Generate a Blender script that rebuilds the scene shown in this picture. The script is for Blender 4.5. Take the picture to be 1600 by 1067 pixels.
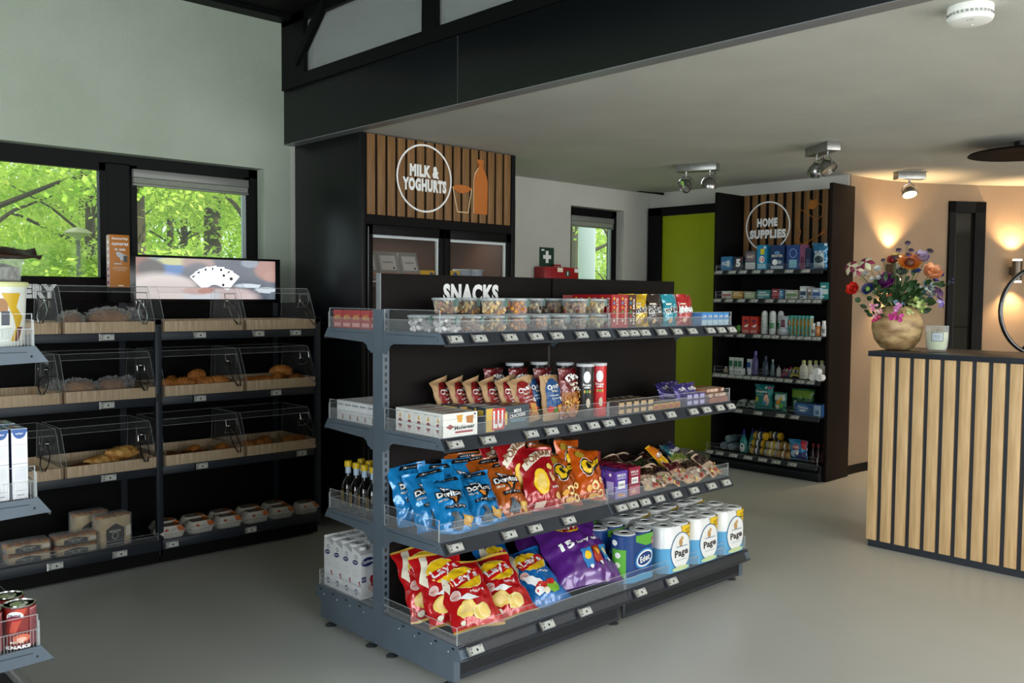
import bpy, bmesh, math, random
from mathutils import Vector, Matrix, Euler, noise
S = bpy.context.scene
for _o in list(bpy.data.objects): bpy.data.objects.remove(_o)
COL = S.collection
PI = math.pi
def R(d): return math.radians(d)
# ------------------------------------------------------------------ camera, world, light, exposure
cam = bpy.data.cameras.new('camera'); cam_o = bpy.data.objects.new('camera', cam); COL.objects.link(cam_o)
cam.sensor_width = 36; cam.lens = 36 * 1400.6 / 1600; cam.clip_start = .05; cam.clip_end = 200
_f = Vector((.68438212, .72741786, -.0498434)); _r = Vector((.72856494, -.6849334, .00770469)); _u = _r.cross(_f)
_m = Matrix((_r, _u, -_f)).transposed().to_4x4(); _m.translation = (0, 0, 1.42)
cam_o.matrix_world = _m
S.camera = cam_o
S.view_settings.view_transform = 'Standard'; S.view_settings.look = 'None'
S.view_settings.gamma = 1; S.view_settings.use_curve_mapping = False
S.view_settings.exposure = 0.0
W = bpy.data.worlds.new('sky'); S.world = W; W.use_nodes = True
_bg = W.node_tree.nodes['Background']; _bg.inputs[0].default_value = (.80, .92, 1.0, 1); _bg.inputs[1].default_value = 2.0
def lamp(name, kind, loc, energy, col=(1, 1, 1), to=None, **k):
    l = bpy.data.lights.new(name, kind); l.energy = energy; l.color = col
    for a, b in k.items(): setattr(l, a, b)
    o = bpy.data.objects.new(name, l); COL.objects.link(o); o.location = loc
    if to is not None: o.rotation_euler = (Vector(to) - Vector(loc)).to_track_quat('-Z', 'Y').to_euler()
    return o
lamp('sun', 'SUN', (20, 0, 20), 7.5, (1, .95, .82), to=(8, 14, 0), angle=R(2))
# daylight through the glazed west front and the south window behind the camera
lamp('daylight_west', 'AREA', (-2.93, .9, 1.55), 205, (.92, .98, 1.0), to=(3, 1.2, 1.5), shape='RECTANGLE', size=4.6, size_y=2.3)
lamp('daylight_south', 'AREA', (1.0, -2.93, 1.6), 95, (.95, .99, 1.0), to=(1.6, 3, 1.4), shape='RECTANGLE', size=3.0, size_y=1.9)
lamp('daylight_southeast', 'AREA', (5.6, -2.93, 1.25), 150, (1, .97, .93), to=(5.4, 3, 1.6), shape='RECTANGLE', size=4.4, size_y=1.9)

# ------------------------------------------------------------------ helpers
def lin(c):
    if isinstance(c, str):
        c = c.lstrip('#'); c = ''.join(q * 2 for q in c) if len(c) == 3 else c; c = [int(c[i:i+2], 16) / 255 for i in (0, 2, 4)]
    return tuple((x / 12.92 if x <= .04045 else ((x + .055) / 1.055) ** 2.4) for x in c) + (1,)
MATS = {}
def nodes(m):
    m.use_nodes = True
    nt = m.node_tree
    return nt, nt.nodes['Principled BSDF']
def mat(col, rough=.5, metal=0, spec=.5, emit=0, coat=0, sss=0):
    key = (col, rough, metal, spec, emit, coat)
    if key in MATS: return MATS[key]
    m = bpy.data.materials.new('mat_%s' % (col if isinstance(col, str) else len(MATS)))
    nt, p = nodes(m); c = lin(col)
    # a faint procedural variation so no surface is perfectly even
    n = nt.nodes.new('ShaderNodeTexNoise'); n.inputs['Scale'].default_value = 9
    mx = nt.nodes.new('ShaderNodeMix'); mx.data_type = 'RGBA'; mx.blend_type = 'MIX'
    mx.inputs[6].default_value = tuple(x * .93 for x in c[:3]) + (1,); mx.inputs[7].default_value = c
    tc = nt.nodes.new('ShaderNodeTexCoord')
    nt.links.new(tc.outputs['Object'], n.inputs['Vector'])
    nt.links.new(n.outputs[0], mx.inputs[0]); nt.links.new(mx.outputs[2], p.inputs['Base Color'])
    p.inputs['Roughness'].default_value = rough; p.inputs['Metallic'].default_value = metal
    p.inputs['Specular IOR Level'].default_value = spec; p.inputs['Coat Weight'].default_value = coat
    if emit:
        p.inputs['Emission Color'].default_value = c; p.inputs['Emission Strength'].default_value = emit
    MATS[key] = m; return m
def clear(name, tint='ffffff', fac=.12, rough=.05, gl='ffffff', k=.5):
    m = bpy.data.materials.new(name); m.use_nodes = True; nt = m.node_tree; nt.nodes.clear()
    o = nt.nodes.new('ShaderNodeOutputMaterial'); mx = nt.nodes.new('ShaderNodeMixShader')
    t = nt.nodes.new('ShaderNodeBsdfTransparent'); g = nt.nodes.new('ShaderNodeBsdfPrincipled')
    t.inputs[0].default_value = lin(tint); g.inputs['Base Color'].default_value = lin(gl); g.inputs['Roughness'].default_value = rough
    g.inputs['Specular IOR Level'].default_value = .8
    lw = nt.nodes.new('ShaderNodeLayerWeight'); lw.inputs[0].default_value = .25
    ma = nt.nodes.new('ShaderNodeMath'); ma.operation = 'MULTIPLY_ADD'; ma.inputs[1].default_value = k; ma.inputs[2].default_value = fac; ma.use_clamp = True
    nt.links.new(lw.outputs['Facing'], ma.inputs[0]); nt.links.new(ma.outputs[0], mx.inputs[0])
    nt.links.new(t.outputs[0], mx.inputs[1]); nt.links.new(g.outputs[0], mx.inputs[2]); nt.links.new(mx.outputs[0], o.inputs[0])
    return m
def noisy(name, c1, c2, scale=3, rough=.5, bump=0, bscale=60, detail=4, stretch=(1, 1, 1), spec=.4, rvar=0, metal=0, coat=0):
    m = bpy.data.materials.new(name); nt, p = nodes(m)
    tc = nt.nodes.new('ShaderNodeTexCoord'); mp = nt.nodes.new('ShaderNodeMapping'); mp.inputs['Scale'].default_value = stretch
    n = nt.nodes.new('ShaderNodeTexNoise'); n.inputs['Scale'].default_value = scale; n.inputs['Detail'].default_value = detail
    cr = nt.nodes.new('ShaderNodeValToRGB'); cr.color_ramp.elements[0].color = lin(c1); cr.color_ramp.elements[1].color = lin(c2)
    cr.color_ramp.elements[0].position = .32; cr.color_ramp.elements[1].position = .68
    L = nt.links.new
    L(tc.outputs['Object'], mp.inputs[0]); L(mp.outputs[0], n.inputs['Vector']); L(n.outputs[0], cr.inputs[0]); L(cr.outputs[0], p.inputs['Base Color'])
    p.inputs['Roughness'].default_value = rough; p.inputs['Specular IOR Level'].default_value = spec; p.inputs['Metallic'].default_value = metal; p.inputs['Coat Weight'].default_value = coat
    if bump:
        b = nt.nodes.new('ShaderNodeBump'); b.inputs['Strength'].default_value = bump; b.inputs['Distance'].default_value = .01
        n2 = nt.nodes.new('ShaderNodeTexNoise'); n2.inputs['Scale'].default_value = bscale; n2.inputs['Detail'].default_value = 3
        L(mp.outputs[0], n2.inputs['Vector']); L(n2.outputs[0], b.inputs['Height']); L(b.outputs[0], p.inputs['Normal'])
    if rvar:
        mr = nt.nodes.new('ShaderNodeMath'); mr.operation = 'MULTIPLY_ADD'; mr.inputs[1].default_value = rvar; mr.inputs[2].default_value = rough - rvar / 2
        L(n.outputs[0], mr.inputs[0]); L(mr.outputs[0], p.inputs['Roughness'])
    return m
def brighten(m, e):  # for leaves: translucency
    nt = m.node_tree; p = nt.nodes['Principled BSDF']; t = nt.nodes.new('ShaderNodeBsdfTranslucent'); a = nt.nodes.new('ShaderNodeMixShader'); a.inputs[0].default_value = e
    src = p.inputs['Base Color'].links[0].from_socket
    nt.links.new(src, t.inputs[0]); nt.links.new(p.outputs[0], a.inputs[1]); nt.links.new(t.outputs[0], a.inputs[2])
    nt.links.new(a.outputs[0], nt.nodes['Material Output'].inputs[0]); return m

class MB:
    def __init__(s): s.v = []; s.f = []; s.mi = []; s.ms = []
    def idx(s, m):
        if m not in s.ms: s.ms.append(m)
        return s.ms.index(m)
    def add(s, vs, fs, m, M=None):
        b = len(s.v); i = s.idx(m)
        if M is not None: vs = [tuple(M @ Vector(v)) for v in vs]
        s.v += [tuple(v) for v in vs]; s.f += [tuple(b + k for k in f) for f in fs]; s.mi += [i] * len(fs); return s
    def box(s, x0, x1, y0, y1, z0, z1, m, M=None, b=0):
        if b:
            return s.bevbox(x0, x1, y0, y1, z0, z1, m, M, b)
        v = [(x, y, z) for z in (z0, z1) for y in (y0, y1) for x in (x0, x1)]
        return s.add(v, [(0, 2, 3, 1), (4, 5, 7, 6), (0, 1, 5, 4), (2, 6, 7, 3), (0, 4, 6, 2), (1, 3, 7, 5)], m, M)
    def bevbox(s, x0, x1, y0, y1, z0, z1, m, M, b):
        bm = bmesh.new(); bmesh.ops.create_cube(bm, size=1)
        for v in bm.verts: v.co = Vector(((x0 + x1) / 2 + v.co.x * (x1 - x0), (y0 + y1) / 2 + v.co.y * (y1 - y0), (z0 + z1) / 2 + v.co.z * (z1 - z0)))
        bmesh.ops.bevel(bm, geom=bm.edges[:], offset=b, segments=2, affect='EDGES', profile=.5)
        return s.bm(bm, m, M)
    def bm(s, bm, m, M=None):
        bm.verts.index_update()
        s.add([v.co[:] for v in bm.verts], [[v.index for v in f.verts] for f in bm.faces], m, M); bm.free(); return s
    def lathe(s, prof, m, n=24, c=(0, 0, 0), M=None, wob=None):
        v = []; f = []
        for r, z in prof:
            for k in range(n):
                a = 2 * PI * k / n; rr = r * (wob(a, z) if wob else 1)
                v.append((c[0] + rr * math.cos(a), c[1] + rr * math.sin(a), c[2] + z))
        for j in range(len(prof) - 1):
            for k in range(n):
                q = (k + 1) % n; f.append((j * n + k, j * n + q, (j + 1) * n + q, (j + 1) * n + k))
        if prof[0][0] > 1e-6: f.append(tuple(range(n - 1, -1, -1)))
        if prof[-1][0] > 1e-6: f.append(tuple((len(prof) - 1) * n + k for k in range(n)))
        return s.add(v, f, m, M)
    def tube(s, pts, r, m, n=8, M=None, cap=True):
        pts = [Vector(p) for p in pts]; v = []; f = []; nrm = None
        rs = r if isinstance(r, (list, tuple)) else [r] * len(pts)
        for i, p in enumerate(pts):
            t = (pts[min(i + 1, len(pts) - 1)] - pts[max(i - 1, 0)]).normalized()
            if nrm is None: nrm = t.orthogonal().normalized()
            nrm = (nrm - t * nrm.dot(t)).normalized(); bn = t.cross(nrm)
            for k in range(n):
                a = 2 * PI * k / n; v.append(tuple(p + (nrm * math.cos(a) + bn * math.sin(a)) * rs[i]))
        for j in range(len(pts) - 1):
            for k in range(n):
                q = (k + 1) % n; f.append((j * n + k, j * n + q, (j + 1) * n + q, (j + 1) * n + k))
        if cap: f.append(tuple(range(n - 1, -1, -1))); f.append(tuple((len(pts) - 1) * n + k for k in range(n)))
        return s.add(v, f, m, M)
    def prism(s, poly, a, b, m, axis='x', M=None):   # poly in the two other axes, extruded a..b along axis
        def P(t, p): return {'x': (t, p[0], p[1]), 'y': (p[0], t, p[1]), 'z': (p[0], p[1], t)}[axis]
        n = len(poly); v = [P(a, p) for p in poly] + [P(b, p) for p in poly]
        f = [tuple(range(n - 1, -1, -1)), tuple(range(n, 2 * n))] + [(k, (k + 1) % n, n + (k + 1) % n, n + k) for k in range(n)]
        return s.add(v, f, m, M)
    def ell(s, c, r, m, M=None, nu=12, nv=8, nz=0, seed=0, fr=6):
        v = []; f = []
        for j in range(nv + 1):
            th = PI * j / nv
            for k in range(nu):
                a = 2 * PI * k / nu; d = Vector((math.sin(th) * math.cos(a), math.sin(th) * math.sin(a), math.cos(th)))
                q = 1 + (nz * noise.noise(d * fr + Vector((seed, seed * .7, 0))) if nz else 0)
                v.append((c[0] + d.x * r[0] * q, c[1] + d.y * r[1] * q, c[2] + d.z * r[2] * q))
        for j in range(nv):
            for k in range(nu):
                q = (k + 1) % nu; f.append((j * nu + k, (j + 1) * nu + k, (j + 1) * nu + q, j * nu + q))
        return s.add(v, f, m, M)
    def mesh(s, name, sm=35):
        me = bpy.data.meshes.new(name); me.from_pydata(s.v, [], s.f)
        for m in s.ms: me.materials.append(m)
        me.polygons.foreach_set('material_index', s.mi)
        if sm:
            me.polygons.foreach_set('use_smooth', [True] * len(s.f)); me.update(); me.set_sharp_from_angle(angle=R(sm))
        me.update(); return me
    def obj(s, name, parent=None, loc=(0, 0, 0), rot=(0, 0, 0), sm=35):
        return put_mesh(name, s.mesh(name, sm), parent, loc, rot)
def put_mesh(name, me, parent=None, loc=(0, 0, 0), rot=(0, 0, 0)):
    o = bpy.data.objects.new(name, me); COL.objects.link(o); o.location = loc; o.rotation_euler = rot
    if parent: o.parent = parent
    return o
def tag(o, label, cat, group=None, kind=None):
    o['label'] = label; o['category'] = cat
    if group: o['group'] = group
    if kind: o['kind'] = kind
    return o
def empty(name, loc=(0, 0, 0), rz=0, label=None, cat=None, group=None, rx=0, ry=0):
    o = bpy.data.objects.new(name, None); COL.objects.link(o); o.location = loc; o.rotation_euler = (rx, ry, rz); o.empty_display_size = .05
    if label: tag(o, label, cat, group)
    return o
def struct(name, mb, sm=35, **k):
    o = mb.obj(name, sm=sm, **k); o['kind'] = 'structure'; return o
def place(name, parts, loc, label, cat, group=None, rz=0, rx=0, ry=0, s=1):
    """parts: a mesh, or a list [(part name or None for the body, mesh, [(subpart, mesh)...])]; body mesh is the thing itself"""
    if not isinstance(parts, list): parts = [(None, parts)]
    root = None
    for p in parts:
        if p[0] is None:
            root = put_mesh(name, p[1], None, loc, (rx, ry, rz))
    if root is None: root = empty(name, loc, rz, rx=rx, ry=ry)
    root.scale = (s, s, s) if not isinstance(s, tuple) else s
    for p in parts:
        if p[0] is not None:
            c = put_mesh(p[0], p[1], root)
            if len(p) > 2 and p[2] == 'stuff': c['kind'] = 'stuff'
    tag(root, label, cat, group); return root
def lean(name, me, loc, up, label, cat, group=None, yaw=0, lift=.02):
    u = Vector(up).normalized(); b = Vector((math.sin(R(yaw)), math.cos(R(yaw)), 0)); b = (b - u * b.dot(u)).normalized(); x = b.cross(u)
    e = Matrix((x, b, u)).transposed().to_euler()
    return place(name, me, (loc[0], loc[1], loc[2] + lift), label, cat, group, rz=e.z, rx=e.x, ry=e.y)
ORD = ['first', 'second', 'third', 'fourth', 'fifth', 'sixth', 'seventh', 'eighth', 'ninth', 'tenth', 'eleventh', 'twelfth']
def nth(i, n, side='left'):
    if n == 1: return 'only'
    if i == 0: return 'leftmost' if side == 'left' else 'frontmost'
    if i == n - 1: return 'rightmost' if side == 'left' else 'rearmost'
    return ORD[i] + (' from left' if side == 'left' else ' from front')

# ------------------------------------------------------------------ printed artwork: flat shapes laid on a face or wrapped on a surface
_TX = {}
def textmesh(st, bold=.0):
    k = (st, bold)
    if k not in _TX:
        cu = bpy.data.curves.new('t', 'FONT'); cu.body = st; cu.offset = bold; cu.space_character = 1 + bold * 2; cu.resolution_u = 3
        o = bpy.data.objects.new('t', cu); COL.objects.link(o); bpy.context.view_layer.update()
        me = o.to_mesh(); v = [tuple(x.co[:2]) for x in me.vertices]; f = [tuple(p.vertices) for p in me.polygons]
        o.to_mesh_clear(); bpy.data.objects.remove(o); bpy.data.curves.remove(cu)
        x0 = min(a for a, b in v); x1 = max(a for a, b in v); y0 = min(b for a, b in v); y1 = max(b for a, b in v)
        _TX[k] = ([((a - x0) / (x1 - x0) - .5, (b - y0) / (y1 - y0) - .5) for a, b in v], f)
    return _TX[k]
def shape2d(s, Wd=1, Ht=1):
    """-> verts, faces, mat.  ('t',text,cx,cy,w,h,mat[,rot,bold]) ('e',cx,cy,rx,ry,mat[,rot]) ('r',x0,y0,x1,y1,mat) ('p',pts,mat)  ('o' ring)"""
    k = s[0]
    def tr(v, cx, cy, sx, sy, rot):
        c, q = math.cos(rot), math.sin(rot); o = []
        for a, b in v:
            a *= sx * Wd; b *= sy * Ht; o.append((cx + (a * c - b * q) / Wd, cy + (a * q + b * c) / Ht))
        return o
    if k == 't':
        bo = s[8] if len(s) > 8 else .015
        v, f = textmesh(s[1], bo)
        return tr(v, s[2], s[3], s[4], s[5], R(s[7]) if len(s) > 7 else 0), f, s[6]
    if k == 'e':
        n = 20; v = [(math.cos(2 * PI * i / n), math.sin(2 * PI * i / n)) for i in range(n)]
        return tr(v, s[1], s[2], s[3], s[4], R(s[6]) if len(s) > 6 else 0), [tuple(range(n))], s[5]
    if k == 'o':   # ring: cx cy rx ry mat thickness(fraction)
        n = 40; v = [(math.cos(2 * PI * i / n), math.sin(2 * PI * i / n)) for i in range(n)]; q = 1 - s[6]
        v2 = v + [(a * q, b * q) for a, b in v]
        return tr(v2, s[1], s[2], s[3], s[4], 0), [(i, (i + 1) % n, n + (i + 1) % n, n + i) for i in range(n)], s[5]
    if k == 'r': return [(s[1], s[2]), (s[3], s[2]), (s[3], s[4]), (s[1], s[4])], [(0, 1, 2, 3)], s[5]
    if k == 'p': return list(s[1]), [tuple(range(len(s[1])))], s[2]
def cut(v, f, nu, nv):
    bm = bmesh.new(); vs = [bm.verts.new((a, b, 0)) for a, b in v]
    for q in f:
        try: bm.faces.new([vs[i] for i in q])
        except ValueError: pass
    for ax, n in ((0, nu), (1, nv)):
        lo = min(p[ax] for p in v); hi = max(p[ax] for p in v)
        for i in range(1, n):
            t = i / n
            if lo < t < hi:
                co = Vector((0, 0, 0)); co[ax] = t; no = Vector((0, 0, 0)); no[ax] = 1
                bmesh.ops.bisect_plane(bm, geom=bm.verts[:] + bm.edges[:] + bm.faces[:], plane_co=co, plane_no=no)
    bm.verts.index_update()
    r = [tuple(x.co[:2]) for x in bm.verts], [tuple(x.index for x in q.verts) for q in bm.faces]
    bm.free(); return r
def art(mb, shapes, fn, Wd=1, Ht=1, nu=0, nv=0):
    for L, s in enumerate(shapes):
        v, f, m = shape2d(s, Wd, Ht)
        v = [(min(.995, max(.005, a)), min(.995, max(.005, b))) for a, b in v]
        if nu: v, f = cut(v, f, nu, nv)
        mb.add([fn(a, b, L + 1) for a, b in v], f, m)
def face(o, U, V, e=.0003):
    o = Vector(o); U = Vector(U); V = Vector(V); n = U.cross(V).normalized()
    return (lambda a, b, L: tuple(o + U * a + V * b + n * e * (1 + L * .6)))
def carton(w, d, h, m, F=None, L=None, T=None, Rr=None, key='carton', top=None):
    """box pack, origin bottom centre, front -Y; F,L,T,Rr artwork lists in unit coordinates"""
    mb = MB(); mb.box(-w/2, w/2, -d/2, d/2, 0, h, m)
    # lid seam
    if F: art(mb, F, face((-w/2, -d/2, 0), (w, 0, 0), (0, 0, h)), w, h)
    if L: art(mb, L, face((-w/2, d/2, 0), (0, -d, 0), (0, 0, h)), d, h)
    if Rr: art(mb, Rr, face((w/2, -d/2, 0), (0, d, 0), (0, 0, h)), d, h)
    if T: art(mb, T, face((-w/2, -d/2, h), (w, 0, 0), (0, d, 0)), w, d)
    if top: top(mb)
    return mb.mesh(key, 0)
def bag(w, h, t, m, F=None, key='bag', seed=0, seal=.055, sealm=None, wr=.006, nu=24, nv=30, side=None, sag=.35, back=None):
    """pillow bag: sealed top and bottom, filled middle, origin bottom centre, front -Y"""
    def P(u, v, sd, e=0):
        vb = min(1, max(0, (v - seal) / (1 - 2 * seal)))
        fz = max(0, math.sin(PI * vb)) ** .5; fu = max(0, math.sin(PI * min(1, max(0, u)))) ** .6
        bul = t / 2 * fz * fu * (1 + sag * (.5 - vb))
        wid = w * (1 - .09 * fz)
        n1 = noise.noise(Vector((u * 5 + seed * 3.1, v * 6 + seed, sd * 4.)))
        n2 = noise.noise(Vector((u * 13 + seed, v * 9 - seed * 2, sd * 7.)))
        edge = math.exp(-min(vb, 1 - vb) * 9)
        cr = math.sin(u * 2 * PI * 6 + seed) * .35 * edge * min(1, fz * 3)
        wv = .012 * w / .2 * math.sin(v * 19 + seed * 2) * (1 if 0 < vb < 1 else .2)
        a = (fz * fu) ** .4 if fz * fu > 0 else 0
        x = (u - .5) * wid + wv * (u - .5) * 2 * .3
        y = sd * (bul + (abs(n1) * -1.3 * wr + n2 * wr * .7 + cr * wr) * a) + .012 * math.sin(u * 5 + seed) * math.exp(-min(v, 1 - v) * 12)
        return Vector((x, y, v * h))
    mb = MB()
    for sd in (-1, 1):
        vs = [tuple(P(i / nu, j / nv, sd)) for j in range(nv + 1) for i in range(nu + 1)]
        fs = [(j*(nu+1)+i, j*(nu+1)+i+1, (j+1)*(nu+1)+i+1, (j+1)*(nu+1)+i) for j in range(nv) for i in range(nu)]
        if sd > 0: fs = [q[::-1] for q in fs]
        sm_ = sealm or m
        a = [q for k, q in enumerate(fs) if 1 <= (k // nu) < nv - 1]; b = [q for k, q in enumerate(fs) if not 1 <= (k // nu) < nv - 1]
        base = (back if (sd > 0 and back) else m)
        mb.add(vs, a, base); mb.add(vs, b, sm_)
    def fn(a, b, L):
        p = P(a, b, -1); q = P(a + .01, b, -1) - P(a - .01, b, -1); s2 = P(a, b + .01, -1) - P(a, b - .01, -1)
        n = q.cross(s2).normalized()
        return tuple(p + n * (.0013 + .0004 * L))
    if F: art(mb, F, fn, w, h, nu, nv)
    return mb.mesh(key, 60)
def can(r, h, m, F=None, key='can', n=28, prof=None, arc=1.0, z0=0, z1=None):
    """cylinder; artwork wrapped over the front, u 0..1 spans arc*180 degrees centred on -Y"""
    mb = MB(); z1 = h if z1 is None else z1
    mb.lathe(prof or [(r*.94, 0), (r, h*.02), (r, h*.98), (r*.94, h)], m, n)
    def fn(a, b, L):
        th = -PI/2 + (a - .5) * PI * arc; q = r + .0005 + .0003 * L
        return (q * math.cos(th), q * math.sin(th), z0 + b * (z1 - z0))
    if F: art(mb, F, fn, PI * r * arc, h, 12, 2)
    return mb.mesh(key, 40)
# ------------------------------------------------------------------ materials
plaster = noisy('plaster', '#a3ad9c', '#acb5a5', 2.5, .85, .25, 220, spec=.2)
plaster_w = noisy('plaster_white', '#b9b8b0', '#c1c0b8', 2.5, .9, .25, 200, spec=.2)
beige = noisy('beige_plaster', '#937e69', '#9b866f', 2.0, .85, .3, 160, spec=.2)
floor_m = noisy('poured_floor', '#cacac3', '#d2d2cb', .9, .32, .04, 40, detail=8, rvar=.1, spec=.4)
black = mat('#0b0c0d', .5, spec=.14); blackmat = mat('#0f0e0e', .65, spec=.12); charcoal = mat('#1a1d21', .5, spec=.35)
panel_m = noisy('black_board', '#161312', '#1a1615', 5, .65, .05, 90, spec=.1)
lacquer = noisy('black_lacquer', '#0b0d10', '#101215', 1.2, .38, 0, spec=.25, rvar=.12)
steel = noisy('graphite_steel', '#535e69', '#5b6773', 6, .45, .03, 120, spec=.4)
steel_d = noisy('dark_steel', '#2a2e34', '#30343b', 6, .45, .03, 120, spec=.4)
bsteel = noisy('bakery_steel', '#20262e', '#262c35', 6, .45, .03, 120, spec=.4)
oak = noisy('shaded_oak', '#6c4c2a', '#86623a', 7, .55, .12, 60, stretch=(9, 9, .6), detail=6)  # slat oak with the shade at fridge and cabinet darkened into its colour
oak_desk = noisy('oak_slats', '#cda674', '#e6c290', 7, .5, .12, 60, stretch=(9, 9, .6), detail=6)
tray_wood = noisy('tray_wood', '#b29778', '#d6bfa0', 16, .6, .1, 60, stretch=(8, 8, .4), detail=3)
white = mat('#e6e6e2', .5); offwhite = mat('#d8d4c8', .6); chrome = mat('#c8c8c8', .18, 1); alum = noisy('brushed_alu', '#8b8b88', '#a0a09c', 20, .35, 0, metal=.8, stretch=(1, 20, 1))
acr = clear('acrylic', 'fdfdfd', .003, .04, k=.07); acr_edge = clear('acrylic_edge', 'ffffff', .22, .15, 'dfe6e8', k=.4); rib_m = clear('acrylic_rib', 'ffffff', .12, .2, 'cfd4d6', k=.2); glass_dk = clear('fridge_glass', 'f0ece8', .008, .03, k=.10)
glass = clear('window_glass', 'f2f8f4', .03, .02); frost_ = noisy('attic_glass', '#3c4640', '#46504a', 1, .35, 0, spec=.5)
wrap = clear('plastic_wrap', 'f8f8f8', .06, .06, k=.5)
green_door = mat('#98a312', .5, spec=.3)
w_, k_ = mat('#f2f2f0', .5), mat('#131313', .5)
ink = lambda c, r=.4: mat(c, r)
# ------------------------------------------------------------------ room shell
H = 2.41; HT = 3.22
m = MB(); m.box(-3.1, 10, -3.1, 5.53, -.1, 0, floor_m); struct('floor', m)
def wall_holes(name, x0, x1, z0, z1, holes, yA, yB, mt, axis='y'):
    """wall in the plane of constant y (or x) with rectangular openings"""
    m = MB(); xs = sorted(holes); p = x0
    def bx(a, b, c, d):
        if b - a < 1e-4 or d - c < 1e-4: return
        if axis == 'y': m.box(a, b, yA, yB, c, d, mt)
        else: m.box(yA, yB, a, b, c, d, mt)
    for a, b, c, d in xs:
        bx(p, a, z0, z1); bx(a, b, z0, c); bx(a, b, d, z1); p = b
    bx(p, x1, z0, z1); return struct(name, m)
wall_holes('wall_north', -3, 3.03, 0, HT, [(-1.3, 2.84, 1.40, 2.235)], 5.38, 5.56, plaster)
wall_holes('wall_north_low', 3.03, 7.0, 0, H, [(4.3, 5.09, .9, 2.22), (5.754, 6.475, .9, 2.22)], 5.38, 5.56, plaster_w)
wall_holes('wall_west', -3, 5.56, 0, HT, [(-1.6, 3.4, .25, 2.8)], -3.12, -3, plaster, 'x')
wall_holes('wall_south', -3, 10, 0, HT, [(-.6, 2.6, .5, 2.6), (3.4, 7.8, .3, 2.2)], -3.12, -3, plaster)
wall_holes('wall_east', 3.40, 5.38, 0, H, [], 6.86, 7.0, plaster_w, 'x')
wall_holes('wall_far_east', -3, 1.5, 0, H, [], 9.35, 9.5, beige, 'x')
cv = [(6.87, 3.385), (7.1, 3.378), (7.35, 3.345), (7.6, 3.27), (7.9, 3.14), (8.2, 2.95), (8.5, 2.72), (8.8, 2.42), (9.05, 2.05), (9.25, 1.7), (9.37, 1.45)]
def smooth(pts, n=5):
    o = []
    for i in range(len(pts) - 1):
        p0, p1, p2, p3 = [Vector(pts[min(max(k, 0), len(pts) - 1)]) for k in (i - 1, i, i + 1, i + 2)]
        for k in range(n):
            t = k / n; o.append(tuple(.5 * ((2 * p1) + (p2 - p0) * t + (2 * p0 - 5 * p1 + 4 * p2 - p3) * t * t + (3 * p1 - p0 - 3 * p2 + p3) * t ** 3)))
    return o + [tuple(pts[-1])]
cs = smooth(cv)
def ribbon(pts, z0, z1, th, mt, off=0):
    m = MB(); n = len(pts); A = []; B = []
    for i, p in enumerate(pts):
        a = Vector(pts[max(i - 1, 0)]); b = Vector(pts[min(i + 1, n - 1)]); t = (b - a).normalized(); nr = Vector((-t.y, t.x))
        A.append(Vector(p) + nr * -off); B.append(Vector(p) + nr * (th - off))
    v = [(*q, z) for z in (z0, z1) for L in (A, B) for q in L]
    f = []
    for i in range(n - 1):
        f += [(i, i + 1, 2*n + i + 1, 2*n + i), (n + i + 1, n + i, 3*n + i, 3*n + i + 1), (2*n + i, 2*n + i + 1, 3*n + i + 1, 3*n + i), (i + 1, i, n + i, n + i + 1)]
    f += [(0, 2*n, 3*n, n), (n - 1, 2*n - 1, 4*n - 1, 3*n - 1)]
    return m.add(v, f, mt)
struct('wall_curved', ribbon(cs, 0, H, .12, beige))
struct('baseboard_curved', ribbon(cs, 0, .07, .012, black, .012))
m = MB(); m.box(3.0, 10, -3.1, 5.56, H, H + .12, plaster_w); struct('ceiling_low', m)
m = MB(); m.box(-3.1, 3.1, -3.1, 5.56, HT, HT + .12, blackmat); m.box(2.2, 3.0, 5.26, 5.38, HT - .03, HT, black)
for y in (3.6, 1.2, -1.2): m.box(-3, 3, y, y + .12, HT - .16, HT, black)
struct('ceiling_high', m)
# black bulkhead beam with its joint, and the attic glazing above it
m = MB(); m.box(2.985, 3.06, 3.603, 5.38, H - .002, 2.80, lacquer, b=.002); m.box(2.985, 3.06, -3, 3.597, H - .002, 2.80, lacquer, b=.002)
m.box(2.99, 3.05, 3.58, 3.62, H, 2.79, mat('#9a9a98', .4)); m.box(2.982, 3.06, -3, 5.38, H - .006, H - .002, mat('#77787a', .4)); struct('trim_1', m)
win = empty('window_1', (3.0, 4, 2.8)); win['kind'] = 'structure'
m = MB(); m.box(-.03, .04, -7, 1.38, -.045, .03, black); m.box(-.03, .04, 1.1, 1.38, .03, .42, black); m.box(-.03, .04, -7, 1.38, .36, .42, black)
for y in (-.24, -1.5, -2.8): m.box(-.03, .04, y, y + .12, .03, .36, black)
m.tube([(-.02, 1.2, .1), (-.02, .85, .42)], .035, black, 4); m.obj('window_frame', win)
for a, b in ((-.12, 1.1), (-1.38, -.24), (-2.68, -1.5), (-7, -2.8)):
    MB().box(0, .012, a, b, .03, .36, glass).obj('pane', win)
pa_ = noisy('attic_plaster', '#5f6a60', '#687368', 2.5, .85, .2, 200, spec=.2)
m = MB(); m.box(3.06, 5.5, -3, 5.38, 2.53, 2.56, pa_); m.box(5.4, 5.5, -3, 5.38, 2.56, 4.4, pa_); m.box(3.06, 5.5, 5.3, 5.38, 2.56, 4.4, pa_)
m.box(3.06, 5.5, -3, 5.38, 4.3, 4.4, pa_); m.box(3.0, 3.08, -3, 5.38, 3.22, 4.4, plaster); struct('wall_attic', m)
lamp('attic_fill', 'AREA', (4.3, 2, 4.2), .9, (.85, 1, .92), to=(4.3, 2, 2), shape='RECTANGLE', size=1.5, size_y=5)  # fill lamp added to light the closed attic behind the glazing

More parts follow.
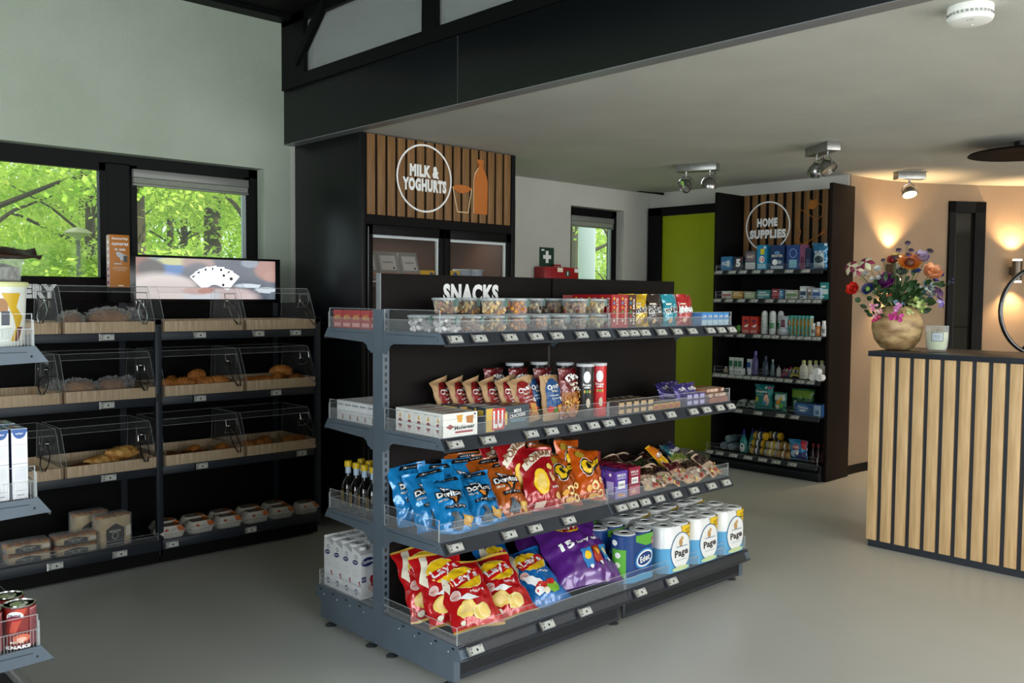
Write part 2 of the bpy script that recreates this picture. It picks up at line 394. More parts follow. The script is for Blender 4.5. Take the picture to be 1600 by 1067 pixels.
# windows: frame, sash, pane, sill, venetian cassette
def window(n, x0, x1, z0, z1, mull, y=5.47, blind=None, blinds=()):
    w = empty('window_%d' % n, ((x0 + x1) / 2, y, z0)); w['kind'] = 'structure'; cx = (x0 + x1) / 2
    m = MB(); a, b = x0 - cx, x1 - cx; h = z1 - z0; d = .05
    m.box(a, b, 0, d, 0, .085, black); m.box(a, b, 0, d, h - .055, h, black); m.box(a, a + .06, 0, d, 0, h, black); m.box(b - .06, b, 0, d, 0, h, black)
    edges = [a + .06] + [q - cx for p in mull for q in p] + [b - .06]
    for p in mull: m.box(p[0] - cx, p[1] - cx, 0, d, .08, h - .05, black)
    m.obj('window_frame', w, sm=0)
    for i in range(0, len(edges), 2):
        l, r2 = edges[i], edges[i + 1]
        s = MB()
        for q in ((l, l + .035, .085, h - .055), (r2 - .035, r2, .085, h - .055), (l, r2, .085, .115), (l, r2, h - .1, h - .055)): s.box(q[0], q[1], -.012, .035, q[2], q[3], black)
        sh = s.obj('sash', w, sm=0); MB().box(l + .03, r2 - .03, .012, .018, .11, h - .095, glass).obj('pane', sh)
        if i // 2 in blinds:
            s = MB(); gm = mat('#7e7f7a', .4, .2); s.box(l + .005, r2 - .02, -.04, .0, h - .125, h - .075, gm, b=.004)
            for k in range(5): s.box(l + .008, r2 - .025, -.035, -.005, h - .131 - k * .006, h - .128 - k * .006, mat('#a9aaa4', .4))
            s.box(l + .005, r2 - .02, -.036, -.004, h - .172, h - .158, gm, b=.003); s.obj('folded_blind', w)
            MB().box(r2 - .055, r2 - .03, -.014, .005, .11, h - .1, mat('#9aa8a6', .3)).obj('blind_rail', w)
    return w
window(2, -1.3, 2.84, 1.40, 2.235, [(-.2, -.06), (1.875, 2.02)], blinds=(2,))
window(3, 4.3, 5.09, .9, 2.22, [], blinds=(0,))
window(4, 5.754, 6.475, .9, 2.22, [], blinds=(0,))
for nm, (a, b, c, d) in {'west': (-1.6, 3.4, .25, 2.8)}.items():
    w = empty('window_5', (-3.05, .9, .25)); w['kind'] = 'structure'; m = MB()
    for y in (-2.5, -1.25, 0, 1.25, 2.43): m.box(-.04, .03, y, y + .07, 0, 2.55, black)
    m.box(-.04, .03, -2.5, 2.5, 0, .07, black); m.box(-.04, .03, -2.5, 2.5, 2.48, 2.55, black); m.obj('window_frame', w, sm=0)
w = empty('window_6', (1, -3.05, .5)); w['kind'] = 'structure'; m = MB()
for x in (-1.6, -.035, 1.53): m.box(x, x + .07, -.03, .03, 0, 2.1, black)
m.box(-1.6, 1.6, -.03, .03, 0, .07, black); m.box(-1.6, 1.6, -.03, .03, 2.03, 2.1, black); m.obj('window_frame', w, sm=0)
w = empty('window_8', (5.6, -3.05, .3)); w['kind'] = 'structure'; m = MB()
for x in (-2.2, -.76, .69, 2.13): m.box(x, x + .07, -.03, .03, 0, 1.9, black)
m.box(-2.2, 2.2, -.03, .03, 0, .07, black); m.box(-2.2, 2.2, -.03, .03, 1.83, 1.9, black); m.obj('window_frame', w, sm=0)
# slot window in the curved wall
A = Vector((8.015, 3.075)); B = Vector((8.295, 2.885)); t = (B - A); L = t.length; ang = math.atan2(t.y, t.x)
w = empty('window_7', (A.x, A.y, 0), ang); w['kind'] = 'structure'; m = MB(); y0, y1 = -.03, .06
m.box(0, .055, y0, y1, .0, 2.265, black); m.box(L - .10, L, y0, y1, .0, 2.265, black); m.box(0, L, y0, y1, 2.17, 2.265, black); m.box(0, L, y0, y1, 0, .1, black)
m.box(.055, .075, y0 + .02, y1, .1, 2.17, charcoal); m.box(.055, L - .1, y0 + .03, y1, 1.18, 1.2, charcoal); m.obj('window_frame', w, sm=0)
MB().box(.07, L - .1, .0, .01, .1, 2.17, mat('#1a1613', .08, spec=.8)).obj('pane', w)
# green door with a black frame
d = empty('door_1', (6.8, 4.87, 0)); d['kind'] = 'structure'; m = MB()
m.box(0, .058, .33, .484, 0, 2.265, black); m.box(0, .058, -.50, .484, 2.19, 2.265, black); m.box(0, .058, -.52, -.45, 0, 2.265, black); m.obj('door_frame', d, sm=0)
m = MB(); m.box(.02, .055, -.45, .33, .03, 2.185, green_door, b=.003); lf = m.obj('door_leaf', d)
m = MB(); m.box(.013, .02, -.41, -.37, .98, 1.16, chrome); m.tube([(.015, -.39, 1.05), (-.035, -.39, 1.05), (-.035, -.28, 1.05)], .009, chrome); m.obj('door_handle', lf)
m = MB(); m.box(6.845, 6.86, 3.4, 4.35, 0, .06, black); struct('baseboard_east', m)
# small cable end at the ceiling corner
m = MB(); m.tube([(6.6, 5.33, H), (6.66, 5.2, H - .02), (6.7, 5.1, H - .035)], [.004, .006, .012], blackmat); tag(m.obj('cable_end'), 'short dark cable end hanging at the ceiling corner by the green door', 'cable')

# ------------------------------------------------------------------ outside: ground, trees, lamp post
grass = noisy('meadow', '#5d8a22', '#9cc23c', 1.5, .9, .3, 8)
m = MB(); m.box(-30, 60, 5.6, 70, -.35, -.25, grass); o = struct('ground_outside', m)
leafA = brighten(noisy('leaf_light', '#9cc43a', '#eaf082', 1.1, .6, 0, spec=.2), .5)
leafB = brighten(noisy('leaf_mid', '#6ea034', '#cfe062', 1.1, .6, 0, spec=.2), .45)
bark = noisy('bark', '#3a3128', '#5a4c3c', 6, .9, .5, 20, stretch=(1, 1, .3))
def foliage(seed, n, H0, H1, rad, size, mt, key):
    rg = random.Random(seed); m = MB(); V = []; F = []
    clumps = []
    for k in range(26):
        z = H0 + (H1 - H0) * rg.random(); rr = rad * (.35 + .65 * math.sin(PI * min(1, (z - H0) / (H1 - H0) * .8 + .15)))
        a = rg.random() * 2 * PI; q = rr * rg.random() ** .5; clumps.append((q * math.cos(a), q * math.sin(a), z, .5 + rg.random() * .8))
    for i in range(n):
        c = rg.choice(clumps); a = rg.random() * 2 * PI; q = c[3] * rg.random() ** .5
        p = Vector((c[0] + q * math.cos(a), c[1] + q * math.sin(a), c[2] + rg.gauss(0, .16) - q * .15))
        e = Euler((rg.gauss(0, .6), rg.gauss(0, .6), rg.random() * 6.3)).to_matrix(); s = size * (.6 + rg.random() * .8)
        b = len(V); V += [tuple(p + e @ Vector(t)) for t in ((-s, 0, 0), (0, -s * .55, 0), (s, 0, 0), (0, s * .55, 0))]; F.append((b, b + 1, b + 2, b + 3))
    m.add(V, F, mt); return m.mesh(key, 0), clumps
def tree_parts(seed, h, tr, rad, n, size, mt, low):
    fol, cl = foliage(seed, n, low, h, rad, size, mt, 'foliage'); rg = random.Random(seed + 99)
    m = MB(); bend = rg.gauss(0, .25)
    top = [(bend * (k / 6) ** 2, bend * .5 * (k / 6), -.3 + h * .95 * k / 6) for k in range(7)]
    m.tube(top, [tr * (1 - .13 * k) for k in range(7)], bark, 8)
    for c in cl[:14]:
        z = max(.8, c[2] - .9); b = (bend * (z / h) ** 2, 0, z); mid = (c[0] * .5, c[1] * .5, (z + c[2]) / 2 + .1)
        m.tube([b, mid, c[:3]], [tr * .28, tr * .16, tr * .06], bark, 5)
    return [(None, m.mesh('trunk')), ('foliage', fol, 'stuff')]
TREES = [tree_parts(3, 9, .17, 2.6, 13000, .05, leafA, 1.0), tree_parts(8, 10, .13, 2.4, 12000, .048, leafA, .6), tree_parts(15, 11, .22, 3.0, 15000, .052, leafB, 1.6)]
def tree_pos(i):
    rowsz = [(0, 4, 'nearest row'), (4, 8, 'second row'), (8, 12, 'third row'), (12, 16, 'fourth row'), (16, 20, 'farthest row'), (20, 24, 'nearer group'), (24, 27, 'farther group')]
    for a, b, n in rowsz:
        if a <= i < b: return '%s in %s' % (nth(i - a, b - a), n)
rg = random.Random(5)
spots = [(2.6, 11.5, 1), (4.6, 12.5, 2), (6.3, 12.0, 0), (8.2, 13.0, 1), (3.2, 15, 0), (5.4, 16.5, 1), (7.4, 16, 2), (9.6, 17, 0), (4.0, 20, 2), (6.8, 20.5, 0), (9.0, 21, 1), (11.5, 20, 2), (5.2, 26, 0), (8.4, 26, 2), (11.2, 27, 0), (14, 27, 1), (7, 33, 2), (11, 34, 0), (15, 34, 2), (18, 33, 1),
         (13.5, 12.5, 0), (16.5, 14, 1), (19, 17, 2), (22, 18, 0), (14.5, 17.5, 2), (24, 23, 1), (28, 25, 2)]
for i, (x, y, k) in enumerate(spots):
    place('tree', TREES[k], (x, y, -.2), '%s leafy tree outside the %s window, %s' % (('pale green', 'light green', 'darker green')[k], 'long' if i < 20 else 'small back', tree_pos(i)), 'tree', 'trees in the wood outside', rz=rg.random() * 6, s=.85 + rg.random() * .35)
fol = [(None, foliage(70 + k, 9000, .1, 2.2, 1.6, .042, leafA if k else leafB, 'bush')[0]) for k in range(2)]
for i, (x, y, s_) in enumerate([(6.5, 37, 2.6), (10, 38, 3), (13.5, 38, 2.8), (17.5, 38, 3), (20, 34, 2.6), (8.5, 30, 2.2), (12.5, 31, 2.3), (5, 29, 2.2), (25, 27, 2.6), (29, 29, 2.8), (33, 31, 3)]):
    place('bush', [fol[i % 2]], (x, y, -.25), 'tall pale green thicket far behind the tree trunks outside, %s from the left' % ORD[i], 'bush', 'far thicket outside the windows', rz=i * 1.1, s=(s_, s_ * .6, s_ * 1.25))
for i, (x, y) in enumerate([(3, 13.3), (5.5, 14.2), (7.8, 14.8), (10, 15.5), (4.6, 18), (8.2, 18.5), (11.5, 23), (7, 23.5), (15.5, 15.5), (18.5, 19.5), (21, 21)]):
    b = place('bush', [fol[i % 2]], (x, y, -.25), 'low bright green bush between the tree trunks outside, %s from the left' % ORD[i], 'bush', 'undergrowth outside the windows', rz=i * 1.3, s=(1.4, 1.2, .9))
# garden lamp post with saucer head
m = MB(); m.lathe([(.055, -.25), (.05, .3), (.03, .6), (.028, 2.2)], mat('#5c6656', .5), 12); t = m.obj('lamp_post', loc=(4.41, 14, 0))
MB().lathe([(.03, 2.2), (.06, 2.24), (.19, 2.30), (.19, 2.315), (.12, 2.36), (.03, 2.39), (0, 2.395)], mat('#cfc4b4', .5), 24).obj('lamp_head', t)
tag(t, 'slim garden lamp post with a pale saucer head standing among the trees', 'lamp post')
m = MB(); m.box(-.098, .098, -.098, .098, -.25, 2.7, mat('#d5dde2', .6), b=.01); m.box(-.17, .17, -.17, .17, -.25, .1, mat('#9aa3a8', .7)); tag(m.obj('porch_column', loc=(7.87, 7.1, 0), rot=(0, 0, R(-45))), 'white square column standing outside the small back window', 'column')
# ------------------------------------------------------------------ price tag (electronic shelf label): a clipped part of its shelf rail
def tag_mesh(tilt):
    m = MB(); M = Matrix.Rotation(tilt, 4, 'X')
    m.box(-.037, .037, -.006, 0, -.0165, .0165, mat('#85898a', .4), M, b=.002); m.box(-.039, -.031, -.009, 0, -.0175, .018, chrome, M)
    d = mat('#c9cac3', .5); m.box(-.029, .035, -.0075, -.006, -.013, .013, d, M)
    for a, b, c, e in ((-.026, -.016, .005, .0075), (-.026, -.019, -.009, -.004), (-.026, -.017, .000, .0015), (.002, .0095, -.006, .003), (-.026, -.012, .0102, .0116), (.02, .029, .008, .0105)):
        m.box(a, b, -.0082, -.0075, c, e, k_, M)
    return m.mesh('price_tag', 30)
TAG = tag_mesh(R(-38)); TAGV = tag_mesh(R(-4))
def riser_mesh(L, h=.07, hr=.046, key='riser', ribs=True):
    """clear front strip with a ribbed lower band, along X from 0..L, at y=0"""
    m = MB(); m.box(0, L, -.001, .001, 0, h, acr)
    n = int(L / .0062)
    if ribs:
        for k in range(n): x = k * .0062 + .002; m.box(x, x + .0019, -.0035, -.001, .002, hr, rib_m)
    m.box(0, L, -.0035, .0015, 0, .003, acr_edge); m.box(0, L, -.0025, .0015, hr - .001, hr + .0012, acr_edge); m.box(0, L, -.0015, .0015, h - .0015, h, acr_edge)
    for x in (0, L - .002): m.box(x, x + .002, -.003, .002, 0, h, acr_edge)
    return m.mesh(key, 0)
def gondola(name, loc, rz, bays, bw, zs, tags, label, back=True, header=None, tagbase=(), feet=True):
    root = empty(name, loc, rz, label, 'shelving unit')
    LX = bays * bw; yf, yb = -.033, .033
    for i in range(bays + 1):
        x = i * bw - (.0 if i == 0 else .016 if i < bays else .0)
        m = MB(); m.box(x, x + .032, yf, yb, .03, 1.368, steel) if i == 0 else m.box(x + .004, x + .020, -.024, .024, .03, 1.366, charcoal)
        o = m.obj('upright', root, sm=0)
        s = MB()
        if i: continue
        for k in range(44):
            z = .09 + k * .029
            for yy in ((yf - .0006, yf + .0005), (yb - .0005, yb + .0006)): s.box(x + .011, x + .021, yy[0], yy[1], z, z + .015, k_)
        s.obj('slot_row', o, sm=0)
    for i in range(bays):
        a, b = i * bw + .033, (i + 1) * bw - .018
        MB().box(a - (.03 if i else 0), b + (.005 if i == 0 else .045), -.026, .026, .16, 1.365, panel_m, b=.0015).obj('back_panel', root)
        h = MB().box(a - .04 if i == 0 else a - .02, b + .016, -.028, -.006, 1.366, 1.507, panel_m, b=.0015).obj('header_panel', root)
        if i == 0: MB().box(a - .043, a - .038, -.03, -.004, 1.366, 1.508, mat('#777a7c', .4)).obj('edge_strip', h)
        if header and i == 0:
            t = MB(); f = face((header[1], -.0285, header[3]), (header[2] - header[1], 0, 0), (0, 0, header[4] - header[3]), .0008)
            art(t, [('t', header[0], .5, .5, 1, 1, w_, 0, .055)], f); t.obj('sign_letters', h, sm=0)
    sides = [(-1, .385, zs)] + ([(1, .365, zs)] if back else [])
    for sd, dp, zz in sides:
        M = Matrix.Identity(4) if sd < 0 else Matrix.Rotation(PI, 4, 'Z') @ Matrix.Translation((-LX, 0, 0))
        fr = -(dp); lp = -(dp + .03)
        for si, z in enumerate(zz):
            for i in range(bays):
                a, b = i * bw + .004, (i + 1) * bw - .002
                m = MB(); m.box(a, b, fr, -.034, z - .006, z, steel_d, M); m.box(a, b, fr + .01, fr + .03, z - .03, z - .006, steel_d, M)
                sh = m.obj('shelf', root, sm=0)
                m = MB(); m.prism([(fr, z + .003), (fr + .006, z + .003), (fr + .006, z - .004), (lp + .008, z - .04), (lp + .002, z - .045), (lp, z - .04)], a, b, steel_d, M=M); m.box(a, b, fr - .001, fr + .007, z + .003, z + .0045, steel, M)
                rl = m.obj('shelf_rail', sh, sm=0)
                # end brackets
                for xa in ((a - .003, a), (b, b + .002)):
                    m = MB(); m.prism([(-.034, z), (fr, z + .004), (lp, z - .037), (-.10, z - .048), (-.078, z - .058), (-.07, z - .075), (-.055, z - .08), (-.045, z - .09), (-.034, z - .085)], xa[0], xa[1], steel, M=M)
                    m.box(xa[0] - .001, xa[1] + .001, fr + .02, -.06, z - .012, z - .0105, charcoal, M)
                    m.ell((xa[0], lp + .04, z - .022), (.002, .003, .003), k_, M); m.obj('bracket', sh, sm=0)
                # acrylic risers
                rm = RIS if bw > .9 else RIS2; o = put_mesh('front_riser', rm, sh, M @ Vector((a, fr + .005, z)), (0, 0, PI if sd > 0 else 0))
                if i == 0 or sd < 0:
                    pass
                m = MB(); xx = a + .004 if sd < 0 else b - .004
                if (i == 0 and sd < 0) or (i == bays - 1 and sd > 0):
                    m.box(xx - .001, xx + .001, fr + .005, -.036, z, z + .085, acr, M)
                    for k in range(int((-.036 - fr) / .0075)): q = fr + .008 + k * .0075; m.box(xx - .003, xx - .001, q, q + .002, z + .002, z + .046, rib_m, M)
                    for q in (.0, .046, .084): m.box(xx - .002, xx + .0015, fr + .005, -.036, z + q, z + q + .0018, acr_edge, M)
                    for q in (fr + .005, -.038): m.box(xx - .002, xx + .0015, q, q + .002, z, z + .085, acr_edge, M)
                    m.obj('side_riser', sh, sm=0)
                if sd < 0:
                    for tx in tags[si]:
                        if a <= tx < b: put_mesh('price_tag', TAG, rl, (tx, lp + .009, z - .021))
        # base
        bf = -(dp + .12)if sd < 0 else -(dp + .093); z = .165
        for i in range(bays):
            a, b = i * bw + .002, (i + 1) * bw - .001
            m = MB(); m.box(a, b, bf + .0, -.034, z - .008, z, steel_d, M); dk = m.obj('base_deck', root, sm=0)
            m = MB(); m.prism([(bf + .008, z + .003), (bf + .014, z + .003), (bf + .014, z - .05), (bf - .012, z - .05), (bf - .016, z - .042), (bf - .01, z - .036)], a, b, steel_d, M=M); rl = m.obj('shelf_rail', dk, sm=0)
            m = MB(); m.box(a + .01, b - .01, bf + .035, bf + .045, .03, z - .048, steel_d, M, b=.003); m.box(a + .03, b - .03, bf + .032, bf + .0352, .05, z - .06, charcoal, M); m.obj('kick_plate', root)
            o = put_mesh('front_riser', RIS if bw > .9 else RIS2, dk, M @ Vector((a, bf + .016, z)), (0, 0, PI if sd > 0 else 0))
            if sd < 0:
                for tx in tagbase:
                    if a <= tx < b: put_mesh('price_tag', TAG, rl, (tx, bf - .013, z - .02))
            if (i == 0 and sd < 0) or (i == bays - 1 and sd > 0):
                m = MB(); xx = a + .004 if sd < 0 else b - .004
                m.box(xx - .001, xx + .001, bf + .02, -.036, z, z + .065, acr, M)
                for k in range(int((-.06 - bf) / .0075)): q = bf + .022 + k * .0075; m.box(xx - .003, xx - .001, q, q + .002, z + .002, z + .036, rib_m, M)
                for q in (.0, .036, .064): m.box(xx - .002, xx + .0015, bf + .02, -.036, z + q, z + q + .0018, acr_edge, M)
                m.obj('side_riser', dk, sm=0)
        for x in (0, LX - .03):
            m = MB(); xe = x - .002 if x == 0 else x + .03
            m.box(x, x + .03, bf + .03, -.034, .03, z - .048, steel, M); m.prism([(-.034, z + .003), (bf + .008, z + .003), (bf - .016, z - .045), (bf + .02, z - .052), (-.034, z - .048)], x - .001, x + .031, steel, M=M)
            q0 = bf + .06
            for k in range(4):
                for xx in ((x - .0018, x - .0008), (x + .0308, x + .0318)):
                    m.ell(((xx[0] + xx[1]) / 2, q0 + k * .1, z - .028), (.001, .003, .004), mat('#c9ced2', .4), M, 6, 4); m.box(xx[0], xx[1], q0 + k * .1 - .035, q0 + k * .1 - .02, z - .014, z - .007, k_, M)
            m.obj('base_end', root, sm=0)
        if feet:
            for x in (.02, LX / 2, LX - .02):
                for y in (bf + .08, -.07):
                    m = MB(); m.lathe([(.024, 0), (.024, .004), (.012, .012), (.006, .014), (.006, .034)], mat('#5a5d60', .35, .6), 14, M=M @ Matrix.Translation((x + .0, y, 0))); m.obj('foot', root)
    return root
RIS = riser_mesh(.934); RIS2 = riser_mesh(.794)
GX, GY = 2.02, 2.915
ZS = [1.283, .898, .516]
tA = [2.072, 2.19, 2.346, 2.486, 2.604, 2.752, 2.893, 3.023, 3.089, 3.168, 3.288, 3.409, 3.527, 3.676, 3.768, 3.86]
tB = [2.078, 2.238, 2.466, 2.58, 2.716, 2.832, 2.93, 3.038, 3.212, 3.371, 3.547, 3.654, 3.769, 3.865]
tC = [2.08, 2.352, 2.493, 2.689, 3.024, 3.102, 3.189, 3.294, 3.425, 3.565, 3.712, 3.838]
tD = [2.084, 2.453, 2.671, 3.027, 3.253]
gondola('gondola_shelving', (GX, GY, 0), 0, 2, .94, ZS, [[t - GX for t in q] for q in (tA, tB, tC)], 'double-sided graphite gondola shelving unit with SNACKS header standing in the middle of the floor', header=('SNACKS', .303, .612, 1.393, 1.472), tagbase=[t - GX for t in tD])
gondola('gondola_shelving', (.285, 2.46, 0), PI/2, 2, .80, ZS, [[.3, .6, 1.1]] * 3, 'graphite shelving unit cut off by the left photo edge, nearest the camera', back=False, tagbase=[.02, .5])

# ------------------------------------------------------------------ bakery wall unit
BY = 4.64
def bakery():
    root = empty('bakery_shelving', (.89, 4.98, 0), 0, 'dark bakery wall shelving with wooden bread trays under the long window', 'shelving unit')
    o = Vector((.89, 4.98, 0)); yF = BY - o.y; yK = .17
    M = Matrix.Translation((0, 0, 0))
    for i in range(3):
        x = i * .945 - .005
        m = MB(); m.box(x, x + .034, yF, yF + .03, .10, 1.29, bsteel, b=.003); m.box(x, x + .034, yF, yK, 1.262, 1.29, bsteel); m.box(x, x + .034, yK, yK + .04, .02, 1.37, bsteel)
        m.box(x + .008, x + .026, yF, yK, .05, .11, bsteel); m.box(x + .004, x + .03, yF - .004, yF + .002, .86, .90, k_)
        m.obj('side_frame', root)
    MB().box(0, 2.165, yK + .005, yK + .03, .02, 1.372, blackmat).obj('back_panel', root, sm=0)
    h = MB().box(-.6, .97, yK - .005, yK + .02, 1.372, 1.50, panel_m, b=.002).obj('header_panel', root)
    t = MB(); art(t, [('t', 'BAKERY', .5, .5, 1, 1, w_, 0, .075)], face((.275, yK - .0055, 1.392), (.345, 0, 0), (0, 0, .075), .0008)); t.obj('sign_letters', h, sm=0)
    for z in (1.222, .882, .515):
        for i in range(2):
            a, b = i * .945 + .03, (i + 1) * .945 - .006
            s = MB().box(a, b, yF + .02, yK, z - .012, z, bsteel).obj('shelf', root, sm=0)
            r = MB().box(a, b, yF + .006, yF + .02, z - .042, z + .002, bsteel, b=.002).obj('shelf_rail', s)
            for tx in {1.222: [1.589, 2.067, 2.409, 2.642], .882: [1.585, 2.064, 2.513], .515: [1.589, 2.071, 2.676]}[z]:
                if a < tx - .89 < b: put_mesh('price_tag', TAGV, r, (tx - .89, yF + .005, z - .02))
    for i in range(2):
        a, b = i * .945 + .03, (i + 1) * .945 - .006
        s = MB().box(a, b, yF - .02, yK, .11, .13, bsteel).obj('base_deck', root, sm=0)
        r = MB().box(a - .02, b + .01, yF - .03, yF - .018, .085, .135, bsteel, b=.002).obj('shelf_rail', s)
        MB().box(a - .02, b + .01, yF + .0, yF + .02, .012, .085, blackmat).obj('kick_plate', root, sm=0)
        put_mesh('front_riser', riser_mesh(b - a, .045, .03, 'low_riser'), s, (a, yF - .012, .13))
        for tx in (1.321, 1.624, 1.889, 2.334):
            if a < tx - .89 < b: put_mesh('price_tag', TAGV, r, (tx - .89, yF - .033, .108))
    return root
bakery()
m = MB(); Wt, Dt = .452, .42
for q in ((0, Wt, 0, .012), (0, Wt, Dt - .012, Dt), (0, .012, 0, Dt), (Wt - .012, Wt, 0, Dt)): m.box(q[0], q[1], q[2], q[3], 0, .055, tray_wood, b=.0012)
m.box(.01, Wt - .01, .01, Dt - .01, .004, .012, tray_wood); TRAY = m.mesh('tray', 30)
def hood_mesh():
    m = MB(); hh = .235
    side = [(.0, .055), (.07, hh - .03), (.095, hh), (Dt - .03, hh), (Dt - .01, .055)]
    for x in (.006, Wt - .009):
        m.prism(side, x, x + .003, acr)
        for i in range(4): m.tube([(x + .0015, *side[i]), (x + .0015, *side[i + 1])], .0014, acr_edge, 5)
    m.box(.006, Wt - .006, .095, Dt - .03, hh - .003, hh, acr); m.prism([(.07, hh - .03), (.073, hh - .03), (.098, hh), (.095, hh)], .006, Wt - .006, acr)
    for q in ((.095, hh), (.07, hh - .03), (Dt - .03, hh)): m.tube([(.006, *q), (Wt - .006, *q)], .0013, acr_edge, 5)
    return m.mesh('hood', 0)
HOOD = hood_mesh()
def tongs_mesh():
    m = MB()
    for s in (-1, 1):
        m.tube([(0, 0, 0), (.004 * s, -.03, .004), (.02 * s, -.10, .0), (.018 * s, -.16, -.006), (.006 * s, -.2, -.012)], [.003, .003, .0026, .0026, .005], chrome, 6)
    m.tube([(-.012, .006, 0), (0, .014, 0), (.012, .006, 0)], .004, mat('#151515', .3), 6); m.ell((0, .006, 0), (.011, .011, .008), chrome)
    return m.mesh('tongs')
def holder_mesh():
    m = MB(); w = .03
    m.tube([(-w, 0, .05), (-w, -.03, .03), (-w, -.03, -.02), (w, -.03, -.02), (w, -.03, .03), (w, 0, .05), (-w, 0, .05)], .0022, chrome, 6)
    m.tube([(-w * .6, 0, 0), (-w * .6, -.02, -.03), (w * .6, -.02, -.03), (w * .6, 0, 0)], .002, chrome, 6); return m.mesh('tongs_holder')
TONG, HOLD = tongs_mesh(), holder_mesh()
rows = ['top', 'middle', 'lower']
for ri, z in enumerate((1.224, .884, .517)):
    for ci, x in enumerate((.925, 1.385, 1.872, 2.331)):
        nm = ['far left', 'second', 'third', 'right-hand'][ci]
        t = place('bread_tray', [('tray', TRAY), ('hood', HOOD)], (x, BY + .002, z), '%s hooded wooden tray on the %s bakery shelf' % (nm, rows[ri]), 'bread tray', 'bread trays with acrylic hoods')
        g = place('tongs', [(None, TONG), ('tongs_holder', HOLD)], (x + Wt - .035, BY + .125, z + .16), 'chrome tongs hanging on the %s hood of the %s bakery row' % (nm, rows[ri]), 'tongs', 'bread tongs on the hoods', rx=R(28 + ci * 4), rz=R(-22 + 9 * ci))
# ------------------------------------------------------------------ milk fridge in a black cabinet
def slat_panel(root, x0, x1, z0, z1, y, n, sw, mt, pitch):
    b = MB().box(x0, x1, y, y + .01, z0, z1, blackmat).obj('backing_board', root, sm=0)
    for i in range(n): a = x0 + i * pitch + (pitch - sw) / 2 - .006; MB().box(a, a + sw, y - .012, y, z0 + .001, z1 - .001, mt, b=.0015).obj('slat', root)
FX, FY = 3.06, 4.59
fr = empty('fridge_cabinet', (FX, FY, 0), 0, 'tall black double-door fridge cabinet with slatted MILK & YOGHURTS header reaching the ceiling', 'fridge')
Wf = 1.28
m = MB(); m.box(0, .035, 0, .78, 0, H - .006, lacquer, b=.002); m.box(-.0008, .0, .012, .016, 0, H - .01, charcoal); m.obj('side_panel', fr)
MB().box(Wf - .035, Wf, 0, .78, 0, H - .006, lacquer, b=.002).obj('side_panel', fr)
m = MB(); m.box(.035, Wf - .035, .02, .78, 1.90, H - .006, blackmat); m.box(.035, Wf - .035, .0, .05, 1.857, 1.912, blackmat); m.obj('top_case', fr, sm=0)
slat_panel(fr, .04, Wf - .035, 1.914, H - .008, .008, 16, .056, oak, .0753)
# sign ring, letters, cup and bottle
s = MB(); zc = 2.172; f = face((.0, -.0055, 1.914), (1, 0, 0), (0, 0, 1), .0012)
ri = MB(); A_ = [('o', .4775, .255, .222, .216, w_, .055), ('t', 'MILK &', .475, .300, .235, .078, w_, 0, .065), ('t', 'YOGHURTS', .4775, .212, .352, .082, w_, 0, .065)]
def artm(shapes, f, name, parent, lift=0):
    q = MB()
    for L, s_ in enumerate(shapes):
        v, fc, mt = shape2d(s_, 1, 1); q.add([f(a, b, L) for a, b in v], fc, mt); 
    return q.obj(name, parent, sm=0)
artm(A_, f, 'sign_letters', fr)
og = mat('#b8661a', .5); ow = mat('#e3c9a0', .5)
artm([('p', [(.700, .222), (.735, .238), (.79, .243), (.845, .235), (.878, .225), (.84, .198), (.785, .186), (.735, .20)], og),
      ('p', [(.706, .222), (.712, .222), (.752, .066), (.838, .066), (.868, .222), (.874, .222), (.844, .06), (.746, .06)], ow),
      ('p', [(.888, .06), (1.01, .06), (1.014, .28), (1.0, .325), (.972, .37), (.97, .392), (.93, .392), (.928, .37), (.895, .325), (.884, .28)], og), ('r', .918, .394, .975, .424, og), ('p', [(.884, .28), (.888, .28), (.899, .32), (.93, .366), (.926, .37), (.893, .325)], ow), ('p', [(.884, .06), (.889, .06), (.889, .28), (.884, .28)], ow)], f, 'sign_drawing', fr)
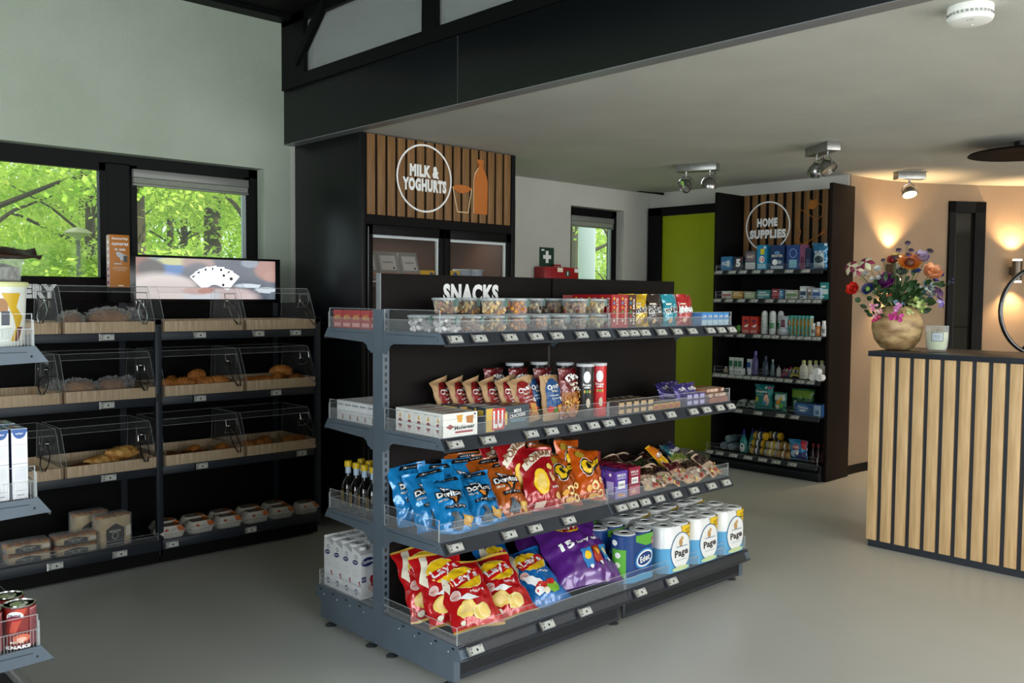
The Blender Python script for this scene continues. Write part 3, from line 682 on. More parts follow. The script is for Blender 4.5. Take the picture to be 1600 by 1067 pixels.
# body: interior, shelves, doors
inn = mat('#4a382e', .5)
m = MB(); m.box(.04, .045, .06, .74, .18, 1.85, inn); m.box(Wf - .045, Wf - .04, .06, .74, .18, 1.85, inn); m.box(.04, Wf - .04, .735, .74, .18, 1.85, inn); m.box(.04, Wf - .04, .06, .74, .1, .18, charcoal); m.box(.04, Wf - .04, .06, .74, 1.84, 1.857, inn); m.box(.035, Wf - .035, .015, .05, 0, .1, black)
m.obj('liner', fr, sm=0)
for z in (.5, .85, 1.17, 1.515): MB().box(.05, Wf - .05, .1, .7, z - .01, z, mat('#b9bcbe', .3, .4)).obj('shelf', fr, sm=0)
for k, (a, b) in enumerate(((.04, .645), (.65, Wf - .04))):
    d = MB(); fwid = .045; z0, z1 = 0.11, 1.855
    for q in ((a, a + fwid, z0, z1), (b - fwid, b, z0, z1), (a, b, z0, z0 + .09), (a, b, z1 - .06, z1)): d.box(q[0], q[1], -.002, .05, q[2], q[3], black, b=.002)
    d = d.obj('glass_door', fr)
    MB().box(a + fwid - .002, b - fwid + .002, .01, .016, z0 + .08, z1 - .055, glass_dk).obj('pane', d, sm=0)
    t = MB(); gl = mat('#c9d2d4', .25)
    t.box(a + fwid, b - fwid, .005, .02, z1 - .078, z1 - .066, gl); t.box(a + fwid, b - fwid, .004, .02, z1 - .064, z1 - .061, gl); t.box(b - fwid - .012, b - fwid - .002, .004, .02, z0 + .09, z1 - .075, gl)
    for i in range(60): t.box(b - fwid - .016, b - fwid - .013, .005, .02, z1 - .09 - i * .016, z1 - .082 - i * .016, gl)
    t.obj('gasket', d, sm=0)
    MB().tube([(a + .02 if k else b - .02, -.03, .9), (a + .02 if k else b - .02, -.03, 1.3)], .009, chrome).obj('door_handle', d)
for a in (.048,): MB().tube([(a, -.006, .12), (a, -.006, 1.84)], .0025, mat('#6d7073', .3, .5), 6).obj('hinge_strip', fr)
lamp('fridge_light', 'AREA', (FX + .64, FY + .3, 1.83), 4.5, (1, .9, .8), to=(FX + .64, FY + .32, 0), shape='RECTANGLE', size=1.0, size_y=.1)
sil = mat('#aeb6ba', .25, .3)
pk = carton(.15, .025, .19, sil, F=[('r', .12, .35, .88, .86, mat('#d4dde2', .5)), ('t', 'kipfilet', .5, .62, .5, .08, k_), ('e', .75, .42, .05, .04, k_), ('r', .1, .05, .9, .28, mat('#a98a80', .4))], key='meat_pack')
for i, x in enumerate((.13, .30, .47)): place('meat_pack', pk, (FX + x, FY + .12, 1.518), '%s silver pack with white label inside the left fridge door' % nth(i, 3), 'food pack', 'meat packs in the fridge', rx=R(-18), rz=R(-8 + 5 * i))
yl = carton(.16, .08, .075, mat('#e6c81e', .4), F=[('e', .75, .5, .14, .36, mat('#1d4fa0', .4)), ('t', 'Kaas', .75, .5, .16, .3, w_)], key='cheese_box')
place('cheese_box', yl, (FX + .78, FY + .14, 1.518), 'yellow cheese carton with blue emblem inside the right fridge door', 'food pack', 'yellow cartons in the fridge', rz=R(4)); place('cheese_box', yl, (FX + .68, FY + .27, 1.518), 'yellow cheese carton half hidden at the left of the right fridge door', 'food pack', 'yellow cartons in the fridge')
m = MB(); m.lathe([(.05, 0), (.062, .075), (.066, .077), (.066, .088), (.0, .088)], mat('#a9c0dc', .3), 20); tb = m.mesh('tub')
for i, x in enumerate((.93, 1.04)): place('yoghurt_tub', tb, (FX + x, FY + .16, 1.518), '%s pale blue yoghurt tub beside the yellow carton in the right fridge door' % nth(i, 2), 'tub', 'yoghurt tubs in the fridge')
place('food_pack', carton(.05, .1, .13, mat('#b58a6c', .5), F=[('r', .1, .1, .9, .5, mat('#e6dccb'))], key='fp'), (FX + .09, FY + .12, 1.173), 'tan and cream food pack on the lower shelf at the left fridge door edge', 'food pack')

# ------------------------------------------------------------------ home supplies cabinet
hx, y0, y1 = 6.86, 3.345, 4.372
hc = empty('supply_cabinet', (hx, 3.86, 0), -PI/2, 'tall black wall cabinet with HOME SUPPLIES sign and six shelves beside the green door', 'shelving unit')
# local: x runs along world -Y (left..right as seen), y=0 at wall, front -y ; local x = 3.86 - worldY
X0, X1 = 3.86 - y1, 3.86 - y0   # -.512 .. .515
MB().box(X0, X0 + .028, -.41, -.0, 0, 2.31, blackmat, b=.0015).obj('side_panel', hc)
MB().box(X1 - .03, X1, -.36, -.0, 0, 2.31, mat('#1a110d', .6, spec=.15), b=.0015).obj('side_panel', hc)
MB().box(X0 + .028, X1 - .03, -.03, -.002, 0, 1.66, blackmat).obj('back_panel', hc, sm=0)
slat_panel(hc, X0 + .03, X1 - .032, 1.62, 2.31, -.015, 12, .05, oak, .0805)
f = face((0, -.0285, 0), (1, 0, 0), (0, 0, 1), .0012); cy = lambda y: 3.86 - y
artm([('o', cy(4.098), 2.035, .212, .212, w_, .06), ('t', 'HOME', cy(4.102), 2.068, .195, .074, w_, 0, .065), ('t', 'SUPPLIES', cy(4.096), 1.970, .345, .076, w_, 0, .065)], f, 'sign_letters', hc)
q = MB(); om = mat('#b0691c', .5)
q.tube([(cy(3.82) , -.03, 2.03), (cy(3.83), -.03, 2.11), (cy(3.79), -.03, 2.155), (cy(3.73), -.03, 2.12), (cy(3.65), -.03, 2.06), (cy(3.60), -.03, 2.10), (cy(3.59), -.03, 2.17), (cy(3.64), -.03, 2.2)], .004, om, 6)
q.tube([(cy(3.82), -.03, 2.03), (cy(3.79), -.03, 1.98), (cy(3.80), -.03, 1.93), (cy(3.84), -.03, 1.90)], .004, om, 6)
q.tube([(cy(3.84), -.03, 1.90), (cy(3.77), -.03, 1.87), (cy(3.66), -.03, 1.92), (cy(3.58), -.03, 1.96)], .005, om, 6)
q.prism([(cy(3.73), 2.16), (cy(3.71), 2.235), (cy(3.68), 2.22), (cy(3.65), 2.24), (cy(3.645), 2.18), (cy(3.68), 2.15)], -.033, -.028, om, 'y'); q.prism([(cy(3.62), 1.95), (cy(3.575), 1.985), (cy(3.57), 1.95)], -.033, -.028, om, 'y'); q.prism([(cy(3.76), 1.88), (cy(3.73), 1.85), (cy(3.71), 1.90)], -.033, -.028, om, 'y')
q.obj('sign_drawing', hc)
hz = [1.652, 1.418, 1.132, .79, .508]
rows_t = [[4.301, 4.171, 4.068, 3.943, 3.827, 3.653, 3.512], [4.308, 4.196, 4.08, 3.961, 3.822, 3.708, 3.625, 3.554, 3.495, 3.415], [4.301, 4.183, 4.073, 3.924, 3.837, 3.763, 3.673, 3.612, 3.541, 3.482, 3.408], [4.299, 4.23, 4.156, 4.083, 4.011, 3.939, 3.869, 3.8, 3.72, 3.637, 3.533, 3.452], [4.199, 4.082, 3.898, 3.697, 3.575], [4.348, 4.246, 4.11, 3.971, 3.836, 3.716, 3.576]]
for i, z in enumerate(hz + [.135]):
    fy = -.435; a, b = X0 + .03, X1 - .034
    if i == 5: a, b, fy = X0 - .02, X1 - .034, -.45
    if i == 5: MB().box(X0 + .03, b, -.40, -.03, z - .06, z, charcoal).obj('base_deck', hc, sm=0)
    s = MB().box(X0 + .03, X1 - .034, fy + .01, -.032, z - .012, z, charcoal).obj('shelf', hc, sm=0)
    r = MB().prism([(fy + .012, z + .002), (fy + .018, z + .002), (fy + .014, z - .03), (fy - .008, z - .037), (fy - .012, z - .032)], a, b, steel_d).obj('shelf_rail', s, sm=0)
    put_mesh('front_riser', riser_mesh(b - a, .06 if i not in (0,) else .045, .03, 'riser_home', False), s, (a, fy + .016, z))
    for ty in rows_t[i]: put_mesh('price_tag', TAG, r, (max(a + .028, min(b - .03, 3.86 - ty)), fy - .006, z - .018))
m = MB(); m.prism([(-.40, .08), (-.425, .07), (-.43, .05), (-.41, .02), (-.40, 0), (-.03, 0), (-.03, .08)], X0 + .0, X1 - .034, charcoal); m.obj('kick_plate', hc)

# ------------------------------------------------------------------ reception desk
dk = empty('reception_desk', (5.0, 2.325, 0), -PI/2, 'tall reception desk clad in vertical oak slats under a dark blue-grey top', 'desk')
top_m = noisy('desk_top', '#272c34', '#2c323b', 3, .38, 0, spec=.4)
MB().box(-.006, 2.9, -.012, .62, 1.098, 1.127, top_m, b=.002).obj('worktop', dk)
MB().box(.012, 2.86, .012, .58, .0, 1.098, noisy('desk_body', '#262b32', '#2b3038', 3, .5)).obj('body', dk, sm=0)
for i in range(35): MB().box(i * .0815 + .006, i * .0815 + .064, -.002, .012, .042, 1.097, oak_desk, b=.001).obj('slat', dk)
# ------------------------------------------------------------------ ceiling fittings
def bar_light(name, ctr, ang, L, heads, label, lit=False):
    t = empty(name, (ctr[0], ctr[1], H), ang, label, 'ceiling light', None if lit else 'unlit double spotlights')
    MB().box(-L/2, L/2, -.045, .045, -.055, 0, alum, b=.002).obj('mount_bar', t)
    for x, tx, tz in heads:
        h = empty('spot_head', (x, 0, -.055)); h.parent = t
        m = MB(); m.tube([(0, 0, 0), (0, 0, -.025), (.0, 0, -.035)], .008, chrome, 10)
        arc = [(.062 * math.cos(R(a)), 0, -.095 + .062 * math.sin(R(a))) for a in range(0, 181, 15)]; m.tube(arc, .004, chrome, 8); m.obj('yoke', h)
        M = Matrix.Translation((0, 0, -.095)) @ Euler((R(tx), 0, R(tz))).to_matrix().to_4x4()
        m = MB(); m.lathe([(.012, .05), (.02, .045), (.035, .03), (.05, .012), (.056, -.01), (.056, -.026), (.052, -.028), (.05, -.018), (0, -.018)], mat('#8e8e8a', .25, .9), 24, M=M); m.tube([(0.02, 0, .075), (.045, .01, .07), (.03, .0, .09)], .003, k_, 6, M=M); m.obj('reflector', h)
        m = MB()
        if lit: m.lathe([(.0, -.024), (.05, -.024)], mat('#ffe9c0', .5, emit=14), 24, M=M)
        else: m.lathe([(.0, -.03), (.02, -.029), (.05, -.022)], mat('#b9b9b4', .12, .9), 24, M=M); m.lathe([(.012, -.033), (.012, -.026)], mat('#d8d8d2', .2, .6), 12, M=M)
        m.obj('lens', h)
    return t
bar_light('ceiling_spotlight', (5.57, 3.93, 0), R(-72), .30, [(-.09, 55, 150), (.09, 15, 60)], 'unlit double spotlight on a grey bar, the left one over the green door side')
bar_light('ceiling_spotlight', (5.44, 2.88, 0), R(-125), .30, [(-.08, 40, 60), (.07, -35, 120)], 'unlit double spotlight on a grey bar nearest the middle of the white ceiling')
bar_light('ceiling_spotlight', (7.07, 3.01, 0), R(-42), .22, [(0, -27, 0)], 'lit single spotlight glowing warm on the ceiling in front of the beige wall', True)
lamp('spot_glow', 'SPOT', (7.07, 3.01, 2.27), 22, (1, .72, .42), to=(7.3, 3.3, .6), spot_size=R(95), spot_blend=.7, shadow_soft_size=.05)
m = MB(); m.lathe([(.072, 0), (.072, -.022), (.069, -.024), (.069, -.032), (.074, -.036), (.068, -.05), (.045, -.056), (0, -.056)], mat('#ecece6', .45), 40)
sd = m.obj('smoke_detector', loc=(3.235, 1.19, H)); m = MB()
for k in range(30):
    for z in (-.026, -.030): a = 2 * PI * k / 30; Mz = Matrix.Rotation(a, 4, 'Z'); m.box(.0695, .0702, -.005, .005, z - .001, z + .001, k_, Mz)
m.obj('vent_slots', sd, sm=0); m = MB(); art(m, [('t', 'EI', .5, .5, 1, 1, k_)], lambda a, b, L: (-.05 + b * .006, -.028 - a * -.02, -.0565)); m.ell((.02, 0, -.056), (.005, .005, .002), white); m.obj('marking', sd)
tag(sd, 'round white smoke detector on the white ceiling near the top right corner', 'smoke detector')
m = MB(); m.lathe([(.0, .02), (.06, .02), (.30, -.02), (.31, -.03), (.30, -.032), (0.05, -.01), (0, -.01)], mat('#070708', .7, spec=.1), 48); pl = m.obj('ceiling_lamp', loc=(6.17, 1.93, 2.36)); MB().tube([(0, 0, .02), (0, 0, .05)], .05, mat('#0d0d0f', .4), 20).obj('ceiling_mount', pl)
tag(pl, 'wide flat black dish lamp under the ceiling at the right photo edge', 'ceiling light')
# wall up-and-down lights with real lamps inside
def sconce(x, y, nx, ny, z, label):
    a = math.atan2(ny, nx) + PI/2
    t = empty('wall_lamp', (x, y, z), a, label, 'wall lamp', 'up-and-down wall lamps')
    br = mat('#6a5f52', .35, .6)
    MB().box(-.02, .02, -.05, 0, -.035, .035, br, b=.003).obj('wall_bracket', t)
    m = MB(); m.lathe([(.04, -.085), (.04, .085), (.036, .085), (.036, -.085)], br, 28, M=Matrix.Translation((0, -.085, 0))); m.obj('lamp_body', t)
    g = mat('#ffd9a0', .5, emit=7)
    for s in (1, -1): m = MB(); m.lathe([(.0, .08 * s), (.036, .08 * s), (.036, .1 * s), (0, .1 * s)], g, 24, M=Matrix.Translation((0, -.085, 0))); m.obj('lamp_shade', t)
    c = Vector((x, y, z)) + Matrix.Rotation(a, 3, 'Z') @ Vector((0, -.085, 0))
    b = Matrix.Rotation(a, 3, 'Z') @ Vector((0, .05, 0))
    for s, e in ((1, 42), (-1, 30)): lamp('wall_lamp_glow', 'SPOT', c + Vector((0, 0, .112 * s)), e, (1, .66, .33), to=c + b * .35 + Vector((0, 0, 1.0 * s)), spot_size=R(108), spot_blend=.8, shadow_soft_size=.02)
def cpt(px): return px
sconce(8.49, 2.715, -.66, -.75, 1.675, 'metal cylinder wall lamp glowing up and down at the right photo edge')
sconce(7.43, 3.325, -.25, -.97, 1.68, 'metal cylinder wall lamp hidden behind the flower bouquet on the beige wall')
# ------------------------------------------------------------------ gondola goods
red, dred, yel, blu = ink('#c3161c', .3), ink('#8e0f16', .3), ink('#f2c51c', .35), ink('#1665b8', .3)
dko = ink('#1c1c22'); cream = ink('#efe6cf'); chip1, chip2 = ink('#f0cf6a'), ink('#f6e09a'); silver = mat('#c9cdd0', .25, .6)
foil = lambda c: mat(c, .22, .12, .7, coat=.5)
# --- base shelf: crisps
def lays(body, sub, veg, key, seed, w=.215, h=.30, t=.095):
    F = [('p', [(.04, .62), (.2, .96), (.34, .96), (.13, .5)], cream), ('e', .54, .68, .34, .185, yel, 0), ('o', .54, .68, .35, .19, ink('#ffe89a'), .05),
         ('p', [(.17, .66), (.50, .72), (.86, .83), (.89, .70), (.56, .60), (.23, .53)], red), ('t', "Lay's", .55, .68, .58, .16, w_, 14, .03), ('t', sub, .64, .455, .28, .035, w_, 6),
         ('e', .21, .44, .085, .06, ink('#d9a9a0')), ('o', .21, .44, .09, .065, w_, .1), ('t', 'ORIGINAL', .21, .44, .12, .018, dred, 6)]
    if veg: F += [('p', [(.15, .45), (.35, .40), (.5, .3), (.35, .22), (.18, .32)], w_), ('e', .42, .22, .15, .07, ink('#c22a20'), 20), ('e', .36, .18, .1, .05, w_), ('e', .68, .2, .15, .075, ink('#78ad2e')), ('e', .66, .27, .1, .04, red), ('e', .5, .16, .07, .03, ink('#e9dcc0'))]
    else: F += [('p', [(.22, .40), (.42, .42), (.62, .34), (.42, .33)], w_), ('e', .32, .24, .19, .1, chip1, 10), ('e', .33, .25, .15, .07, ink('#f7d88a'), 10), ('e', .52, .17, .11, .085, chip2), ('e', .57, .17, .11, .085, chip1), ('e', .63, .18, .12, .09, chip2), ('e', .64, .18, .09, .065, ink('#f4d47c')), ('e', .2, .1, .06, .03, cream)]
    return bag(w, h, t, foil(body), F, key, seed, wr=.012, side=None, sealm=foil('#d8b14a' if not veg else body))
L1, L2, L3 = lays('#c4161b', 'Naturel', 0, 'crisp_bag', 1), lays('#c4161b', 'Naturel', 0, 'crisp_bag', 4), lays('#c4161b', 'Naturel', 0, 'crisp_bag', 9)
Lb = lays('#1d6fb8', 'Paprika', 1, 'crisp_bag', 6)
zb = .168
for i, (me, lo, up) in enumerate(((L1, (2.125, 2.66), (.10, .60, .76)), (L2, (2.13, 2.555), (.14, .66, .72)), (L3, (2.165, 2.458), (.17, .76, .60)), (L1, (2.345, 2.46), (.16, .80, .55)))):
    lean('crisp_bag', me, (*lo, zb), up, '%s red crisp bag on the base shelf, %s' % (nth(i, 4), ('leaning against the back', 'tilted behind the third', 'fully visible nearest the corner', 'beside the blue one')[i]), 'crisp bag', 'red crisp bags', yaw=(22, 18, 15, 14)[i])
lean('crisp_bag', Lb, (2.545, 2.468, zb), (.16, .84, .50), 'blue crisp bag lying between red bags and the purple party bag', 'crisp bag', 'blue crisp bags', yaw=12)
lean('crisp_bag', lays('#1d6fb8', 'Paprika', 1, 'crisp_bag', 12), (2.49, 2.60, zb), (.1, .8, .6), 'blue crisp bag half hidden behind the front blue crisp bag', 'crisp bag', 'blue crisp bags')
pp = foil('#5a2380')
F = [('e', .42, .76, .2, .09, yel, -14), ('p', [(.3, .76), (.56, .78), (.62, .70), (.36, .68)], dred), ('t', "Lay's", .45, .735, .24, .075, w_, -8, .04), ('t', '15', .30, .50, .2, .09, w_, 10, .05), ('t', 'Party Mix', .63, .53, .38, .055, w_, 10, .03),
     ('p', [(.44, .40), (.60, .42), (.58, .20), (.46, .19)], ink('#2f7fc0')), ('p', [(.63, .43), (.76, .45), (.73, .24), (.62, .22)], ink('#b0381c')), ('p', [(.79, .46), (.93, .48), (.9, .27), (.78, .25)], ink('#3f8fc8')),
     ('e', .52, .33, .05, .05, yel), ('e', .69, .36, .04, .045, ink('#f0b040')), ('e', .86, .38, .045, .045, ink('#e8e0b0')), ('e', .53, .2, .03, .022, w_), ('e', .68, .22, .03, .022, w_), ('e', .84, .26, .03, .022, w_)]
lean('party_bag', bag(.36, .37, .13, pp, F, 'party_bag', 21, wr=.02, sealm=foil('#3f1560')), (2.81, 2.475, zb), (.14, .72, .66), 'large purple crisp bag reading 15 Party Mix, leaning on the base shelf', 'crisp bag', 'purple party bags', lift=.03, yaw=10)
lean('party_bag', bag(.31, .35, .10, foil('#3a1252'), None, 'party_bag', 27, wr=.02), (2.735, 2.61, zb), (.14, .62, .76), 'dark purple party bag half hidden behind the large purple one', 'crisp bag', 'purple party bags', yaw=6)
def roll_pack(key, body, F, L_, n=(2, 1), r=.058, h=.20, topc=None, tiers=1):
    """shrink-wrapped rolls: rounded block with roll ends visible on top"""
    m = MB(); w = 2 * r * n[0]; d = 2 * r * n[1]; v = []
    def outline(grow=0):
        pts = []; N = 64
        for k in range(N):
            a = 2 * PI * k / N; cx = (w / 2 - r) * (1 if math.cos(a) > 0 else -1); cy = (d / 2 - r) * (1 if math.sin(a) > 0 else -1)
            pts.append((cx + (r + grow) * math.cos(a), cy + (r + grow) * math.sin(a)))
        return pts
    lv = [(0, -.006), (.012, 0), (h * .5, .001), (h - .014, 0), (h, -.008)]
    N = 64; vs = []; fs = []
    for z, g in lv: vs += [(a, b, z) for a, b in outline(g)]
    for j in range(len(lv) - 1):
        for k in range(N): q = (k + 1) % N; fs.append((j*N+k, j*N+q, (j+1)*N+q, (j+1)*N+k))
    fs += [tuple(range(N-1, -1, -1)), tuple((len(lv)-1)*N+k for k in range(N))]; m.add(vs, fs, body)
    for i in range(n[0]):
        for j in range(n[1]):
            c = (-w/2 + r + i*2*r, -d/2 + r + j*2*r, h)
            m.lathe([(r*.9, 0), (r*.88, .004), (.022, .005), (.02, -.004)], topc or mat('#d9dcda', .55), 24, c=c); m.lathe([(.02, .001), (.0, .001)], mat('#7d7f80', .6), 16, c=(c[0], c[1], h + .001))
    art(m, F, lambda a, b, L: (-w/2 + a * w, -(d/2 + .0022 + .0004 * L) + r * (1 - math.sqrt(max(0, 1 - (max(0, abs(a - .5) * w - (w/2 - r)) / r) ** 2))) if abs(a - .5) * w > w/2 - r else -(d/2 + .0022 + .0004 * L), b * h), w, h, 24, 2)
    art(m, L_, lambda a, b, L: (-(w/2 + .0022 + .0004 * L) + (r * (1 - math.sqrt(max(0, 1 - (max(0, abs(a - .5) * d - (d/2 - r)) / r) ** 2))) if abs(a - .5) * d > d/2 - r else 0), d/2 - a * d, b * h), d, h, 20, 2)
    return m.mesh(key, 40)
pb = ink('#5fa9d6', .35); pw = mat('#f0f2f2', .35, coat=.3)
PF = [('r', .01, .01, .99, .56, pb), ('p', [(.55, .99), (.55, .86), (.75, .62), (.99, .60), (.99, .99)], ink('#f0c820')), ('t', 'EXTRA', .80, .9, .26, .05, ink('#7a4a10'), 6), ('t', 'VELLEN', .80, .83, .24, .05, ink('#7a4a10'), 6),
      ('e', .52, .46, .34, .40, w_), ('o', .52, .46, .35, .41, ink('#2f6fa0'), .05), ('t', 'Page', .53, .40, .46, .20, ink('#101018'), 4, .03), ('e', .5, .64, .06, .09, ink('#c69a62'), 15), ('e', .54, .73, .045, .045, ink('#d2a870')), ('r', .35, .55, .72, .565, ink('#2f6fa0')), ('r', .35, .26, .7, .27, ink('#8fa9b8')), ('e', .5, .08, .3, .05, ink('#cfe0a8'))]
PL = [('r', .01, .01, .99, .55, pb), ('e', .5, .74, .13, .09, ink('#b5d94a')), ('e', .5, .74, .07, .05, ink('#eef5d0'))]
page = roll_pack('toilet_paper_pack', pw, PF, PL, (2, 2), .054, .21)
for i, (x, y) in enumerate(((3.345, 2.53), (3.57, 2.53), (3.795, 2.53))):
    place('toilet_paper_pack', page, (x, y, zb), '%s blue and white toilet paper pack in the front row, base shelf' % nth(i, 3), 'toilet paper', 'toilet paper packs in front')
for i, (x, y) in enumerate(((3.35, 2.765), (3.575, 2.765), (3.80, 2.765))):
    place('toilet_paper_pack', page, (x, y, zb), '%s blue and white toilet paper pack in the rear row, base shelf' % nth(i, 3), 'toilet paper', 'toilet paper packs behind', rz=R(2))
gr, nb = ink('#5fae3a'), ink('#173f7e', .3)
EF = [('r', .01, .02, .99, .98, nb), ('p', [(.3, .98), (.99, .98), (.99, .76), (.62, .74), (.3, .86)], gr), ('r', .8, .72, .99, .88, ink('#a8245e')), ('e', .58, .48, .3, .2, ink('#2a86c8'), 10), ('e', .58, .48, .26, .165, w_, 10), ('e', .58, .48, .22, .13, nb, 10), ('t', 'Edet', .58, .48, .3, .13, w_, 8, .03), ('p', [(.01, .15), (.5, .2), (.99, .12), (.99, .04), (.01, .04)], ink('#37a0d2')), ('t', '8 rollen', .85, .8, .12, .05, w_)]
EL = [('r', .01, .02, .99, .98, nb), ('r', .3, .1, .9, .72, gr), ('e', .6, .6, .12, .06, w_), ('e', .6, .4, .12, .06, ink('#dff0c8')), ('e', .6, .22, .12, .06, w_), ('e', .45, .85, .14, .06, w_)]
edet = roll_pack('kitchen_roll_pack', mat('#1b4788', .35, coat=.3), EF, EL, (2, 1), .055, .215)
place('kitchen_roll_pack', edet, (3.095, 2.50, zb), 'dark blue and green paper roll pack in front, right of the purple party bag', 'paper roll pack', 'dark blue roll packs')
place('kitchen_roll_pack', edet, (3.07, 2.64, zb), 'dark blue and green roll pack behind the front dark blue pack', 'paper roll pack', 'dark blue roll packs')
place('kitchen_roll_pack', edet, (3.05, 2.79, zb), 'dark blue and green roll pack shaded at the back of base shelf', 'paper roll pack', 'dark blue roll packs', rz=R(4))

# --- third shelf (z .516): snack bags
zc = ZS[2] + .002
def doritos(c1, key, seed, dark='#15151a'):
    dk_ = ink(dark)
    return bag(.168, .245, .06, foil(c1), [('p', [(.3, .9), (.95, .9), (.9, .98), (.4, .98)], dk_), ('t', 'LIMITED', .62, .94, .4, .035, w_), ('p', [(.28, .80), (.88, .64), (.60, .40)], dk_), ('p', [(.33, .77), (.80, .65), (.6, .47)], ink('#e8e8ea')), ('p', [(.4, .73), (.75, .64), (.6, .5)], ink(c1)), ('r', .16, .57, .9, .70, dk_),
        ('t', 'Doritos', .53, .635, .7, .10, w_, 3, .04), ('p', [(.5, .57), (.68, .57), (.6, .46)], ink('#e88a24')), ('t', 'LIMITED EDITION', .3, .52, .24, .035, cream), ('r', .3, .36, .88, .43, dk_), ('t', 'CRAFT PACK', .59, .395, .5, .04, ink('#cfd4d8')),
        ('p', [(.35, .08), (.52, .3), (.7, .12), (.6, .04)], ink('#54606a')), ('r', .42, .22, .52, .3, ink('#3a3f46')), ('p', [(.66, .26), (.92, .2), (.84, .05), (.68, .1)], ink('#d9a24a')), ('p', [(.7, .22), (.85, .19), (.8, .1)], ink('#edc878'))], key, seed, wr=.012, sealm=foil(c1))
D1, D2, D3 = [doritos('#1a86c9', 'tortilla_chip_bag', s) for s in (31, 36, 43)]; DO = doritos('#b4591a', 'tortilla_chip_bag', 39)
for i, (me, x, y, up, yw) in enumerate(((D1, 2.11, 2.77, (.05, .42, .88), 14), (D2, 2.125, 2.66, (.10, .55, .80), 30), (D3, 2.155, 2.575, (.15, .66, .72), 14), (D1, 2.32, 2.59, (.15, .68, .70), 12), (D2, 2.22, 2.72, (.06, .46, .88), 4), (D3, 2.35, 2.74, (.05, .42, .9), 2))):
    lean('tortilla_chip_bag', me, (x, y, zc - .01), up, 'blue tortilla chip bag, %s' % ('leftmost, upright against the back panel', 'second from left, turned sideways with silver edge', 'third from left, front row at the shelf corner', 'rightmost and fully visible, next to the orange one', 'hidden behind the third, only its top showing', 'hidden behind the rightmost, only its top showing')[i], 'tortilla chip bag', 'blue tortilla chip bags', yaw=yw)
for i, (x, y, up) in enumerate(((2.48, 2.61, (.1, .58, .8)), (2.455, 2.68, (.08, .5, .85)), (2.43, 2.74, (.06, .4, .9)), (2.40, 2.80, (.05, .25, .95)))):
    lean('tortilla_chip_bag', DO, (x, y, zc - .01), up, 'orange tortilla chip bag, %s of four one behind another' % nth(i, 4, 'f'), 'tortilla chip bag', 'orange tortilla chip bags', yaw=10 + i * 2)
pm = bag(.19, .275, .08, foil('#a8141c'), [('p', [(.05, .70), (.3, .86), (.6, .95), (.95, .95), (.95, .85), (.6, .82), (.3, .70), (.1, .6)], ink('#efe3cf')), ('t', 'POM', .33, .80, .44, .12, ink('#8a5a3a'), 24, .05), ('t', 'BAR', .73, .90, .36, .09, ink('#8a5a3a'), 6, .05), ('e', .42, .42, .2, .2, yel), ('e', .43, .42, .13, .13, chip1),
    ('e', .75, .66, .07, .05, chip1), ('p', [(.7, .55), (.82, .6), (.86, .45), (.76, .42)], ink('#d9b487')), ('t', 'ORIGINAL', .82, .34, .26, .035, w_, 8), ('e', .9, .2, .08, .06, ink('#e0b070')), ('p', [(.2, .12), (.5, .14), (.45, .04), (.22, .04)], ink('#e6c8b8'))], 'snack_bag', 51, wr=.012)
place('snack_bag', pm, (2.645, 2.60, zc + .012), 'red snack bag with arched cream lettering, front row', 'snack bag', 'red snack bags', rx=R(-28), ry=R(5), rz=R(-10))
for i, (x, y) in enumerate(((2.62, 2.70), (2.59, 2.79))): place('snack_bag', pm, (x, y, zc + .03), 'red snack bag with cream lettering, %s behind the fully visible red one' % ('directly', 'rearmost of two')[i], 'snack bag', 'red snack bags', rx=R(-14 + 4 * i), ry=R(-6), rz=R(4))
def cheet(key, seed, c='#cf5a12'):
    return bag(.172, .25, .065, foil(c), [('e', .42, .60, .2, .17, ink('#17130d'), 30), ('p', [(.45, .6), (.95, .85), (.97, .72), (.55, .48)], ink('#17130d')), ('o', .42, .60, .215, .18, w_, .07), ('e', .41, .60, .15, .13, yel, 30), ('e', .46, .63, .08, .07, ink('#17130d')), ('t', 'heetos', .72, .70, .5, .11, yel, 28, .04), ('e', .3, .84, .16, .07, ink('#a98a2a')), ('e', .78, .52, .12, .06, ink('#a85010'), 20),
        ('o', .58, .26, .13, .085, ink('#ffdf9a'), .5), ('o', .82, .36, .08, .06, ink('#ffd68a'), .5), ('e', .36, .2, .1, .05, ink('#f2b04a'), 30), ('o', .75, .14, .12, .06, ink('#ffd68a'), .5), ('e', .5, .1, .14, .04, ink('#f0b868'), 10)], key, seed, wr=.012, sealm=foil('#3a2210'))
C1, C2 = cheet('cheese_snack_bag', 61), cheet('cheese_snack_bag', 66, '#b35214')
for i, (me, x, y, rx, ry, rz) in enumerate(((C2, 2.79, 2.60, -36, 9, -8), (C1, 2.94, 2.60, -30, 8, -12), (C2, 2.775, 2.69, -22, 6, 6), (C1, 2.92, 2.69, -18, 5, 2), (C2, 2.75, 2.79, -10, 4, 4))):
    place('cheese_snack_bag', me, (x, y, zc + .006 + (.02 if i > 1 else 0)), 'orange cheese snack bag, %s' % ('front row, left one tucked beside the red bag', 'front row, right one with the whole logo visible', 'second row, behind the left front one', 'second row, behind the right front one', 'rearmost, only its dark top showing')[i], 'snack bag', 'orange cheese snack bags', rx=R(rx), ry=R(ry), rz=R(rz))
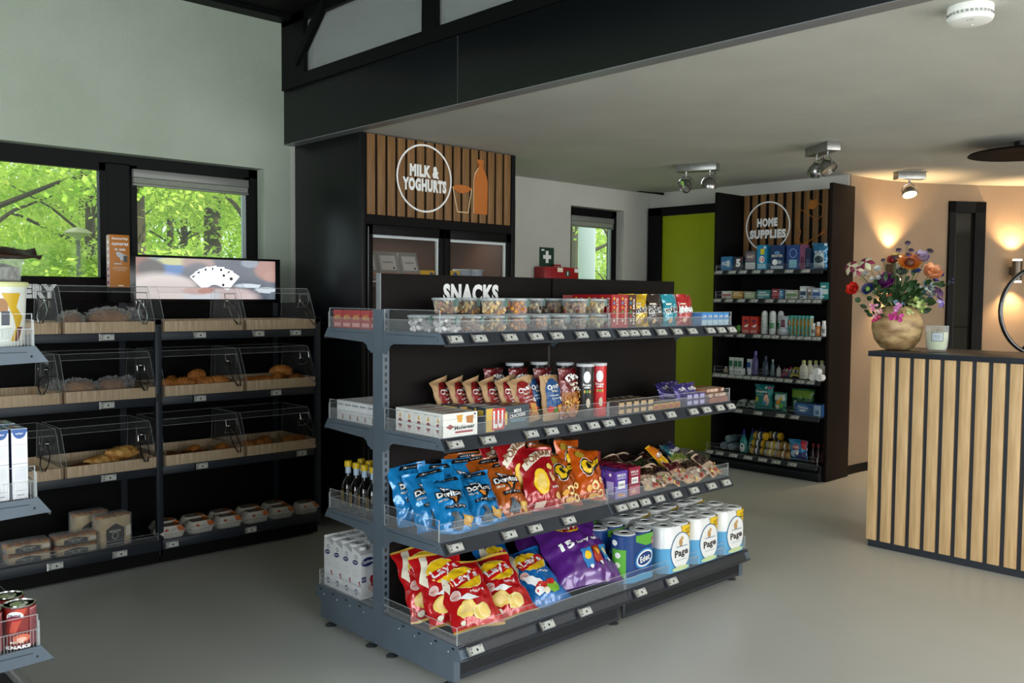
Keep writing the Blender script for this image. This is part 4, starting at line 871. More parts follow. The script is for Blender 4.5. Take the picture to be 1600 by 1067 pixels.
bx = carton(.085, .06, .125, ink('#5a3aa0', .35), F=[('r', .01, .01, .99, .45, ink('#8f8ad0')), ('t', 'MILKA', .5, .85, .7, .1, w_, 0, .03), ('t', 'SINGLE', .5, .74, .7, .06, w_), ('r', .22, .36, .78, .64, w_), ('t', '35% MELK', .5, .50, .46, .1, ink('#3a2a70')), ('e', .4, .14, .22, .07, ink('#d8a070')), ('e', .7, .1, .14, .05, ink('#e8c090'))], L=[('r', .15, .15, .85, .62, ink('#b8b4e0')), ('e', .5, .86, .12, .06, w_)], T=[('r', .1, .1, .9, .9, ink('#6a4ab0'))], key='chocolate_box')
for i, (x, y) in enumerate(((3.095, 2.595), (3.085, 2.665), (3.075, 2.735))): place('chocolate_box', bx, (x, y, zc), 'purple chocolate box, %s of three standing beside the orange bags' % nth(i, 3, 'f'), 'chocolate box', 'purple chocolate boxes')
bm2 = carton(.08, .06, .13, ink('#8c1438', .35), F=[('t', 'MILK', .5, .84, .7, .08, w_), ('t', 'SINGLE', .5, .74, .6, .05, w_), ('r', .2, .42, .8, .64, w_), ('t', '30% MELK', .5, .53, .5, .09, ink('#5a1030')), ('r', .02, .02, .98, .34, ink('#c87888')), ('e', .4, .14, .22, .07, ink('#e8b8a0'))], L=[('r', .1, .1, .9, .9, ink('#6e1030'))], key='chocolate_box')
for i, (x, y) in enumerate(((3.195, 2.60), (3.185, 2.675), (3.175, 2.75))): place('chocolate_box', bm2, (x, y, zc), 'magenta chocolate box, %s of three right of the purple boxes' % nth(i, 3, 'f'), 'chocolate box', 'magenta chocolate boxes')
place('chocolate_box', carton(.16, .07, .14, ink('#7e1418', .4), F=[('t', 'KNOPPERS', .5, .3, .7, .14, cream), ('e', .25, .7, .2, .15, ink('#a83020'))], key='db'), (3.14, 2.835, zc + .03), 'dark red box standing at the back above the purple chocolate boxes', 'box')
rg = random.Random(11)
cols = [('#3a2418', '#8c2a1c'), ('#24403a', '#c8a060'), ('#2c1a1a', '#a04028'), ('#7a8a3a', '#d8c090'), ('#5a1c22', '#d09870'), ('#2a3a20', '#b07040')]
SW = [bag(.13, .15, .035, mat('#c0a48c', .15, coat=.5), [('r', .03, .55, .97, .95, foil(a))] + [('e', rg.random() * .8 + .1, rg.random() * .4 + .08, .07, .05, ink(rg.choice(['#b8352a', '#e0c070', '#5a8a3a', '#e8dcc8', '#7a3a20', b])), rg.random() * 90) for _ in range(16)], 'sweets_bag', 70 + i, wr=.01) for i, (a, b) in enumerate(cols)]
k = 0
for row, (y, n) in enumerate(((2.57, 5), (2.66, 5), (2.76, 5))):
    for i in range(n):
        x = 3.29 + i * .125; k += 1
        place('sweets_bag', SW[(i * 2 + row * 3) % 6], (x, y - .05, zc + .022 + .012 * row), 'clear sweets bag lying in the %s row of the sweets pile, %s' % (('front', 'middle', 'rear')[row], nth(i, n)), 'sweets bag', 'sweets bags piled on the third shelf', rx=R(-66 + rg.random() * 14), rz=R(rg.random() * 30 - 15), ry=R(rg.random() * 16 - 8))
def har(c, c2, txt, seed): return bag(.13, .17, .035, foil(c), [('p', [(.04, .5), (.96, .62), (.96, .96), (.04, .96)], ink(c2)), ('t', txt, .5, .62, .75, .14, ink('#8a1010'), 6, .05), ('t', txt, .5, .625, .74, .13, w_, 6, .02), ('e', .3, .2, .12, .08, ink('#4a9a30')), ('e', .6, .16, .12, .07, ink('#c83020')), ('e', .8, .26, .09, .06, ink('#58a838'))], 'sweets_bag', seed, wr=.008)
for i, (me, x, y, rx, rz, lb) in enumerate(((har('#e8b81a', '#e07a18', 'HARIBO', 91), 3.56, 2.63, -46, 22, 'yellow and orange'), (har('#123a4a', '#1c5a6a', 'HARIBO', 92), 3.72, 2.66, -52, 24, 'teal and dark blue'), (har('#1c1c3a', '#26265a', 'HARIBO', 93), 3.82, 2.70, -56, 20, 'dark navy'))):
    place('sweets_bag', me, (x, y, zc + .05), '%s sweets bag propped on top of the sweets pile' % lb, 'sweets bag', 'printed sweets bags on the pile', rx=R(rx), rz=R(rz))

# --- second shelf (z .898)
z2 = ZS[1] + .002
mo = carton(.165, .057, .09, ink('#eceae4', .5), F=[('p', [(.08, .45), (.2, .56), (.32, .45), (.2, .34)], dred), ('p', [(.38, .9), (.56, .92), (.54, .6), (.42, .62)], ink('#e0a030')), ('p', [(.66, .84), (.88, .86), (.86, .52), (.68, .56)], ink('#b8702a')), ('t', 'Molenaar', .62, .40, .6, .16, k_, 2, .03), ('r', .34, .17, .86, .25, ink('#9a2030')), ('e', .92, .9, .025, .04, k_)],
            L=[('e', .5, .38, .24, .19, dred), ('r', .22, .33, .78, .43, w_), ('p', [(.35, .62), (.5, .84), (.62, .62)], ink('#e8b048')), ('t', 'fijne', .25, .88, .25, .05, ink('#33386a'), 20), ('t', 'mix', .5, .15, .3, .04, red)], T=[('r', .3, .15, .7, .85, ink('#e6d2c0')), ('t', 'Molenaar', .5, .5, .5, .4, dred)], key='biscuit_box')
for i in range(5): place('biscuit_box', mo, (2.125, 2.562 + i * .0585, z2), 'white biscuit box with red emblem on the second shelf, %s of five' % nth(i, 5, 'f'), 'biscuit box', 'white biscuit boxes')
lu = carton(.235, .05, .095, ink('#1d3440', .4), F=[('r', .02, .02, .2, .97, ink('#d8b040')), ('p', [(.14, .08), (.16, .95), (.44, .95), (.42, .08)], red), ('t', 'LU', .285, .5, .22, .72, w_, 0, .05), ('e', .46, .5, .03, .3, ink('#e0b860')), ('t', 'MINI', .72, .78, .16, .14, w_, 4), ('t', 'CRACKERS', .72, .58, .36, .14, w_, 4), ('r', .55, .32, .9, .42, ink('#4a7a8a'))], L=[('r', .1, .1, .9, .6, ink('#2a3a5a')), ('r', .2, .65, .8, .9, ink('#d8b040'))], T=[('r', .02, .1, .4, .9, w_), ('e', .8, .5, .12, .4, ink('#d8a040')), ('r', .45, .2, .65, .8, ink('#8a2a3a'))], key='cracker_box')
for i in range(3): place('cracker_box', lu, (2.37 - .010 * i, 2.565 + i * .056, z2), 'mini crackers box, dark teal with red block, %s of three' % nth(i, 3, 'f'), 'cracker box', 'cracker boxes on the second shelf')
place('cracker_box', carton(.05, .11, .098, ink('#2c3046', .4), F=[('r', .1, .1, .9, .5, ink('#c8ccd8')), ('r', .1, .55, .9, .95, ink('#d8a83a'))], L=[('r', .1, .5, .9, .95, ink('#e0c060')), ('r', .1, .05, .9, .4, ink('#aab0c4'))], key='cb2'), (2.228, 2.69, z2), 'narrow navy and yellow cracker box between white biscuit boxes and teal box', 'cracker box')
kr = mat('#b8946a', .6)
def oven(c, seed, veg): return bag(.125, .19, .055, kr, [('e', .52, .62, .40, .30, ink(c)), ('p', [(.12, .3), (.92, .3), (.92, .68), (.12, .68)], ink(c)), ('t', 'Oven', .52, .74, .6, .12, w_, 8, .03), ('t', 'Baked', .55, .64, .4, .05, cream), ('t', 'crackers', .5, .55, .46, .035, w_), ('t', 'zeezout', .5, .48, .4, .03, w_), ('e', .82, .45, .09, .06, w_)] + ([('e', .25, .25, .12, .07, red), ('e', .45, .22, .1, .05, ink('#3f8f2a')), ('e', .72, .26, .13, .09, ink('#d08a3a'))] if veg else [('p', [(.45, .42), (.85, .36), (.8, .16), (.5, .2)], ink('#d89a4a')), ('e', .3, .2, .1, .07, ink('#a05028'))]), 'cracker_bag', seed, sealm=kr, wr=.008)
O1, O2 = oven('#8e1e1e', 101, 0), oven('#1a4f86', 104, 1)
for i in range(6): place('cracker_bag', O1, (2.575 - .055 * i, 2.62 + .036 * i, z2 + .004), 'brown paper cracker bag with red label, %s of six' % nth(i, 6, 'f'), 'cracker bag', 'brown cracker bags with red label', rx=R(-14), ry=R(-10), rz=R(22 if i else 4))
for i in range(3): place('cracker_bag', O2, (2.69 - .05 * i, 2.605 + .05 * i, z2 + .004), 'brown paper cracker bag with blue label, %s of three' % nth(i, 3, 'f'), 'cracker bag', 'brown cracker bags with blue label', rx=R(-8), rz=R(14 if i else 2))
ch = bag(.125, .215, .055, foil('#6e1018'), [('r', .04, .06, .96, .52, ink('#9a5a22'))] + [('o', .12 + .76 * rg.random(), .1 + .38 * rg.random(), .08, .05, ink(rg.choice(['#d89a48', '#c07a30', '#e8b868'])), .4) for _ in range(26)] + [('e', .4, .14, .16, .08, ink('#b07050')), ('t', 'Chio', .5, .80, .62, .12, w_, 4, .05), ('t', 'Party', .55, .67, .4, .07, cream, 12), ('t', 'Mix', .6, .60, .26, .06, cream, 12), ('t', 'paprika', .75, .54, .34, .03, w_)], 'pretzel_mix_bag', 110, wr=.008, sealm=foil('#5a0c14'))
for i in range(4): place('pretzel_mix_bag', ch, (2.795 - .085 * i, 2.605 + .062 * i, z2 + .004), 'dark red Party Mix pretzel bag, %s of four' % nth(i, 4, 'f'), 'snack bag', 'party mix pretzel bags', rx=R(-5), rz=R(3))
def tubec(c, key):
    top = MB(); top.lathe([(.0385, 0), (.0395, .003), (.0395, .011), (.037, .013), (0, .013)], mat('#c9ccce', .3), 28, c=(0, 0, .222)); 
    F = [('e', .5, .80, .13, .115, w_), ('t', 'Pringles', .5, .64, .3, .07, w_, 0, .03), ('r', .4, .585, .62, .605, w_), ('e', .42, .52, .035, .03, ink('#c8a838')), ('e', .51, .52, .035, .03, ink('#5a9a38')), ('e', .60, .52, .035, .03, ink('#d8a030')), ('e', .54, .3, .07, .09, ink('#c8b8a0'))]
    return [(None, can(.038, .222, ink(c, .3), F, key, prof=[(.037, 0), (.038, .004), (.038, .222)])), ('lid', top.mesh('lid'))]
TR, TK = tubec('#c81420', 'crisp_tube'), tubec('#17171a', 'crisp_tube')
place('crisp_tube', TR, (2.966, 2.60, z2), 'bright red crisp tube, rightmost of the tubes', 'crisp tube', 'crisp tubes', rz=R(-36))
for i, (x, y) in enumerate(((2.884, 2.60), (2.862, 2.70), (2.80, 2.80), (2.67, 2.82))): place('crisp_tube', TK, (x, y, z2), 'black crisp tube, %s' % ('front one beside the red tube', 'second, behind the front black one', 'third back, half hidden by the party mix bags', 'far back left against the back panel')[i], 'crisp tube', 'black crisp tubes', rz=R(-36))
# chocolate bars lying low on the right part of the second shelf
barc = [('#3a2a22', '#c8a878', 5), ('#d8a820', '#a04018', 4), ('#4a3a8a', '#b8b4e0', 3)]
for g, (c, c2, n) in enumerate(barc):
    bb = carton(.045, .15, .028, foil(c), F=[('r', .1, .15, .9, .8, ink(c2))], T=[('r', .15, .1, .85, .6, ink(c2)), ('r', .2, .7, .8, .9, w_)], L=[('r', .05, .2, .6, .8, ink(c2))], key='chocolate_bar')
    for i in range(n):
        for l in range(2 if g != 1 else 1): place('chocolate_bar', bb, (3.07 + g * .255 + i * .052, 2.625, z2 + l * .03), '%s chocolate bar on the second shelf, %s of its %s layer' % (('dark brown', 'yellow', 'violet')[g], nth(i, n), ('bottom', 'top')[l]), 'chocolate bar', '%s chocolate bars' % ('brown', 'yellow', 'violet')[g])
pb2 = bag(.13, .10, .05, foil('#3b2f7e'), [('r', .05, .1, .95, .5, ink('#7a6ab8')), ('t', 'toffee', .5, .7, .6, .2, w_)], 'chocolate_bag', 120, wr=.006)
for i in range(4): place('chocolate_bag', pb2, (3.60 + (i % 2) * .075, 2.60 + .10 * (i // 2), z2 + .004), 'violet blue chocolate bag on the second shelf, %s of four' % ('front left', 'front right', 'rear left', 'rear right')[i], 'sweets bag', 'violet chocolate bags', rx=R(-18), rz=R(8))
nb_ = carton(.035, .12, .018, mat('#a86a48', .3), T=[('r', .1, .1, .9, .5, cream), ('r', .2, .6, .8, .8, ink('#c83828'))], F=[('r', .1, .1, .9, .9, ink('#d8b8a0'))], key='nb')
for i in range(8): place('chocolate_bar', nb_, (3.745 + (i % 4) * .04, 2.60 + .02 * (i // 4), z2 + .002 + .022 * (i // 4) + .028), 'brown cream candy bar, second shelf right end, %s in %s layer' % (nth(i % 4, 4), ('bottom', 'top')[i // 4]), 'chocolate bar', 'candy bars at the shelf end', rz=R(rg.random() * 24 - 12))
cbx = carton(.038, .15, .028, ink('#8a4a34'), key='cbx')
for i in range(4): place('candy_bar_box', cbx, (3.745 + i * .04, 2.61, z2), 'brown box under the candy bars on the second shelf, %s' % nth(i, 4), 'box', 'boxes under the candy bars')

# --- top shelf (z 1.283)
z1 = ZS[0] + .002
tubm = clear('tub_plastic', 'f6f8f8', .10, .08); lidm = clear('tub_lid', 'eef2f2', .34, .12, 'dfe6e8')
def nutpile(c, seed, n=62, s=.0075, el=1.3):
    m = MB(); rg2 = random.Random(seed); ms = [ink(x, .45) for x in c]
    for k in range(n):
        lay = k / n; r_ = .045 * rg2.random() ** .4; a = rg2.random() * 6.28; e = Euler((rg2.random() * 3, rg2.random() * 3, 0)).to_matrix().to_4x4(); p = (r_ * math.cos(a), r_ * math.sin(a), .006 + lay * .040)
        m.ell((0, 0, 0), (s * el, s, s * .85), rg2.choice(ms), Matrix.Translation(p) @ e, 6, 4)
    return m.mesh('nuts')
tubp = MB(); tubp.lathe([(.040, 0), (.043, .002), (.052, .052), (.054, .053), (.053, .055)], tubm, 28); tubp.lathe([(.0405, .0005), (.0, .0005)], tubm, 28); TUB = tubp.mesh('tub')
lp_ = MB(); lp_.lathe([(.054, .053), (.057, .054), (.057, .061), (.053, .063), (.050, .060), (.0, .060)], lidm, 28); lp_.box(-.007, .007, -.06, -.045, .03, .062, mat('#5c7a74', .4)); LID = lp_.mesh('lid')
kinds = {'marshmallow': (['#f2efec', '#e9dcdc', '#4a3028', '#f6f4f0'], .009, 1.0), 'pale nut': (['#d8b078', '#c99a5c', '#e6c894', '#a86c3c'], .0075, 1.3), 'cashew': (['#e8cc98', '#dcb878', '#c08848'], .008, 1.6), 'orange nut': (['#d8821c', '#e69a2c', '#c46c12'], .0085, 1.2),
         'almond': (['#8a4a28', '#a05c34', '#6c3820', '#c89060'], .008, 1.6), 'seed mix': (['#e6dcc0', '#70583c', '#c8a878', '#3c3024'], .0075, 1.7), 'trail mix': (['#b07840', '#d8b888', '#5c2c1c', '#c8502c', '#8a6a3a'], .008, 1.3), 'curl mix': (['#d8c080', '#c8a04c', '#e8dca8', '#8c6030'], .008, 1.9)}
NUT = {k: [(None, TUB), ('nuts', nutpile(v[0], i, 62, v[1], v[2]), 'stuff'), ('lid', LID)] for i, (k, v) in enumerate(kinds.items())}
colz = ['marshmallow', 'pale nut', 'cashew', 'orange nut', 'almond', 'seed mix', 'trail mix', 'curl mix']
for c in range(8):
    for rw in range(2):
        for lv in range(2):
            kk = colz[c]
            if c == 0 and lv == 1: continue
            if c in (4, 5) and lv == 1 and rw == 0: continue
            if c == 1 and lv == 1 and rw == 0: continue
            x = 2.115 + c * .1165 + (.0 if rw == 0 else -.02); y = 2.60 + rw * .128
            if c == 5 and rw == 0: kk = 'seed mix'
            place('nut_tub', NUT[kk], (x, y, z1 + lv * .0665), 'clear tub of %s, %s column from left, %s row, %s layer' % (kk if 'mix' in kk else kk + 's', ORD[c], ('front', 'rear')[rw], ('lower', 'upper')[lv]), 'snack tub', 'clear snack tubs on the top shelf', rz=R(c * 7))
def choc(c, t1, key, dots=True):
    d = [('e', .3, .88 - .13 * q, .1, .045, ink(x)) for q, x in enumerate(['#d8b838', '#3a9ac0', '#e8882a', '#48a048', '#c82828', '#e0d8c8'])] if dots else []
    return carton(.055, .075, .148, ink(c, .35), F=[('t', t1, .72, .5, .92, .2, cream, 90, .02)] if False else [('t', t1, .70, .5, 2.1, .09, cream, 90, .02)] + d, L=d + [('t', t1, .75, .5, 1.6, .1, w_, 90, .02)], T=[('r', .1, .1, .9, .9, ink('#c86a60'))], key=key)
ca, cb = choc('#a4141c', 'CHOCOLATE', 'chocolate_box'), choc('#4a1c12', 'NUT MIX', 'chocolate_box')
for i in range(3): place('chocolate_box', ca, (3.018, 2.585 + .078 * i, z1), 'red CHOCOLATE box, %s of the left file on the top shelf' % nth(i, 3, 'f'), 'chocolate box', 'red chocolate boxes, left file')
for i in range(3): place('chocolate_box', ca, (3.075, 2.585 + .078 * i, z1), 'red CHOCOLATE box, %s of the right file on the top shelf' % nth(i, 3, 'f'), 'chocolate box', 'red chocolate boxes, right file')
for i in range(3): place('chocolate_box', cb, (3.132, 2.585 + .076 * i, z1), 'dark brown NUT box on the top shelf, %s of three' % nth(i, 3, 'f'), 'chocolate box', 'brown chocolate boxes')
place('chocolate_box', carton(.27, .06, .04, ink('#c4605a', .4), T=[('r', k / 6 + .01, .08, (k + 1) / 6 - .01, .92, ink('#d88078')) for k in range(6)], F=[('r', k / 6 + .01, .1, (k + 1) / 6 - .01, .9, ink('#cc6a62')) for k in range(6)], key='tray'), (3.165, 2.848, z1 + .105), 'salmon red row of packs behind the red boxes on the top shelf', 'box')
place('display_stand', MB().box(-.13, .13, -.028, .028, 0, .103, blackmat, b=.002).mesh('stand'), (3.165, 2.848, z1), 'black riser block under the salmon red packs on the top shelf', 'display stand')
def mm(c, seed, txt="m&m's", tc=None): return bag(.115, .15, .05, foil(c), [('t', txt, .5, .52, .90, .24, w_, 6, .10), ('t', txt, .5, .52, .82, .18, tc or k_, 6, .03), ('e', .7, .2, .13, .09, ink('#6a3a20')), ('e', .3, .16, .1, .07, ink('#e0b890')), ('r', .1, .66, .4, .7, cream)], 'chocolate_bag', seed, wr=.006, sealm=foil(c))
for i, (c, x, y, lb, s, tx) in enumerate((('#d9b012', 3.224, 2.575, 'yellow', 131, 0), ('#1c93a8', 3.275, 2.66, 'teal half hidden', 132, 0), ('#2c1712', 3.345, 2.585, 'dark brown', 133, 0), ('#1c93a8', 3.468, 2.585, 'teal fully visible', 134, 0), ('#b41018', 3.588, 2.59, 'bright red', 135, 1))):
    me = mm(c, s, 'Maltesers' if tx else "m&m's", w_ if tx else k_); place('chocolate_bag', me, (x, y, z1 + .003), '%s chocolate sweets bag standing on the top shelf' % lb, 'sweets bag', 'standing chocolate bags', rx=R(-6), ry=R(2 if tx else 0), rz=R(-4 if tx else 0))
    if i in (0, 2, 3, 4): place('chocolate_bag', me, (x - .01, y + .075, z1 + .003), '%s chocolate sweets bag in the second row, behind its twin' % lb.split()[0], 'sweets bag', 'standing chocolate bags', rx=R(-4))
gm_ = carton(.045, .11, .065, ink('#1c86d0', .3), F=[('r', .02, .02, .98, .45, ink('#a8c8d8')), ('t', 'GUM', .5, .72, .6, .2, w_)], T=[('r', .1, .2, .9, .8, ink('#58aee0'))], key='gum_box')
for i in range(5): place('gum_box', gm_, (3.683 + i * .047, 2.60, z1), 'bright blue gum pack on the top shelf right end, %s of five' % nth(i, 5), 'gum pack', 'blue gum packs')

# --- rear side of the gondola, goods seen past the upright
rp = bag(.06, .10, .04, foil('#b8141c'), [('r', .1, .1, .9, .3, ink('#e0a030')), ('t', 'JOY', .5, .62, .6, .2, cream)], 'biscuit_pack', 140, wr=.008)
rpk = carton(.09, .065, .075, foil('#b81820'), F=[('r', .1, .1, .9, .4, ink('#e0b0a0'))], L=[('r', .1, .1, .9, .35, ink('#d89038'))], Rr=[('t', 'ANTA', .5, .6, .7, .25, ink('#f0c040')), ('r', .1, .1, .9, .3, ink('#e8a098'))], key='biscuit_pack')
for i in range(5): place('biscuit_pack', rpk, (2.085, 3.235 - .069 * i, z1), 'shiny red biscuit pack on the rear top shelf end, %s' % nth(i, 5), 'biscuit pack', 'red biscuit packs', rz=PI)
wc = carton(.075, .052, .083, ink('#eeeef0', .45), F=[('r', .1, .6, .9, .9, ink('#8a8ec0'))], Rr=[('t', 'Optimel', .5, .82, .7, .09, ink('#8088a0')), ('r', .12, .3, .88, .34, ink('#e0dcd8'))], L=[('t', 'Optimel', .5, .8, .7, .14, ink('#20287a')), ('e', .5, .25, .35, .2, ink('#c89a2a'))], key='custard_carton')
wcN = carton(.075, .052, .083, ink('#eeeef0', .45), L=[('t', 'Optimel', .5, .80, .8, .14, ink('#39406e'), 0, .02), ('r', .1, .35, .75, .37, ink('#c8b8b0')), ('r', .1, .28, .6, .30, ink('#c8b8b0')), ('e', .85, .2, .1, .14, ink('#a8642c'))], F=[('t', 'Fruit', .5, .75, .8, .2, ink('#262c80'), 0, .02), ('e', .55, .25, .36, .2, ink('#c89a2a')), ('e', .3, .12, .2, .1, ink('#5a1a20')), ('e', .2, .35, .1, .06, ink('#5a3010'))], T=[('t', 'Fruit', .5, .5, .5, .3, ink('#8088a0'))], key='custard_carton')
for r_ in range(3):
    for i in range(5): place('custard_carton', wcN, (2.078 + r_ * .08, 3.215 - .055 * i, ZS[1] + .002), 'small white carton, rear second shelf, %s of five in %s file' % (nth(i, 5), ('end', 'middle', 'inner')[r_]), 'carton', 'small white cartons')
def bottle_soy():
    b = MB(); b.lathe([(.0, 0), (.029, 0), (.031, .004), (.031, .085), (.028, .11), (.013, .132), (.0115, .15)], mat('#0d0a09', .08, coat=.5), 20)
    s = MB(); s.lathe([(.0125, .0), (.0125, .028), (.0155, .030)], mat('#b9cfe6', .4), 18, c=(0, 0, .15)); 
    def cap(c, k): q = MB(); q.lathe([(.0165, 0), (.0165, .020), (.014, .024), (0, .024)], ink(c, .35), 20, c=(0, 0, .178)); return q.mesh(k)
    l = MB(); art(l, [('r', .35, .1, .42, .95, ink('#c8a040')), ('r', .62, .1, .66, .95, ink('#c8a040'))], lambda a, b_, L: ((.0312 + .0003 * L) * math.cos(PI + (a - .5) * 1.6), (.0312 + .0003 * L) * math.sin(PI + (a - .5) * 1.6), .015 + b_ * .07), 1, 1, 6, 2)
    return [[(None, b.mesh('bottle')), ('neck_seal', s.mesh('neck_seal')), ('cap', cap(c, 'cap')), ('label', l.mesh('label'))] for c in ('#e8c010', '#b81420')]
BS = bottle_soy()
for i in range(5):
    for r_ in range(2):
        place('sauce_bottle', BS[0], (2.085 + .066 * r_, 3.225 - .062 * i, ZS[2] + .002), 'dark sauce bottle with yellow cap, %s in the %s file' % (nth(i, 5), ('end', 'second')[r_]), 'sauce bottle', 'dark sauce bottles with yellow caps')
for i in range(3): place('sauce_bottle', BS[1], (2.235, 3.20 - .075 * i, ZS[2] + .002), 'dark sauce bottle with red cap behind the yellow-capped ones, %s' % nth(i, 3), 'sauce bottle', 'dark sauce bottles with red caps', s=(1.1, 1.1, 1.2))
def optimel():
    w, d, h = .068, .068, .185; m = MB(); wm = ink('#efeef0', .4)
    v = [(-w/2, -d/2, 0), (w/2, -d/2, 0), (w/2, d/2, 0), (-w/2, d/2, 0), (-w/2, -d/2, h), (w/2, -d/2, h), (w/2, d/2, h + .022), (-w/2, d/2, h + .022)]
    m.add(v, [(3, 2, 1, 0), (0, 1, 5, 4), (2, 3, 7, 6), (1, 2, 6, 5), (3, 0, 4, 7), (4, 5, 6, 7)], wm); m.box(-w/2, w/2, d/2 - .004, d/2, h + .018, h + .03, wm)
    nv = ink('#1c2868'); rd = ink('#a82028')
    art(m, [('e', .5, .83, .48, .10, nv, 6), ('t', 'Optimel', .5, .83, .85, .1, w_, 6, .03), ('r', .3, .70, .85, .71, ink('#99a')), ('r', .2, .66, .8, .665, ink('#99a')), ('r', .06, .38, .36, .5, nv), ('t', '0% VET', .21, .44, .2, .06, w_), ('e', .78, .42, .15, .09, rd), ('e', .72, .22, .22, .12, ink('#e0c8c0')), ('e', .82, .3, .1, .05, rd)], face((-w/2, -d/2, 0), (w, 0, 0), (0, 0, h)), w, h)
    art(m, [('e', .4, .80, .3, .055, nv, 10), ('t', 'Opti', .4, .80, .4, .05, w_, 10), ('o', .5, .93, .14, .045, ink('#556'), .3), ('e', .5, .14, .17, .065, ink('#4a5480')), ('e', .5, .14, .1, .038, wm), ('r', .15, .55, .8, .555, ink('#aab')), ('r', .15, .5, .8, .505, ink('#aab')), ('r', .15, .62, .8, .625, ink('#aab')), ('r', .0, .28, 1, .285, ink('#ccd')), ('e', .86, .38, .07, .03, rd), ('e', .92, .33, .05, .03, rd)], face((-w/2, d/2, 0), (0, -d, 0), (0, 0, h)), d, h)
    c = MB(); c.lathe([(.014, 0), (.016, .002), (.016, .012), (.013, .014), (0, .014)], w_, 16, c=(0, 0, h + .012)); return [(None, m.mesh('carton', 0)), ('cap', c.mesh('cap'))]
OP = optimel()
for r_ in range(4):
    for i in range(4): place('yoghurt_drink_carton', OP, (2.076 + .0735 * r_, 3.315 - .0715 * i, .168), 'white drink carton with blue oval, %s of four in the %s file' % (nth(i, 4), ('end', 'second', 'third', 'innermost')[r_]), 'drink carton', 'white drink cartons')
# ------------------------------------------------------------------ bakery goods
crust = noisy('crust', '#94501c', '#dd9444', 18, .5, .4, 50); crust_d = noisy('dark_crust', '#4a2812', '#8a5224', 22, .5, .5, 60); loafm = noisy('loaf', '#8a6040', '#b8895c', 10, .6, .3, 50)
cheese = noisy('melted_cheese', '#b8762a', '#f0c070', 40, .4, .6, 70)
def croissant():
    m = MB(); pts = []; rs = []
    for k in range(33):
        t = k / 32 - .5; a = t * 2.6; pts.append((.055 * math.sin(a), -.03 * math.cos(a) + .03, .024 + .004 * math.cos(t * 3))); rs.append((.026 * math.cos(t * 2.6) ** .8 + .006) * (1 + .14 * abs(math.sin(k * PI / 4.5))))
    m.tube(pts, rs, crust, 12); return m.mesh('croissant', 50)
def bun(a, b, c, mt, key, nz=.12, seed=0): m = MB(); m.ell((0, 0, c * .85), (a * 1.1, b * 1.1, c * 1.15), mt, None, 20, 12, nz, seed, 3); return m.mesh(key, 60)
CR = croissant(); BN = bun(.045, .04, .028, crust, 'bun'); BN2 = bun(.06, .035, .026, crust, 'roll', .15, 4); CH = bun(.085, .05, .03, cheese, 'cheese_bread', .3, 7); DR = bun(.05, .035, .02, crust_d, 'danish', .35, 3)
def in_tray(ci, ri): return ((.925, 1.385, 1.872, 2.331)[ci], BY + .002, (1.224, .884, .517)[ri] + .013)
def spread(ci, ri, spec, word, cat, group):
    X, Y, Z = in_tray(ci, ri)
    for i, (me, x, y, z, rz) in enumerate(spec):
        place(cat.replace(' ', '_'), me, (X + x, Y + y, Z + z), '%s, %s tray of %s bakery row, %s' % (word, ['far left', 'second', 'third', 'right-hand'][ci], rows[ri], '%s of %s' % (ORD[i], ['', '', '', 'three', 'four', 'five', 'six', 'seven'][len(spec)]) if len(spec) > 1 else 'the only one'), cat, group, rz=rz)
spread(2, 1, [(CR, .07, .10, .012, .4), (CR, .16, .12, .012, 2.4), (CR, .25, .09, .012, -.3), (CR, .24, .13, .05, .5), (CR, .34, .10, .012, 2.9), (CR, .15, .26, .01, 1), (CR, .30, .27, .01, .2)], 'golden croissant', 'croissant', 'croissants')
spread(3, 1, [(BN2, .08, .10, .005, .3), (BN2, .17, .12, .005, -.4), (CR, .25, .10, .012, 1), (CR, .33, .18, .015, .5), (BN2, .38, .11, .005, .8), (CR, .29, .13, .05, 2.6)], 'golden brown pastry roll', 'pastry', 'pastries right middle tray')
spread(2, 2, [(DR, .08, .12, 0, .3), (DR, .16, .10, 0, 1), (BN, .23, .16, .0, 1), (DR, .24, .08, 0, 2), (BN, .37, .12, 0, 1)], 'dark glazed bread roll', 'bread roll', 'rolls in the third lower tray')
spread(3, 2, [(BN, .06, .12, 0, .3), (BN, .14, .12, 0, 1), (BN2, .20, .16, .01, 1), (BN, .34, .13, 0, 2), (BN, .40, .12, 0, 1)], 'shiny round bread bun', 'bread bun', 'buns in the right lower tray')
spread(1, 2, [(DR, .10, .09, 0, .3), (CH, .22, .14, 0, .1), (CH, .33, .17, .03, .2)], 'cheese-topped brown bread', 'cheese bread', 'cheese breads')
def wrapped(a, b, c, seed, knot=1):
    m = MB(); m.ell((0, 0, c * .9), (a, b, c), loafm, None, 24, 14, .1, seed, 3)
    q = MB(); q.ell((0, 0, c * 1.0), (a * 1.12, b * 1.15, c * 1.15), wrap, None, 48, 30, .34, seed + 5, 9)
    q.ell((a * 1.25 * knot, 0, c * 1.2), (a * .42, b * .55, c * .75), wrap, None, 36, 20, 1.1, seed + 9, 6); q.ell((a * .98 * knot, 0, c * 1.15), (.012, .012, .016), mat('#e0c030', .4), None, 10, 6)
    return [(None, m.mesh('loaf', 60)), ('plastic_wrap', q.mesh('plastic_wrap', 60))]
WL, WL2 = wrapped(.11, .055, .05, 3), wrapped(.085, .055, .042, 8)
